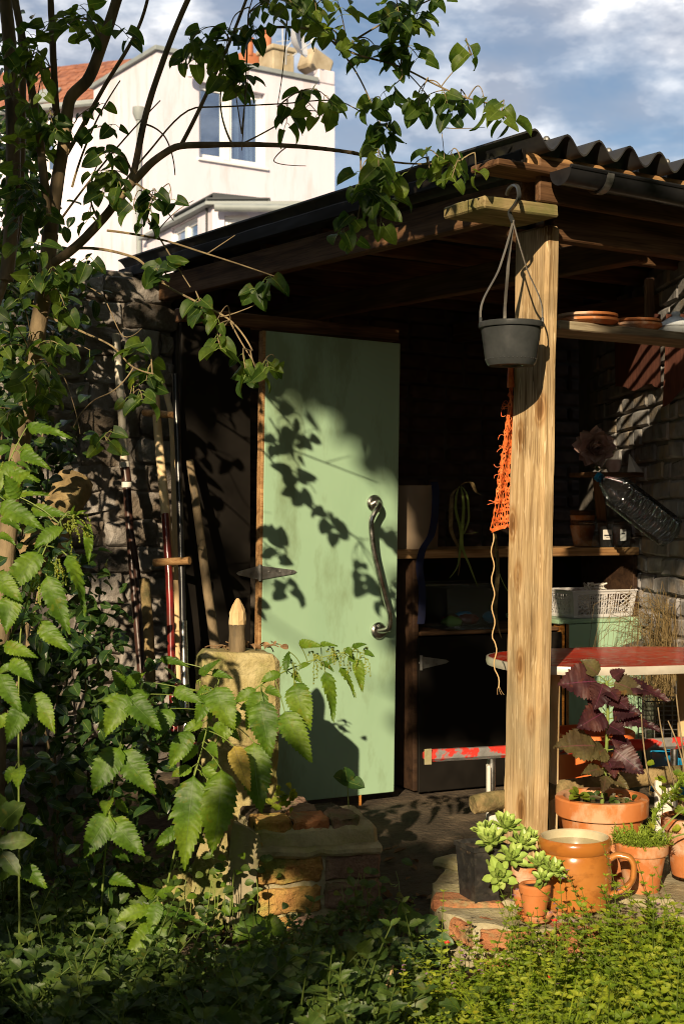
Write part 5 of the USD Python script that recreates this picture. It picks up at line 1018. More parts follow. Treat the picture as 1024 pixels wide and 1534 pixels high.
# stonecrop tuft
sd_ = thing("stonecrop_tuft", "feathery bright green stonecrop tuft filling the terracotta pot", "stonecrop", P_sed + A([0, 0, .12])); ms = []; pr = leaf(.012, .0035, "lance", 3, .4, .3)
for k in range(150):
    a = rr.random() * 6.28; r0 = .056 * math.sqrt(rr.random()); b0 = P_sed + A([r0 * math.cos(a), r0 * math.sin(a), .122]); tip = b0 + A([math.cos(a) * r0 * .5, math.sin(a) * r0 * .5, .018 + .022 * rr.random()]) + rr.normal(0, .005, 3)
    for s in np.linspace(.2, 1, 7):
        p = b0 + (tip - b0) * s
        for q in range(3): ms.append((0, aim(p, nrm(tip - b0) * .8 + rr.normal(0, .6, 3))))
m_, uv_ = place_many([pr], ms); obj(sd_, "needle_leaves", m_, MT["sedum"], uv=uv_, kind="stuff")
for k in range(3):
    b0 = P_sed + A([.01 + .02 * k, 0, .125]); tip = b0 + A([.05 + .05 * k, .02, .03 + .07 * (k == 1)]); q = smoothpath([b0, (b0 + tip) / 2 + A([0, 0, .015]), tip], 10); obj(sd_, "stem", tube(q, .0022, 5), MT["stem"])
ms = []; b0, b1 = W(955, 1268, 3.84), W(1020, 1165, 3.82)
for s in np.linspace(0, 1, 60):
    p = b0 * (1 - s) + b1 * s + A([.006 * math.sin(9 * s), 0, 0])
    for q in range(5): ms.append((0, aim(p, nrm(b1 - b0) * .9 + rr.normal(0, .7, 3))))
m_, uv_ = place_many([leaf(.022, .006, "lance", 3, .4, .3)], ms); obj(sd_, "tall_shoot", m_, MT["sedum"], uv=uv_)
# perilla
pe = thing("purple_perilla", "tall purple perilla with ruffled leaves growing in the large terracotta pot", "perilla", P_per + A([0, 0, .19]))
ps = [P_per + A([0, 0, .19]), W(908, 1120, 4.07), W(910, 1060, 4.06), W(908, 1020, 4.06)]
obj(pe, "stem", tube(smoothpath(ps, 20), np.linspace(.006, .004, 20), 10), MT["stem"], smooth=True)
PK = dict(kind="nettle", n=26, serr=.9, veins=6)
for (bx, by, tx_, ty_, w, D, dz, mt, up, cu) in [
    (902, 1020, 838, 1026, 66, 4.02, -.02, "perilla", (.1, -.85, .5), .35), (905, 1018, 890, 1062, 44, 4.0, -.03, "perilla", (0, -1, .15), .3), (912, 1020, 962, 1042, 46, 4.03, -.02, "perilla_green", (.1, -.8, .6), .7), (920, 1022, 997, 1050, 40, 4.04, 0, "perilla", (.2, -.7, .7), .8),
    (914, 1018, 935, 1005, 36, 4.06, .03, "perilla", (0, -.4, .9), .5), (900, 1015, 870, 990, 40, 4.08, .04, "perilla_green", (0, -.5, .9), .4), (908, 1065, 866, 1090, 52, 4.0, -.03, "perilla", (0, -.95, .3), .6), (910, 1066, 958, 1070, 42, 4.02, -.03, "perilla", (.1, -.8, .5), .8),
    (916, 1072, 988, 1096, 30, 4.03, 0, "perilla", (.2, -.8, .6), .6), (906, 1118, 832, 1120, 62, 3.99, -.04, "perilla_green", (-.1, -.75, .6), .35), (908, 1120, 886, 1135, 40, 4.0, -.03, "perilla_green", (0, -1, .2), .4), (912, 1118, 962, 1158, 46, 4.02, -.02, "perilla", (.2, -.9, -.1), .3),
    (908, 1132, 920, 1165, 34, 4.0, -.03, "perilla", (.1, -1, .2), .5), (906, 1150, 872, 1160, 26, 4.0, -.03, "perilla_green", (0, -.8, .6), .4), (908, 1158, 902, 1188, 22, 4.0, -.02, "perilla_green", (0, -1, .2), .4), (910, 1160, 940, 1182, 24, 4.02, -.02, "perilla_green", (.2, -.9, .4), .5),
    (910, 1105, 945, 1120, 38, 4.08, .04, "perilla", (.1, -.7, .7), .6), (905, 1062, 880, 1048, 34, 4.1, .05, "perilla", (0, -.5, .8), .5), (912, 1040, 940, 1062, 40, 4.0, -.04, "perilla", (.1, -1, .2), .4), (908, 1085, 935, 1100, 34, 4.0, -.03, "perilla", (0, -1, .3), .4),
    (908, 1030, 925, 1050, 34, 3.99, -.04, "perilla", (.1, -1, .1), .4), (908, 1150, 935, 1150, 30, 3.99, -.03, "perilla", (0, -.8, .6), .6)]:
    b, t = W(bx, by, 4.06), W(tx_, ty_, D); leaf_part(pe, b + (t - b) * .14, t, w / F * D * .86, mt, up=up, fold=.18, curl=cu, wave=.7, **PK)
    obj(pe, "petiole", tube([W(908, by + 6, 4.065), b + (t - b) * .12], .0016, 5), MT["stem"])
sl_ = thing("lime_seedling", "small lime green seedling at the front left of the large terracotta pot", "seedling", W(868, 1200, 4.0))
for k in range(9): 
    p = W(866, 1192, 4.0); d = A([math.cos(k * 2.4), -.4 + .3 * math.sin(k * 2.4), .35 * math.sin(k * 1.3)]); leaf_part(sl_, p, p + nrm(d) * .032, .024, "lime", kind="oval", up=(0, -.5, .9), n=5, curl=.5, fold=.3)
gl = thing("pot_leaf_litter", "small brown and green leaves scattered on the soil of the large pot", "litter", P_per + A([0, 0, .195]))
for k in range(34):
    a, r0 = rr.random() * 6.28, .10 * math.sqrt(rr.random()); p = P_per + A([r0 * math.cos(a), r0 * math.sin(a), .200]); leaf_part(gl, p, p + A([rr.normal() * .02, rr.normal() * .02, .012]), .014, "perilla_green" if k % 2 else "weed_dark", kind="oval", n=4, curl=.8, fold=.4)
# right pot plant: leaning dry stems and bright leaves
rt = thing("leggy_herb", "leggy bright green herb with bare brown stems in the right edge pot", "herb", P_rt + A([0, 0, .15]))
for k, (x, y) in enumerate([(1000, 1080), (985, 1060), (1012, 1040), (960, 1070), (1030, 1050)]): obj(rt, "stem", tube(smoothpath([P_rt + A([.01 * k - .02, 0, .15]), W(x + 25 - 5 * k, 1160, 3.98), W(x, y, 4.0)], 12), np.linspace(.0035, .002, 12), 6), MT["twig"], smooth=True)
for k in range(26):
    p = W(1015 + rr.normal() * 16, 1180 + rr.normal() * 28, 3.95 + rr.normal() * .02); d = A([rr.normal(), rr.normal() * .5 - .3, rr.normal() * .6]); leaf_part(rt, p, p + nrm(d) * rr.uniform(.02, .038), .022, "lime" if k % 3 else "weed", kind="nettle", n=8, serr=1., curl=.5, fold=.3)

# ------------------------------------------------------------------ nettles (each leaf its own piece)
def nettle(name, label, stem, heroes, tassels=(), mt="nettle", r0=.0032):
    D0 = stem[0][2]; pts = [W(*p) if p[1] < 5000 else A(p) for p in stem]; base = pts[0].copy()
    t_ = thing(name, label, "nettle", A([base[0], base[1], 0])); sp = smoothpath(pts, 40); obj(t_, "stem", tube(sp, np.linspace(r0, r0 * .45, 40), 7), MT["stem"], smooth=True)
    for k, h in enumerate(heroes):
        bx, by, ex_, ey_, w, D = h[:6]; o = h[6] if len(h) > 6 else {}
        b, e = W(bx, by, D), W(ex_, ey_, D - o.get("dd", .03)); near = sp[np.argmin(np.linalg.norm(sp - b, axis=1))]
        leaf_part(t_, b, e, w / F * D * .90, o.get("mt", mt), up=o.get("up", (.12 * math.sin(k * 2.1), -1, .35)), fold=o.get("fold", .25), curl=o.get("curl", .55 + .3 * math.sin(k)), wave=.35 + .4 * rr.random(), seed=k, side=rr.normal() * .12, **NK)
        if np.linalg.norm(near - b) < .25: obj(t_, "petiole", tube(smoothpath([near, (near + b) / 2 + A([0, 0, .006]), b], 6), .0013, 5), MT["stem"])
    for k, s in enumerate(np.linspace(.3, .92, 7)):
        i = int(s * 39); b = sp[i]; a = rr.random() * 3.14
        for e in (-1, 1):
            d = nrm(A([math.cos(a) * e, .6 * math.sin(a) * e - .35, -.35 - .5 * rr.random()])); L = rr.uniform(.035, .075) * (1.1 - .35 * s); b2 = b + d * .018
            leaf_part(t_, b2, b2 + d * L, L * .55, mt, up=(.3 * e, -.7, .8), fold=.3, curl=rr.uniform(.4, 1.1), wave=.5, seed=k, side=rr.normal() * .15, kind="nettle", n=20, serr=1.0, veins=6)
            obj(t_, "petiole", tube([b, b2], .0012, 4), MT["stem"])
    for x, y, D, n in tassels: catkins(t_, W(x, y, D), n, rr)
    return t_
nettle("nettle", "sunlit nettle with green tassels at the left picture edge", [(30, 1500, 3.35), (28, 1150, 3.32), (30, 960, 3.3), (60, 840, 3.3), (85, 790, 3.3), (100, 768, 3.3)],
       [(0, 755, 62, 792, 34, 3.28), (58, 826, 18, 895, 40, 3.24), (92, 788, 56, 824, 24, 3.24), (100, 832, 122, 918, 26, 3.26, {"up": (.6, -.8, .3), "curl": 1.0}), (70, 862, 98, 948, 36, 3.24), (24, 885, 2, 945, 38, 3.22), (-6, 858, 24, 905, 34, 3.2), (128, 785, 146, 838, 16, 3.3), (47, 764, 104, 772, 22, 3.34), (5, 968, 56, 980, 24, 3.22), (15, 990, 52, 1016, 28, 3.22), (60, 930, 92, 985, 30, 3.3), (10, 740, 40, 700, 22, 3.36), (0, 1010, 20, 1068, 34, 3.2),
        (110, 775, 128, 762, 8, 3.28), (112, 780, 124, 790, 8, 3.27), (108, 772, 112, 758, 8, 3.27), (30, 745, 2, 715, 26, 3.3), (50, 1040, 88, 1090, 34, 3.28), (40, 1050, 10, 1110, 36, 3.25)], [(104, 800, 3.28, 9), (84, 845, 3.28, 7), (112, 775, 3.28, 6), (60, 880, 3.27, 6)])
nettle("nettle", "big nettle with long drooping leaves in front of the concrete block", [(250, 1330, 3.8), (270, 1240, 3.78), (300, 1130, 3.76), (318, 1060, 3.75), (330, 1010, 3.75)],
       [(322, 1030, 342, 1092, 48, 3.68), (312, 1040, 296, 1085, 26, 3.7), (331, 1152, 334, 1274, 56, 3.62, {"curl": .3}), (290, 1161, 276, 1296, 52, 3.64, {"curl": .35}), (312, 1172, 262, 1238, 30, 3.7), (262, 1030, 296, 1062, 24, 3.7), (240, 988, 284, 990, 14, 3.76), (350, 1118, 370, 1182, 32, 3.66, {"mt": "yellow"}), (300, 1030, 322, 1068, 26, 3.72), (318, 1006, 345, 1020, 14, 3.75), (298, 1010, 330, 995, 16, 3.74), (226, 1040, 152, 1058, 36, 3.66, {"up": (0, -.7, .7), "mt": "nettle"}), (255, 1062, 232, 1105, 32, 3.68), (270, 1240, 232, 1268, 22, 3.74), (205, 1020, 180, 1062, 26, 3.72), (283, 1095, 262, 1150, 34, 3.72)], [(300, 1035, 3.72, 6), (320, 1050, 3.7, 6)])
nettle("nettle", "arching nettle stem stretching right across the pale green door", [(300, 1250, 3.85), (320, 1130, 3.84), (345, 1065, 3.83), (392, 1025, 3.82), (435, 1002, 3.81), (485, 984, 3.8), (530, 976, 3.8), (558, 984, 3.8)],
       [(390, 1050, 402, 1130, 48, 3.72), (426, 1066, 450, 1142, 44, 3.72), (440, 1024, 462, 1090, 42, 3.76), (380, 1112, 383, 1212, 54, 3.74), (392, 1035, 372, 1092, 34, 3.78), (486, 1006, 504, 1078, 26, 3.78, {"up": (.5, -.8, .2)}), (509, 1000, 528, 1044, 20, 3.79, {"up": (.7, -.6, .3)}), (534, 988, 541, 1034, 20, 3.78), (448, 966, 482, 962, 16, 3.78, {"curl": .9}), (432, 976, 431, 1008, 14, 3.78, {"up": (-.6, -.7, .2)}), (480, 964, 504, 970, 10, 3.79), (546, 976, 560, 984, 10, 3.79), (528, 970, 548, 962, 10, 3.79), (518, 972, 530, 982, 12, 3.79), (456, 1040, 466, 1066, 16, 3.76), (352, 1062, 332, 1108, 34, 3.76)], [(470, 990, 3.79, 7), (500, 982, 3.79, 7), (525, 980, 3.79, 6), (440, 998, 3.79, 6), (545, 985, 3.79, 4)])
nettle("nettle", "young nettle with one bright leaf below the brick plinth", [(380, 1470, 3.55), (390, 1420, 3.52), (398, 1375, 3.5)], [(399, 1378, 348, 1408, 44, 3.46, {"up": (0, -.55, .85)}), (398, 1376, 430, 1402, 28, 3.5), (395, 1390, 378, 1430, 34, 3.48), (392, 1420, 430, 1450, 34, 3.48), (390, 1425, 350, 1455, 36, 3.46)])
nettle("nettle", "young nettle catching a sun fleck at the lower left", [(225, 1450, 3.5), (232, 1390, 3.48), (236, 1345, 3.46)], [(236, 1350, 228, 1398, 26, 3.42), (240, 1362, 306, 1396, 24, 3.42, {"up": (0, -.5, .85)}), (234, 1360, 176, 1388, 28, 3.44, {"up": (0, -.5, .85)}), (238, 1345, 262, 1325, 16, 3.46), (232, 1345, 210, 1322, 18, 3.46), (236, 1385, 262, 1440, 34, 3.42), (230, 1390, 190, 1430, 34, 3.42)])
nettle("nettle", "shaded tall nettle rising among the shrub leaves at left", [(150, 1420, 3.7), (160, 1250, 3.68), (180, 1120, 3.66), (190, 1030, 3.66)], [(190, 1040, 160, 1100, 40, 3.6), (192, 1045, 232, 1095, 40, 3.6), (180, 1120, 140, 1185, 46, 3.6), (182, 1125, 225, 1190, 44, 3.6), (165, 1220, 125, 1280, 44, 3.6), (168, 1225, 208, 1285, 42, 3.6), (190, 1030, 205, 1000, 22, 3.66), (188, 1030, 168, 1005, 22, 3.66)], [(188, 1045, 3.64, 6)])
nettle("nettle", "upper nettle spray hanging into the frame at left below the lilac", [(-30, 900, 3.6), (-5, 760, 3.6), (15, 690, 3.6), (40, 640, 3.6)], [(40, 640, 104, 655, 22, 3.56, {"curl": .9}), (30, 680, 75, 700, 22, 3.56), (10, 700, 48, 730, 22, 3.55), (20, 690, -10, 740, 26, 3.55), (0, 740, 70, 745, 18, 3.55)], [(10, 705, 3.56, 5)])

# ------------------------------------------------------------------ broad-leaved plants and single stems in front
def clump(name, label, cat_, base, leaves, mt, kind="oval", n=9, **k):
    b = onz(base[0], base[1], .0); t_ = thing(name, label, cat_, b)
    for i, (bx, by, ex_, ey_, w, D) in enumerate(leaves):
        e = W(ex_, ey_, D); s = W(bx, by, D + .02); leaf_part(t_, s, e, w / F * D * 1.1, mt, kind=kind, up=k.get("up", (.1 * math.sin(i), -.8, .6)), n=n, fold=.2, curl=.5, wave=.3, seed=i, serr=k.get("serr", 0), veins=k.get("veins", 5))
        obj(t_, "petiole", tube(smoothpath([b, b * .4 + s * .6 + A([0, 0, .015]), s], 9), .0018, 5), MT["stem"])
    return t_
clump("comfrey", "dull green broad-leaved plant between the two brick plinths", "broad-leaved plant", (598, 1440), [(553, 1400, 552, 1447, 28, 3.6), (655, 1373, 628, 1398, 26, 3.6), (628, 1410, 656, 1444, 36, 3.56), (640, 1402, 678, 1414, 22, 3.58), (534, 1422, 486, 1440, 18, 3.6), (588, 1384, 560, 1412, 34, 3.62), (598, 1392, 630, 1372, 30, 3.64), (592, 1405, 610, 1440, 36, 3.58), (585, 1400, 548, 1392, 24, 3.64), (600, 1420, 640, 1470, 40, 3.5), (580, 1430, 560, 1478, 34, 3.5), (610, 1380, 600, 1352, 22, 3.66)], "broad")
clump("door_seedling", "three-leaved green plant standing on the plinth before the door", "plant", (528, 1330), [(527, 1175, 500, 1160, 24, 4.05), (530, 1172, 545, 1186, 26, 4.05), (528, 1170, 520, 1152, 22, 4.08)], "broad") if False else None
ds = thing("plinth_weed", "small three-leaved weed growing on top of the brick plinth", "weed", W(522, 1208, 4.1))
for (ex_, ey_, w) in ((500, 1164, 28), (545, 1180, 24), (516, 1150, 24)):
    leaf_part(ds, W(520, 1172, 4.1), W(ex_, ey_, 4.07), w / F * 4.1, "broad", kind="oval", n=7, curl=.4); 
obj(ds, "stem", tube([W(522, 1210, 4.1), W(520, 1172, 4.1)], .0015, 5), MT["stem"])
ds = thing("plinth_weed", "bright crinkled green seedlings on the sunlit left end of the brick plinth", "weed", W(432, 1205, 4.08))
for k in range(26):
    p = W(420 + 14 * rr.normal(), 1200 + 8 * rr.normal(), 4.06); leaf_part(ds, p, p + A([.02 * rr.normal(), -.012, .018 * rr.random()]), .02, "lime" if k % 3 else "weed", kind="nettle", n=7, serr=1., curl=.6, fold=.3)
clump("bramble_sprig", "two rounded sunlit leaves at the left picture edge low down", "sapling", (6, 1400), [(0, 1238, 34, 1206, 38, 3.25), (54, 1256, -4, 1266, 24, 3.22), (0, 1275, 28, 1310, 24, 3.25), (10, 1220, -25, 1190, 30, 3.3)], "weed_dark", up=(0, -1, .5), serr=.5)
dsx = thing("dry_stalk", "single pale dry bent grass stalk at the bottom of the picture", "grass stalk", onz(572, 1560, 0))
obj(dsx, "stalk", tube(smoothpath([W(566, 1545, 3.2), W(578, 1500, 3.2), W(587, 1458, 3.2), W(588, 1447, 3.2), W(584, 1462, 3.19), W(578, 1478, 3.18)], 30), .0022, 6), MT["string"], smooth=True)

bw_ = thing("block_weed", "small leafy weeds growing against the foot of the concrete block and slabs", "weed", A([-.36, 4.2, 0]))
for k in range(110):
    px, py = 335 + rr.normal() * 38, 1330 + rr.normal() * 55; b = W(px, min(py, 1400), 3.95 + .05 * rr.normal()); d = A([rr.normal(), -.5 + .3 * rr.normal(), .4 * rr.normal() - .1]); 
    if k % 2 or py > 1330: leaf_part(bw_, b, b + nrm(d) * rr.uniform(.018, .038), .022, "weed_dark" if k % 3 else "nettle", kind="oval" if k % 2 else "nettle", n=6, curl=.6, fold=.3)
for k in range(10): e = W(335 + rr.normal() * 36, 1300 + 40 * rr.random(), 3.94); obj(bw_, "stem", tube(smoothpath([A([e[0] + .02 * rr.normal(), e[1], .0]), e + A([.01 * rr.normal(), -.02, -.05]), e], 9), .0012, 4), MT["stem"])
pw_ = thing("plinth_weed", "straggling green weed climbing the shaded right half of the brick plinth", "weed", W(545, 1385, 3.98))
for k in range(70):
    px, py = 548 + rr.normal() * 26, 1395 - abs(rr.normal()) * 52; b = W(px, py, 3.96 - .05 * rr.random()); d = A([rr.normal(), -.5 + .3 * rr.normal(), .3 * rr.normal() - .1]); leaf_part(pw_, b, b + nrm(d) * rr.uniform(.018, .034), .022, "weed_dark", kind="oval", n=5, curl=.6, fold=.3)
for k in range(9): e = W(548 + rr.normal() * 24, 1300 + 30 * rr.random(), 3.95); obj(pw_, "stem", tube(smoothpath([W(546 + rr.normal() * 8, 1400, 3.97), e + A([.01 * rr.normal(), -.02, -.05]), e], 9), .0011, 4), MT["stem"])
# ground cover
def sprig(h, n, lw, ll, kind, seed, lean=.25, whorl=2, curl=.5, serr=0):
    q = np.random.default_rng(seed); top = A([q.normal() * lean * h, q.normal() * lean * h, h]); pth = smoothpath([[0, 0, 0], top * A([.35, .35, .55]), top], n + 2); vs, uvs = [], []
    s = tube(pth, np.linspace(.0016, .0007, n + 2), 3, False); out = [(s.vertices, s.faces, np.full((len(s.vertices), 2), .5))]
    for i in range(1, n + 2):
        a0 = i * 1.57 + q.random() * .5
        for w in range(whorl):
            a = a0 + w * 2 * math.pi / whorl; d = A([math.cos(a), math.sin(a), .25 + .5 * (i / n) ** 2]); sz = ll * (1.15 - .75 * i / (n + 1)) * q.uniform(.75, 1.2)
            v, f, u = leaf(sz, sz * lw, kind, 4 if not serr else 8, .35, curl, seed=i, serr=serr); M = aim(pth[i], d, A([-.1, -.6, .7]) + q.normal(0, .35, 3)); out.append((v @ M[:3, :3].T + M[:3, 3], f, u))
    o = 0; V_, F_, U_ = [], [], []
    for v, f, u in out: V_.append(v); F_.append(f + o); U_.append(u); o += len(v)
    return np.vstack(V_), np.vstack(F_), np.vstack(U_)
def instancer(name, protos, mt, places, label, cat_):
    """stuff: many copies of a few sprigs"""
    p = numbered("/World/" + name); pi = UsdGeom.PointInstancer.Define(stage, p); set_data(pi.GetPrim(), label=label, category=cat_, kind="stuff"); rel = []
    for k, (v, f, u) in enumerate(protos):
        m = UsdGeom.Mesh.Define(stage, "%s/sprig%s" % (p, "" if k == 0 else "_%03d" % k)); vv, ff, nn = meshkit.arrays(T(v, f), True)
        m.CreatePointsAttr(Vt.Vec3fArray.FromNumpy(vv.astype(np.float32))); m.CreateFaceVertexCountsAttr(Vt.IntArray.FromNumpy(np.full(len(ff), 3, np.int32))); m.CreateFaceVertexIndicesAttr(Vt.IntArray.FromNumpy(ff.astype(np.int32).ravel())); m.CreateSubdivisionSchemeAttr("none")
        m.CreateNormalsAttr(Vt.Vec3fArray.FromNumpy(nn.astype(np.float32))); m.SetNormalsInterpolation("vertex")
        UsdGeom.PrimvarsAPI(m).CreatePrimvar("st", Sdf.ValueTypeNames.TexCoord2fArray, "vertex").Set(Vt.Vec2fArray.FromNumpy(u.astype(np.float32)))
        UsdShade.MaterialBindingAPI.Apply(m.GetPrim()).Bind(MT[mt]); rel.append(m.GetPath())
    pi.CreatePrototypesRel().SetTargets(rel)
    pi.CreateProtoIndicesAttr([int(x[0]) for x in places]); pi.CreatePositionsAttr(Vt.Vec3fArray.FromNumpy(A([x[1] for x in places], np.float32)))
    pi.CreateScalesAttr(Vt.Vec3fArray.FromNumpy(A([[x[2]] * 3 for x in places], np.float32))); pi.CreateOrientationsAttr(Vt.QuathArray([Gf.Quath(math.cos((x[3] - 3.14) * .14), 0, 0, math.sin((x[3] - 3.14) * .14)) for x in places]))
def scatter(n, region, np_, s0, s1, seed, dens=None):
    q = np.random.default_rng(seed); out = []
    while len(out) < n:
        x, y = q.uniform(region[0], region[1]), q.uniform(region[2], region[3])
        if dens is not None and q.random() > dens(x, y): continue
        out.append((int(q.integers(np_)), [x, y, float(ground_h(x, y)) - .004], q.uniform(s0, s1), q.random() * 6.28))
    return out
from shapely.geometry import Point
plinth_poly = Polygon(out); lpl = Polygon([tuple((PA + PX * a + PY * b)[:2]) for a, b in ((-.03, -.03), (.42, -.03), (.42, .36), (-.03, .36))])
free = lambda x, y: not plinth_poly.contains(Point(x, y)) and not lpl.contains(Point(x, y))
px_of = lambda x, y: 512 + F * x / y
def low(places, f): return [(k, p, s * f(px_of(p[0], p[1]), p[1]), a) for k, p, s, a in places]
lowr = lambda px, y: float(np.clip(.55 + .4 * (px - 700) / 280, .55, .92)); lowl = lambda px, y: float(np.clip(1.25 - 1.1 * (y - 3.1), .5, 1.1)) if px > 180 else 1.0
def d_right(x, y):
    if not free(x, y): return 0
    p = px_of(x, y); return float(np.clip((p - 560 + 60 * (y - 3.3)) / 120, 0, 1)) * float(np.clip((meshkit.fbm(A([x * 7.0, y * 7.0, 1]), 3, 5) - .40) * 6 + .5, .10, 1)) * (1 if y < min(3.40 + .12 * max(x - .45, 0), 3.52) else (.12 if y < 3.5 + .3 * max(x - .6, 0) else 0))
def tuft(n, L, seed, kind="lance"):
    q = np.random.default_rng(seed); V_, F_, U_, o = [], [], [], 0
    for k in range(n):
        l = L * q.uniform(.5, 1.1); v, f, u = leaf(l, .0045 * q.uniform(.7, 1.4), "lance", 6, .3, q.uniform(.3, 1.6)); a = q.random() * 6.28; M = aim([.012 * math.cos(a), .012 * math.sin(a), 0], [.5 * math.cos(a), .5 * math.sin(a), 1.0], [math.cos(a), math.sin(a), -.3]); M[:3, 1:3] *= -1
        V_.append(v @ M[:3, :3].T + M[:3, 3]); F_.append(f + o); U_.append(u); o += len(v)
    return np.vstack(V_), np.vstack(F_), np.vstack(U_)
sun_sp = [sprig(.12 + .02 * (k % 3), 7, .66, .034, "oval", 100 + k, .3) for k in range(4)] + [sprig(.18, 9, .42, .026, "lance", 110 + k, .35, 4) for k in range(2)] + [sprig(.10, 5, .85, .046, "nettle", 120 + k, .4, 2, .7, 1.) for k in range(3)] + [sprig(.13, 6, .55, .042, "nettle", 130 + k, .3, 2, .6, 1.) for k in range(3)] + [tuft(9, .20, 140 + k) for k in range(2)] + [sprig(.26, 12, .4, .022, "lance", 150 + k, .3, 5) for k in range(2)] + [sprig(.20, 9, .7, .03, "nettle", 160 + k, .3, 2, .6, 1.) for k in range(2)]
instancer("sunlit_weeds", sun_sp, "weed", low(scatter(1250, (.0, 1.15, 2.75, 3.9), len(sun_sp), .75, 1.45, 41, d_right), lowr), "dense sunlit yellow-green weeds along the bottom right", "weeds")
clumpy = lambda x, y, s, t: np.clip((meshkit.fbm(A([x * 7.0, y * 7.0, s]), 3, 5) - t) * 5 + .5, .06, 1)
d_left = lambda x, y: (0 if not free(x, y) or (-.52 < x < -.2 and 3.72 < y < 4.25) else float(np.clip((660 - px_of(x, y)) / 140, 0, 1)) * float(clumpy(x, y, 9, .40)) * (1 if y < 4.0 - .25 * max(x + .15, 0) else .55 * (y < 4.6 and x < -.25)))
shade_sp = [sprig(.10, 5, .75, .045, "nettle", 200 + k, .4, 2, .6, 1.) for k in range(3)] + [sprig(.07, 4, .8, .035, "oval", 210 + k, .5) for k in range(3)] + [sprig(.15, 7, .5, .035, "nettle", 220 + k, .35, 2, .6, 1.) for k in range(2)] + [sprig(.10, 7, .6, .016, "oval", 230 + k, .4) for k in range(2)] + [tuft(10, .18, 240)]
instancer("wispy_weeds", [sprig(.30, 13, .36, .022, "lance", 500 + k, .22, 4) for k in range(3)] + [sprig(.26, 9, .5, .030, "nettle", 510 + k, .25, 2, .6, 1.) for k in range(2)] + [tuft(7, .30, 520 + k) for k in range(2)], "weed", scatter(230, (.2, 1.15, 2.75, 3.62), 7, .7, 1.15, 57, lambda x, y: (free(x, y) and y < 3.36 + .34 * (x - .5)) * float(np.clip((px_of(x, y) - 690) / 260, .07, 1))), "tall wispy yellow-green weeds rising at the bottom right", "weeds")
instancer("broad_sunlit_weeds", [sprig(.13, 5, .72, .046, "oval", 600 + k, .35) for k in range(2)] + [sprig(.12, 5, .9, .05, "nettle", 610 + k, .35, 3, .7, 1.) for k in range(3)], "weed", low(scatter(170, (.1, 1.1, 2.75, 3.7), 5, .7, 1.3, 59, d_right), lowr), "broader sunlit weed leaves scattered along the bottom right", "weeds")
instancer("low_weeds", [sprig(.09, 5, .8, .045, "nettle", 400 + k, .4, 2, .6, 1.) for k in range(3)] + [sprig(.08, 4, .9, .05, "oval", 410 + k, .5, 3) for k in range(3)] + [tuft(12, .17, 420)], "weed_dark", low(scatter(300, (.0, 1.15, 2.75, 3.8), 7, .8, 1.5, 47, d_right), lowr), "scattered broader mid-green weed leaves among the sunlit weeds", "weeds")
instancer("dead_leaves", [leaf(.045, .03, "oval", 4, .5, c) for c in (.6, 1.2, -.5)], "dead", [(k, p, s, a) for k, p, s, a in [(k, [p[0], p[1], p[2] + .012], s, a) for k, p, s, a in scatter(420, (-1.2, 1.1, 2.8, 4.7), 3, .5, 1.2, 49, lambda x, y: 1 if free(x, y) else 0)]], "fallen brown leaves on the garden earth", "dead leaves")
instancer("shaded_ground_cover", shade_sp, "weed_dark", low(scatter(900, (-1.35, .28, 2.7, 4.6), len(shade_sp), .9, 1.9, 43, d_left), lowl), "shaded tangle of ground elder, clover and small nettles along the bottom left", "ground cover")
# tall stems of mint-like weeds with mauve flowers, and the red flowers
for k, (px, py, D, h) in enumerate([(722, 1440, 3.2, .20), (640, 1455, 3.2, .16), (860, 1375, 3.35, .20), (845, 1300, 3.48, .17), (790, 1425, 3.3, .15), (950, 1400, 3.3, .16), (905, 1420, 3.25, .16), (985, 1350, 3.4, .18), (1010, 1430, 3.25, .2), (680, 1470, 3.15, .18), (770, 1500, 3.1, .18), (835, 1470, 3.15, .2), (600, 1440, 3.25, .2), (690, 1420, 3.3, .16), (770, 1330, 3.5, .13), (830, 1350, 3.45, .15), (930, 1330, 3.5, .16)]):
    top = W(px, py, D); t_ = thing("mauve_flowered_weed", "upright weed stem with tiny mauve flowers, " + ["tallest, near bottom centre", "left of the plinth's foot", "in front of the mug's right side", "against the mug's handle", "under the small saucered pot", "below the stonecrop pot", "in front of the plinth's right half", "just below the right edge pot", "at the lower right corner", "low beside the dry stalk", "at the bottom edge, centre right", "between the bottom edge and the mug", "beside the dry stalk", "below the black planter", "against the small pot's saucer", "against the mug's foot", "beneath the stonecrop"][k], "weed", A([top[0], top[1], 0]), group="mauve flowered weeds")
    v, f, u = sprig(top[2], 9, .55, .024, "nettle", 300 + k, .06, 2, .5, 1.); obj(t_, "leafy_stem", T(v + A([top[0], top[1], 0]), f), MT["weed"], uv=u, smooth=True)
    for j in range(3):
        p = top + A([rr.normal() * .006, rr.normal() * .006, -.006 - .012 * j])
        obj(t_, "flower", cat([xf(T(*leaf(.0065, .005, "oval", 3, .4, .8)[:2]), aim(p, [math.cos(q), math.sin(q), .3])) for q in (0 + j, 2.1 + j, 4.2 + j)]), MT["purple_petal"])
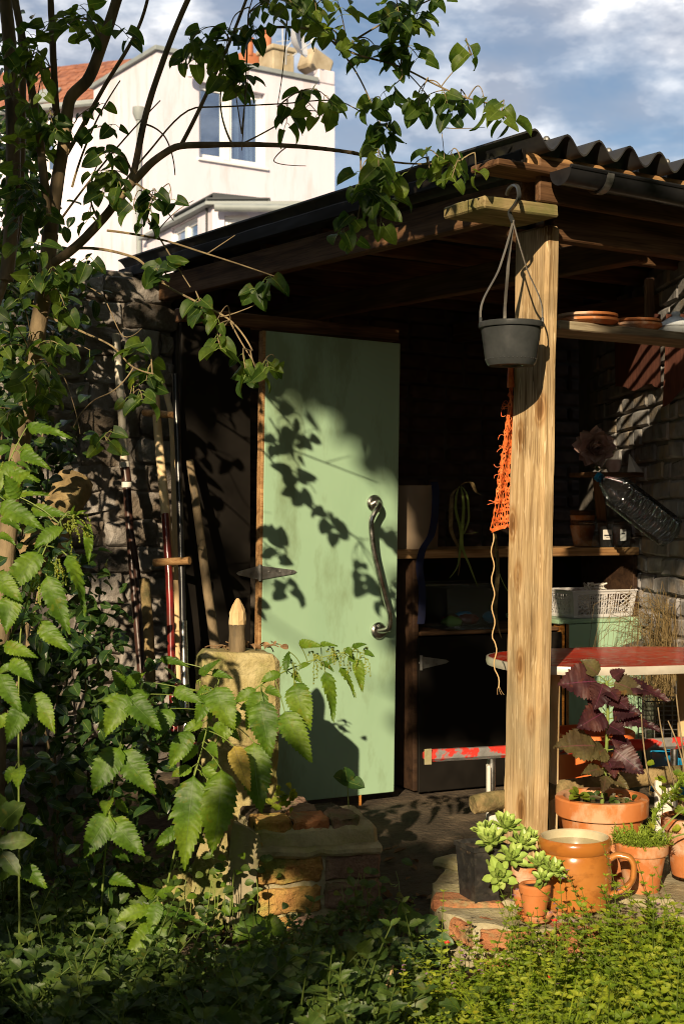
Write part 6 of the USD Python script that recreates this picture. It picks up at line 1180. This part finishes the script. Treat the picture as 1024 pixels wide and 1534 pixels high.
for k, (px, py, D, lab) in enumerate([(669, 1416, 3.35, "tiny red flower at the left foot of the pot plinth"), (830, 1383, 3.3, "tiny red flower in front of the mug"), (825, 1468, 3.12, "tiny red and yellow flower low in the sunlit weeds"), (722, 1427, 3.25, "tiny yellow flower beside the plinth foot")]):
    p = W(px, py, D); t_ = thing("wild_flower", lab, "flower", A([p[0], p[1], 0])); obj(t_, "stem", tube(smoothpath([A([p[0] + .01, p[1] + .01, 0]), p], 8), .001, 4), MT["stem"])
    obj(t_, "petals", cat([xf(T(*leaf(.011, .010, "oval", 3, .4, -.5)[:2]), aim(p, [math.cos(q), math.sin(q) * .6, .5])) for q in np.arange(5) * 1.257]), MT["red_petal"] if k < 3 else MT["lime"]); obj(t_, "eye", lump(.0035, k, .2, 1, at=p + A([0, -.003, .003])), MT["lime"])

# ------------------------------------------------------------------ lilac tree
lt = thing("lilac_tree", "many-stemmed lilac tree with heart-shaped leaves at the left in front of the house", "tree", W(30, 1000, 4.2) * A([1, 1, 0]))
def limb(pts, r, nm="branch", mt="bark", n=9, k=.08):
    p = smoothpath([W(*q) for q in pts], max(10, 6 * len(pts))); rad = np.interp(np.linspace(0, 1, len(p)), np.linspace(0, 1, len(np.atleast_1d(r))), np.atleast_1d(r)); obj(lt, nm, tube(p, rad, n, True, k, len(used)), MT[mt], smooth=50); return p
LB = {}
limb([(-10, 1250, 4.2), (5, 900, 4.2), (18, 740, 4.2), (36, 640, 4.2), (50, 540, 4.2), (64, 450, 4.2), (75, 350, 4.2)], (.032, .028, .026, .024), "trunk", n=12)
limb([(75, 352, 4.2), (88, 260, 4.2), (97, 205, 4.2), (104, 150, 4.2), (132, 118, 4.2), (155, 60, 4.2), (182, -25, 4.2)], (.022, .019, .018, .017, .015), n=11)
limb([(98, 196, 4.2), (84, 165, 4.18), (80, 90, 4.16), (75, -20, 4.14)], (.011, .009))
limb([(75, 345, 4.2), (66, 270, 4.16), (58, 200, 4.14), (45, 120, 4.12), (18, -20, 4.1)], (.013, .012, .010))
limb([(77, 395, 4.2), (110, 372, 4.15), (150, 332, 4.1), (200, 272, 4.05), (238, 235, 4.0), (272, 218, 3.98), (360, 216, 3.95), (432, 218, 3.92), (512, 226, 3.9), (575, 240, 3.88)], (.014, .013, .011, .008, .006, .004))
limb([(196, 276, 4.05), (206, 230, 4.05), (216, 180, 4.06), (245, 88, 4.08), (290, -20, 4.1)], (.010, .009, .008))
limb([(270, 219, 3.98), (300, 160, 3.98), (318, 120, 3.98), (345, 60, 4.0), (372, -10, 4.0)], (.006, .005, .004))
limb([(100, 230, 4.2), (150, 140, 4.25), (215, 20, 4.3), (225, -20, 4.3)], (.007, .005))
limb([(10, 420, 4.3), (20, 250, 4.3), (14, 60, 4.3), (5, -20, 4.3)], (.022, .022, .020), "trunk", n=10)
limb([(-30, 520, 4.4), (30, 300, 4.4), (34, 100, 4.4), (20, -20, 4.4)], (.012, .012, .010))
for pts, r in ((((108, 280, 4.2), (140, 190, 4.2), (180, 120, 4.2)), .004), (((90, 330, 4.2), (180, 215, 4.15), (240, 150, 4.1)), .004), (((150, 332, 4.1), (220, 230, 4.1), (300, 160, 4.1), (420, 155, 4.05), (500, 150, 4.0), (545, 170, 4.0)), .0035), (((215, 185, 4.06), (250, 210, 4.0), (262, 262, 3.98)), .003),
               (((345, 60, 4.0), (420, 40, 3.95), (480, 45, 3.95), (520, 75, 3.9), (600, 100, 3.9), (660, 130, 3.88), (705, 148, 3.88), (755, 158, 3.88)), .004), (((480, 45, 3.95), (545, 130, 3.9), (570, 200, 3.9), (575, 250, 3.9)), .003), (((372, 20, 4.0), (368, 120, 3.95), (362, 225, 3.93)), .003), (((350, 220, 3.95), (330, 150, 3.95), (342, 90, 3.95)), .003),
               (((430, 20, 3.95), (425, 90, 3.92), (415, 160, 3.9)), .0025), (((512, 226, 3.9), (540, 232, 3.88), (540, 290, 3.86), (530, 350, 3.84)), .003), (((360, 216, 3.95), (410, 190, 3.92), (450, 165, 3.9), (500, 172, 3.9)), .0025), (((432, 218, 3.92), (410, 240, 3.9), (458, 248, 3.9)), .002),
               (((575, 240, 3.88), (640, 245, 3.86), (690, 240, 3.85)), .003), (((530, 60, 3.9), (620, 10, 3.88), (690, -20, 3.88)), .003), (((600, 100, 3.9), (660, 190, 3.88), (665, 240, 3.86)), .0018), (((660, 130, 3.88), (690, 95, 3.88), (708, 80, 3.88)), .0018), (((660, 190, 3.88), (680, 192, 3.88), (726, 190, 3.88)), .0015),
               (((110, 372, 4.15), (200, 385, 4.05), (245, 425, 3.98), (300, 455, 3.95), (345, 480, 3.92), (378, 525, 3.9)), .0045), (((345, 480, 3.92), (330, 500, 3.9), (328, 520, 3.9)), .002), (((330, 474, 3.93), (370, 462, 3.9), (400, 440, 3.9)), .002), (((345, 482, 3.92), (372, 530, 3.9), (390, 555, 3.88)), .0025),
               (((60, 470, 4.2), (130, 500, 4.1), (170, 520, 4.02), (200, 550, 3.98), (230, 560, 3.95)), .004), (((200, 550, 3.98), (170, 585, 3.98), (140, 600, 3.98), (110, 640, 4.0)), .0022), (((90, 420, 4.2), (150, 440, 4.1), (190, 505, 4.05), (212, 492, 4.0)), .002), (((45, 580, 4.2), (90, 560, 4.1), (105, 590, 4.05), (120, 650, 4.0)), .002), (((160, 345, 3.98), (230, 356, 4.0), (310, 380, 4.05), (412, 414, 4.12)), .0035), (((205, 300, 3.98), (232, 345, 4.0), (285, 430, 4.0)), .003), (((230, 356, 4.0), (262, 318, 4.0), (290, 300, 4.0)), .002), (((310, 380, 4.05), (352, 352, 4.05)), .002), (((150, 332, 4.1), (135, 290, 4.1), (150, 240, 4.1)), .0035), (((200, 272, 4.05), (235, 300, 4.0), (260, 330, 3.98)), .0035)):
    limb(pts, (r, r * .5), "twig", "twig", 6, .0)
for a_, b_ in (((182, -20), (340, -330)), ((288, -15), (480, -300)), ((75, -15), (60, -400)), ((18, -15), (-160, -350))): limb([(*a_, 4.15), ((a_[0] + b_[0]) / 2 + 20, (a_[1] + b_[1]) / 2, 4.2), (*b_, 4.3)], (.008, .004))
q = np.random.default_rng(77); hl = [leaf(1, .80, "heart", 8, f_, c_, .35, seed=k) for k, (f_, c_) in enumerate(((.30, .5), (.45, .8), (.2, .3), (.55, .6), (.35, 1.1)))]; spec = []
def twigleaves(ax, ay, Da, cx, cy, sx, sy, n, D, size=.055, droop=.6):
    """a few twiglets from an anchor, leaves in pairs along them"""
    a = W(ax, ay, Da); left = int(n * 1.2)
    while left > 0:
        e = W(cx + q.normal() * sx * .5, cy + q.normal() * sy * .5, D + q.normal() * .07); L = np.linalg.norm(e - a); m = int(min(left, max(3, q.integers(4, 8)))); left -= m
        p = smoothpath([a, (a + e) / 2 + A([0, 0, .03]) + q.normal(0, .012, 3), e], 12); obj(lt, "twig", tube(p, np.linspace(.002, .0011, 12), 5, False), MT["twig"])
        for i in range(m):
            s = 1 - (i // 2) * .13 * (1 + .4 * q.random()) * min(1, .3 / max(L, .05)); b = p[int(np.clip(s, 0, 1) * 11)]; sd_ = (1 if i % 2 else -1)
            d = nrm(nrm(e - a) * .35 + A([sd_ * q.uniform(.3, 1.0), q.normal() * .5, -droop * q.uniform(.2, 1.5)])); pet = .018 * q.uniform(.6, 1.3); sz = size * q.uniform(.6, 1.15)
            spec.append((b, b + d * pet, d, nrm(q.normal(0, .55, 3) + A([0, -.55, .75])), sz, int(q.integers(5))))
for c in [(150, 60, 4.2, 110, 50, 70, 60, 16, 4.15), (75, 100, 4.15, 40, 130, 40, 70, 20, 4.1), (20, 150, 4.1, 15, 100, 30, 60, 14, 4.0), (150, 260, 4.1, 130, 270, 60, 40, 18, 4.05), (200, 270, 4.05, 155, 250, 40, 40, 12, 4.0), (230, 300, 4.0, 235, 310, 45, 40, 16, 3.96), (150, 60, 4.2, 160, 20, 50, 40, 12, 4.15), (345, 60, 4.0, 320, 50, 60, 45, 20, 3.95), (372, 10, 4.0, 350, 70, 30, 35, 8, 3.9), (100, 230, 4.2, 130, 180, 50, 40, 12, 4.1), (66, 270, 4.16, 40, 210, 45, 50, 16, 4.1), (372, 20, 4.0, 410, 12, 60, 22, 18, 3.92), (330, 110, 3.95, 330, 100, 40, 40, 12, 3.92), (365, 100, 3.95, 370, 130, 30, 30, 9, 3.9), (415, 160, 3.9, 418, 185, 40, 30, 10, 3.88), (450, 165, 3.9, 470, 160, 40, 25, 7, 3.88), (362, 200, 3.93, 365, 120, 30, 50, 8, 3.9),
          (520, 75, 3.9, 540, 40, 60, 45, 24, 3.86), (600, 40, 3.88, 610, 30, 60, 45, 30, 3.85), (600, 100, 3.9, 590, 110, 60, 35, 20, 3.86), (570, 170, 3.9, 575, 180, 45, 45, 18, 3.86), (640, 120, 3.88, 640, 150, 45, 35, 14, 3.86), (700, 148, 3.88, 700, 160, 45, 25, 13, 3.85), (745, 157, 3.88, 755, 162, 30, 22, 9, 3.85), (706, 82, 3.88, 704, 80, 14, 8, 4, 3.86), (575, 245, 3.88, 570, 255, 40, 35, 16, 3.85), (540, 290, 3.86, 560, 300, 45, 40, 24, 3.82), (530, 345, 3.84, 535, 345, 30, 20, 8, 3.82), (690, 240, 3.85, 690, 258, 30, 25, 12, 3.82), (640, 245, 3.86, 630, 255, 35, 25, 9, 3.84), (470, 10, 3.95, 480, 15, 50, 25, 14, 3.9),
          (64, 450, 4.2, 55, 400, 55, 60, 20, 4.05), (64, 450, 4.2, 110, 440, 55, 50, 14, 4.05), (50, 540, 4.2, 25, 500, 45, 60, 22, 4.05), (50, 540, 4.2, 100, 520, 45, 40, 12, 4.05), (36, 640, 4.2, 20, 600, 35, 50, 18, 4.0), (64, 450, 4.2, 90, 380, 50, 50, 16, 4.0), (75, 340, 4.2, 40, 300, 50, 60, 18, 4.05), (50, 540, 4.2, 70, 600, 40, 50, 12, 4.0), (45, 120, 4.1, 60, 50, 50, 40, 14, 4.05), (84, 165, 4.18, 100, 180, 50, 40, 12, 4.1), (18, 300, 4.3, 15, 330, 35, 70, 18, 4.2), (40, 330, 4.2, 30, 250, 40, 50, 12, 4.2),
          (245, 425, 3.98, 262, 405, 40, 25, 10, 3.94), (300, 455, 3.95, 290, 440, 35, 30, 9, 3.92), (345, 480, 3.92, 320, 492, 30, 28, 7, 3.88), (375, 525, 3.9, 372, 545, 25, 25, 7, 3.86), (390, 555, 3.88, 405, 560, 22, 22, 6, 3.86), (400, 440, 3.9, 402, 420, 30, 25, 8, 3.88), (228, 560, 3.95, 215, 560, 35, 30, 14, 3.92), (200, 590, 3.98, 195, 590, 25, 22, 6, 3.94), (160, 660, 4.0, 165, 660, 25, 10, 6, 3.98), (90, 560, 4.1, 60, 560, 40, 40, 10, 4.0)]: twigleaves(*c)
over = []
for _ in range(2600):
    D = q.uniform(3.0, 5.6); p = W(q.uniform(-420, 560), q.uniform(-560, -70), D); over.append((int(q.integers(5)), aim(p, A([q.normal() * .6, q.normal() * .6, -.6]), q.normal(0, .5, 3) + A([0, -.5, .8])) @ np.diag([.07, .066, .07, 1])))
spec.sort(key=lambda s: -s[4] / s[0][1]); rest, pets = [], []
for k, (b, p, d, up, sz, j) in enumerate(spec):
    M = aim(p, d, up) @ np.diag([sz, sz * q.uniform(.85, 1.1), sz, 1]); v, f, u = hl[j]; pets.append(tube([b, (b + p) / 2 + A([0, 0, .003]), p], .0009, 4, False))
    if k < 298: obj(lt, "leaf", T(v @ M[:3, :3].T, f), MT["lilac"], M=moved(p), smooth=True, uv=u)
    else: rest.append((j, M))
m_, uv_ = place_many(hl, rest + over); obj(lt, "leaf_mass", m_, MT["lilac"], uv=uv_, smooth=True, kind="stuff"); obj(lt, "petioles", cat(pets), MT["stem"], kind="stuff")

# dark shrub under it, and the hedge behind the wall
def shrub(name, label, centres, mt, leafL, nl, seed, base, kind="oval", stems=7, lw=.62):
    q = np.random.default_rng(seed); t_ = thing(name, label, "shrub", base); lp = [leaf(1, lw, kind, 5, .35, c, .3, seed=i) for i, c in enumerate((.4, .8, .2))]; out_ = []
    for (px, py, sx, sy, n, D) in centres:
        for _ in range(n):
            p = W(px + q.normal() * sx * .55, py + q.normal() * sy * .55, D + q.normal() * .12); d = nrm(A([q.normal(), q.normal() - .4, q.normal() * .5 - .35])); s = leafL * q.uniform(.6, 1.2)
            out_.append((p, aim(p, d, q.normal(0, .45, 3) + A([0, -.4, .8])) @ np.diag([s, s, s, 1]), int(q.integers(3)), s))
    out_.sort(key=lambda o: -o[3] / o[0][1])
    for p, M, j, s in out_[:nl]: v, f, u = lp[j]; obj(t_, "leaf", T(v @ M[:3, :3].T, f), MT[mt], M=moved(M[:3, 3]), smooth=True, uv=u)
    if len(out_) > nl: m_, uv_ = place_many(lp, [(j, M) for p, M, j, s in out_[nl:]]); obj(t_, "leaf_mass", m_, MT[mt], uv=uv_, smooth=True, kind="stuff")
    for k in range(stems):
        c = centres[k % len(centres)]; e = W(c[0] + q.normal() * 20, c[1] - 10, c[5]); obj(t_, "stem", tube(smoothpath([A([base[0] + q.normal() * .1, base[1] + q.normal() * .1, 0]), (e + base) / 2 + q.normal(0, .04, 3), e], 10), np.linspace(.006, .002, 10), 6), MT["twig"], smooth=True)
shrub("dark_leafy_shrub", "dark glossy-leaved shrub filling the left below the leaning tools", [(120, 960, 70, 60, 45, 4.25), (60, 1040, 80, 70, 60, 4.1), (170, 1020, 60, 50, 45, 4.2), (110, 1110, 90, 70, 70, 4.0), (215, 1100, 60, 60, 50, 4.05), (60, 1200, 80, 80, 60, 3.9), (160, 1200, 80, 70, 60, 3.95), (230, 1190, 40, 60, 25, 4.0), (40, 900, 50, 60, 30, 4.2), (140, 1290, 80, 50, 60, 3.9), (40, 490, 45, 50, 70, 4.6), (35, 620, 45, 60, 90, 4.5), (95, 690, 40, 50, 40, 4.9), (25, 760, 40, 70, 90, 4.4), (80, 860, 60, 60, 110, 4.4), (150, 930, 50, 50, 70, 4.5), (30, 980, 50, 60, 90, 4.2), (250, 1060, 40, 60, 60, 4.25), (100, 1000, 80, 70, 120, 4.3), (150, 1130, 80, 60, 120, 4.1)], "ivy", .056, 300, 51, A([-.75, 4.25, 0]))
shrub("wall_climber", "dark climber foliage massed behind the lilac at the far left", [(20, 330, 60, 110, 300, 5.5), (70, 420, 60, 40, 110, 5.5), (20, 430, 60, 60, 140, 5.4), (90, 480, 50, 60, 50, 5.4), (10, 560, 60, 120, 120, 5.2), (25, 150, 40, 110, 110, 5.8), (50, 680, 50, 60, 90, 4.9), (5, 760, 40, 80, 60, 4.8), (30, 560, 60, 90, 150, 4.7), (20, 230, 40, 60, 120, 5.3)], "ivy", .060, 200, 52, A([-1.3, 5.4, 0]), stems=9)

# ------------------------------------------------------------------ unseen trees behind the viewer, towards the sun: crowns shaped to cast the shade
def shade_tree(name, label, base, clumps, seed, leafL=.10):
    q = np.random.default_rng(seed); t_ = thing(name, label, "tree", base); lp = [leaf(1, .7, "oval", 3, .3, .4, seed=i)[:2] for i in range(2)]; out_ = []
    cs = A([c[:3] for c in clumps]); top = cs.mean(0)
    fork = A([base[0] * .75 + top[0] * .25, base[1] * .75 + top[1] * .25, top[2] * .8]); done = [fork]
    obj(t_, "trunk", tube(smoothpath([base, base * .9 + fork * .1 + A([.05, 0, .4]), fork], 20), np.linspace(.09, .04, 20), 12, True, .1, seed), MT["bark"], smooth=50)
    for c in sorted(clumps, key=lambda c: np.linalg.norm(A(c[:3]) - fork)):
        e = A(c[:3]); s = min(done, key=lambda d: np.linalg.norm(d - e)); done.append(e); obj(t_, "limb", tube(smoothpath([s, (s + e) / 2 + q.normal(0, .03, 3), e], 8), np.linspace(.010, .005, 8), 6), MT["bark"])
        for _ in range(int(c[4])):
            d = nrm(q.normal(0, 1, 3)); p = e + d * c[3] * q.random() ** .45; z = leafL * q.uniform(.7, 1.2); out_.append((int(q.integers(2)), aim(p, nrm(q.normal(0, 1, 3)), q.normal(0, .5, 3) + to_sun) @ np.diag([z, z, z, 1])))
    m_, _ = place_many(lp, out_); obj(t_, "crown", m_, MT["ivy"], kind="stuff")
def back(px, py, D, L): return W(px, py, D) + to_sun * L
SH = []
def shade(px, py, D, r, n, L): SH.append((*back(px, py, D, L), r, n))
qs = np.random.default_rng(5)
for px in range(-60, 420, 85):                            # upper left: lilac and the shed's verge
    for py in (-60, 40, 140, 240): 
        if not (px > 330 and py > 160): shade(px + qs.normal() * 15, py + qs.normal() * 15, 4.1, .21, 120, 7.6 + qs.normal() * .3)
for px in range(-40, 120, 70):
    for py in (340, 440, 540, 640): shade(px + qs.normal() * 12, py, 4.1, .15, 38, 7.6 + qs.normal() * .3)
for px, py in ((420, 530), (500, 540), (560, 560), (590, 620), (400, 560), (460, 570), (520, 585), (575, 640), (380, 500), (330, 420), (590, 700)): shade(px, py, 5.3, .13, 60, 8.6)
SH2 = []
def shade2(px, py, D, r, n, L): SH2.append((*back(px, py, D, L), r, n))
for px in list(range(-120, 560, 70)):
    for py in (1240, 1330, 1420, 1510, 1600):
        if (290 < px < 450 and py < 1330): continue
        if px > 500 and py > 1450: continue
        shade2(px + qs.normal() * 12, py + qs.normal() * 12, 3.6, .17, 66, 6.9 + qs.normal() * .25)
for px in range(-120, 250, 70):
    for py in (1010, 1090, 1160): shade2(px + qs.normal() * 12, py, 3.9, .15, 42, 7.2)
for px, py in ((490, 1270), (540, 1250), (560, 1320), (500, 1340), (590, 1290), (620, 1300), (640, 1260), (450, 1350), (600, 1400)): shade2(px, py, 4.15, .11, 50, 7.3)
LIT = [(x, y, 3.25) for x in (10, 50, 90, 125) for y in (770, 830, 890)] + [(x, y, 4.4) for x in (310, 350, 400) for y in (990, 1060)] + [(x, y, 5.38) for x in (410, 450, 500, 550, 585) for y in (740, 800, 860, 920, 980, 1040)] + [(440, 690, 5.35), (580, 1130, 5.45), (440, 655, 5.35), (480, 650, 5.36), (400, 665, 5.3), (520, 690, 5.38), (410, 720, 5.3)]
LIT += [(333, y, 3.65) for y in (1160, 1200, 1250)] + [(285, 1250, 3.65), (200, 1045, 3.66), (395, 1090, 3.74), (440, 1100, 3.74), (310, 1280, 4.0), (345, 1300, 4.0), (400, 1230, 4.02), (400, 1330, 4.02), (375, 1392, 3.46), (235, 1370, 3.43), (20, 1220, 3.24), (100, 1500, 3.3), (205, 1465, 3.35), (40, 1430, 3.35), (300, 1480, 3.4), (95, 205, 4.2), (60, 470, 4.2), (200, 270, 4.05), (190, 1130, 3.66), (120, 1050, 4.0), (90, 740, 4.7), (50, 530, 4.2), (40, 600, 4.2), (150, 540, 6.3), (190, 780, 6.0)]
LIT += [(x, y, 3.3) for x in range(610, 1040, 50) for y in (1380, 1440, 1500, 1540)] + [(x, y, 3.87) for x in range(540, 780, 40) for y in (20, 90, 160, 230, 300)] + [(x, y, 4.12) for x in (770, 800, 830) for y in range(340, 1270, 60)] + [(x, y, 3.75) for x in range(690, 1020, 45) for y in (1250, 1310, 1350)] + [(x, y, 4.1) for x in range(840, 1000, 40) for y in (1020, 1080, 1140, 1200)] + [(x, y, 5.6) for x in (850, 880, 940) for y in (940, 1050)]
LITP = A([W(*p) for p in LIT])
def prune(cl, f):
    keep = []
    for c in cl:
        d = A(c[:3]) - LITP; d -= np.outer(d @ to_sun, to_sun)
        if np.linalg.norm(d, axis=1).min() > c[3] * f: keep.append(c)
    return keep
for px, py in ((1000, 745), (1020, 790), (1030, 720), (985, 780), (1030, 850), (1015, 830), (975, 740)): shade(px, py, 5.7, .10, 55, 9.5)
for px, py in ((110, 470), (60, 700), (130, 620), (60, 480), (210, 650), (110, 680), (230, 500), (140, 850)): shade(px, py, 6.0, .12, 40, 9.0)
for px in range(615, 750, 32):
    for py in (700, 760, 830, 900, 990, 1070): shade(px, py, 5.65, .085, 42, 9.3)
SH, SH2 = prune(SH, .95), prune(SH2, .95)
shade_tree("garden_tree", "unseen leafy tree behind the viewer, crown shaped to cast shade", A([-3.9, -3.4, 0]), SH, 61)
shade_tree("garden_hedge_tree", "unseen lower bushy tree behind the viewer, crown shaped to cast shade", A([-3.6, -4.4, 0]), SH2, 62)

def hedge(name, label, x0, x1, y0, y1, h, seed):  # hedges added out of view to cut the sky light
    c = A([(x0 + x1) / 2, (y0 + y1) / 2, 0]); t_ = thing(name, label, "hedge", c); q = np.random.default_rng(seed)
    m = cbox(x1 - x0, y1 - y0, h, .1).subdivide_to_size(.5, max_iter=12); m = rough(T(m.vertices + c + A([0, 0, h / 2 - .05]), m.faces), .22, 1.3, seed); obj(t_, "inner_growth", m, MT["hedge"], smooth=True)
    lp = [leaf(1, .7, "oval", 3, .3, .4, seed=i)[:2] for i in range(2)]; pts, fi = trimesh.sample.sample_surface(m, 9000, seed=seed); nn = m.face_normals[fi]
    m_, _ = place_many(lp, [(int(q.integers(2)), aim(p + n * q.uniform(0, .12), n * .4 + q.normal(0, .8, 3), n) @ np.diag([s, s, s, 1])) for p, n, s in zip(pts, nn, q.uniform(.08, .16, len(pts)))]); obj(t_, "leaves", m_, MT["ivy"], kind="stuff")
MT["hedge"] = pm("hedge_growth", [(.012, .022, .008), (.03, .05, .014), (.045, .07, .02)], 6, .9)
hedge("tall_hedge", "tall dark hedge added on the right, out of view, to block sky light", 2.5, 3.7, -7, 7.5, 8.0, 71)
hedge("tall_hedge", "tall dark hedge added on the left, out of view, to block sky light", -5.2, -4.0, -7, 4.6, 5.4, 72)
hedge("tall_hedge", "dark hedge added behind the viewer, out of view, to block sky light", -4.0, 3.0, -8.4, -7.2, 3.2, 73)

oc = thing("overhanging_tree", "added unseen tree whose high crown cuts sky light over the garden", "tree", A([3.4, -4.0, 0])); qo = np.random.default_rng(81); oo = []  # tree added out of view to cut sky light from overhead
ol = [leaf(1, .75, "oval", 3, .3, .4, seed=i)[:2] for i in range(2)]
for _ in range(9500):
    x, y = qo.uniform(-6, 5.5), qo.uniform(-7, 2.6); z = max(6.0 + .46 * (2.6 - y) * .9, 5.2) + abs(qo.normal()) * .9
    s = qo.uniform(.14, .24); oo.append((int(qo.integers(2)), aim([x, y, z], qo.normal(0, 1, 3) * A([1, 1, .4]), A([0, 0, 1]) + qo.normal(0, .5, 3)) @ np.diag([s, s, s, 1])))
m_, _ = place_many(ol, oo); obj(oc, "crown", m_, MT["ivy"], kind="stuff")
obj(oc, "trunk", tube(smoothpath([[3.4, -4.0, 0], [3.3, -3.9, 4], [2.6, -3.4, 8.2]], 20), np.linspace(.22, .09, 20), 14, True, .1, 5), MT["bark"], smooth=50)
for k in range(14):
    e = A([qo.uniform(-5, 5), qo.uniform(-6, 2), 8.2 + qo.random()]); obj(oc, "limb", tube(smoothpath([[2.9, -3.6, 6.8], (A([2.9, -3.6, 6.8]) + e) / 2 + A([0, 0, .6]), e], 10), np.linspace(.08, .02, 10), 8), MT["bark"])
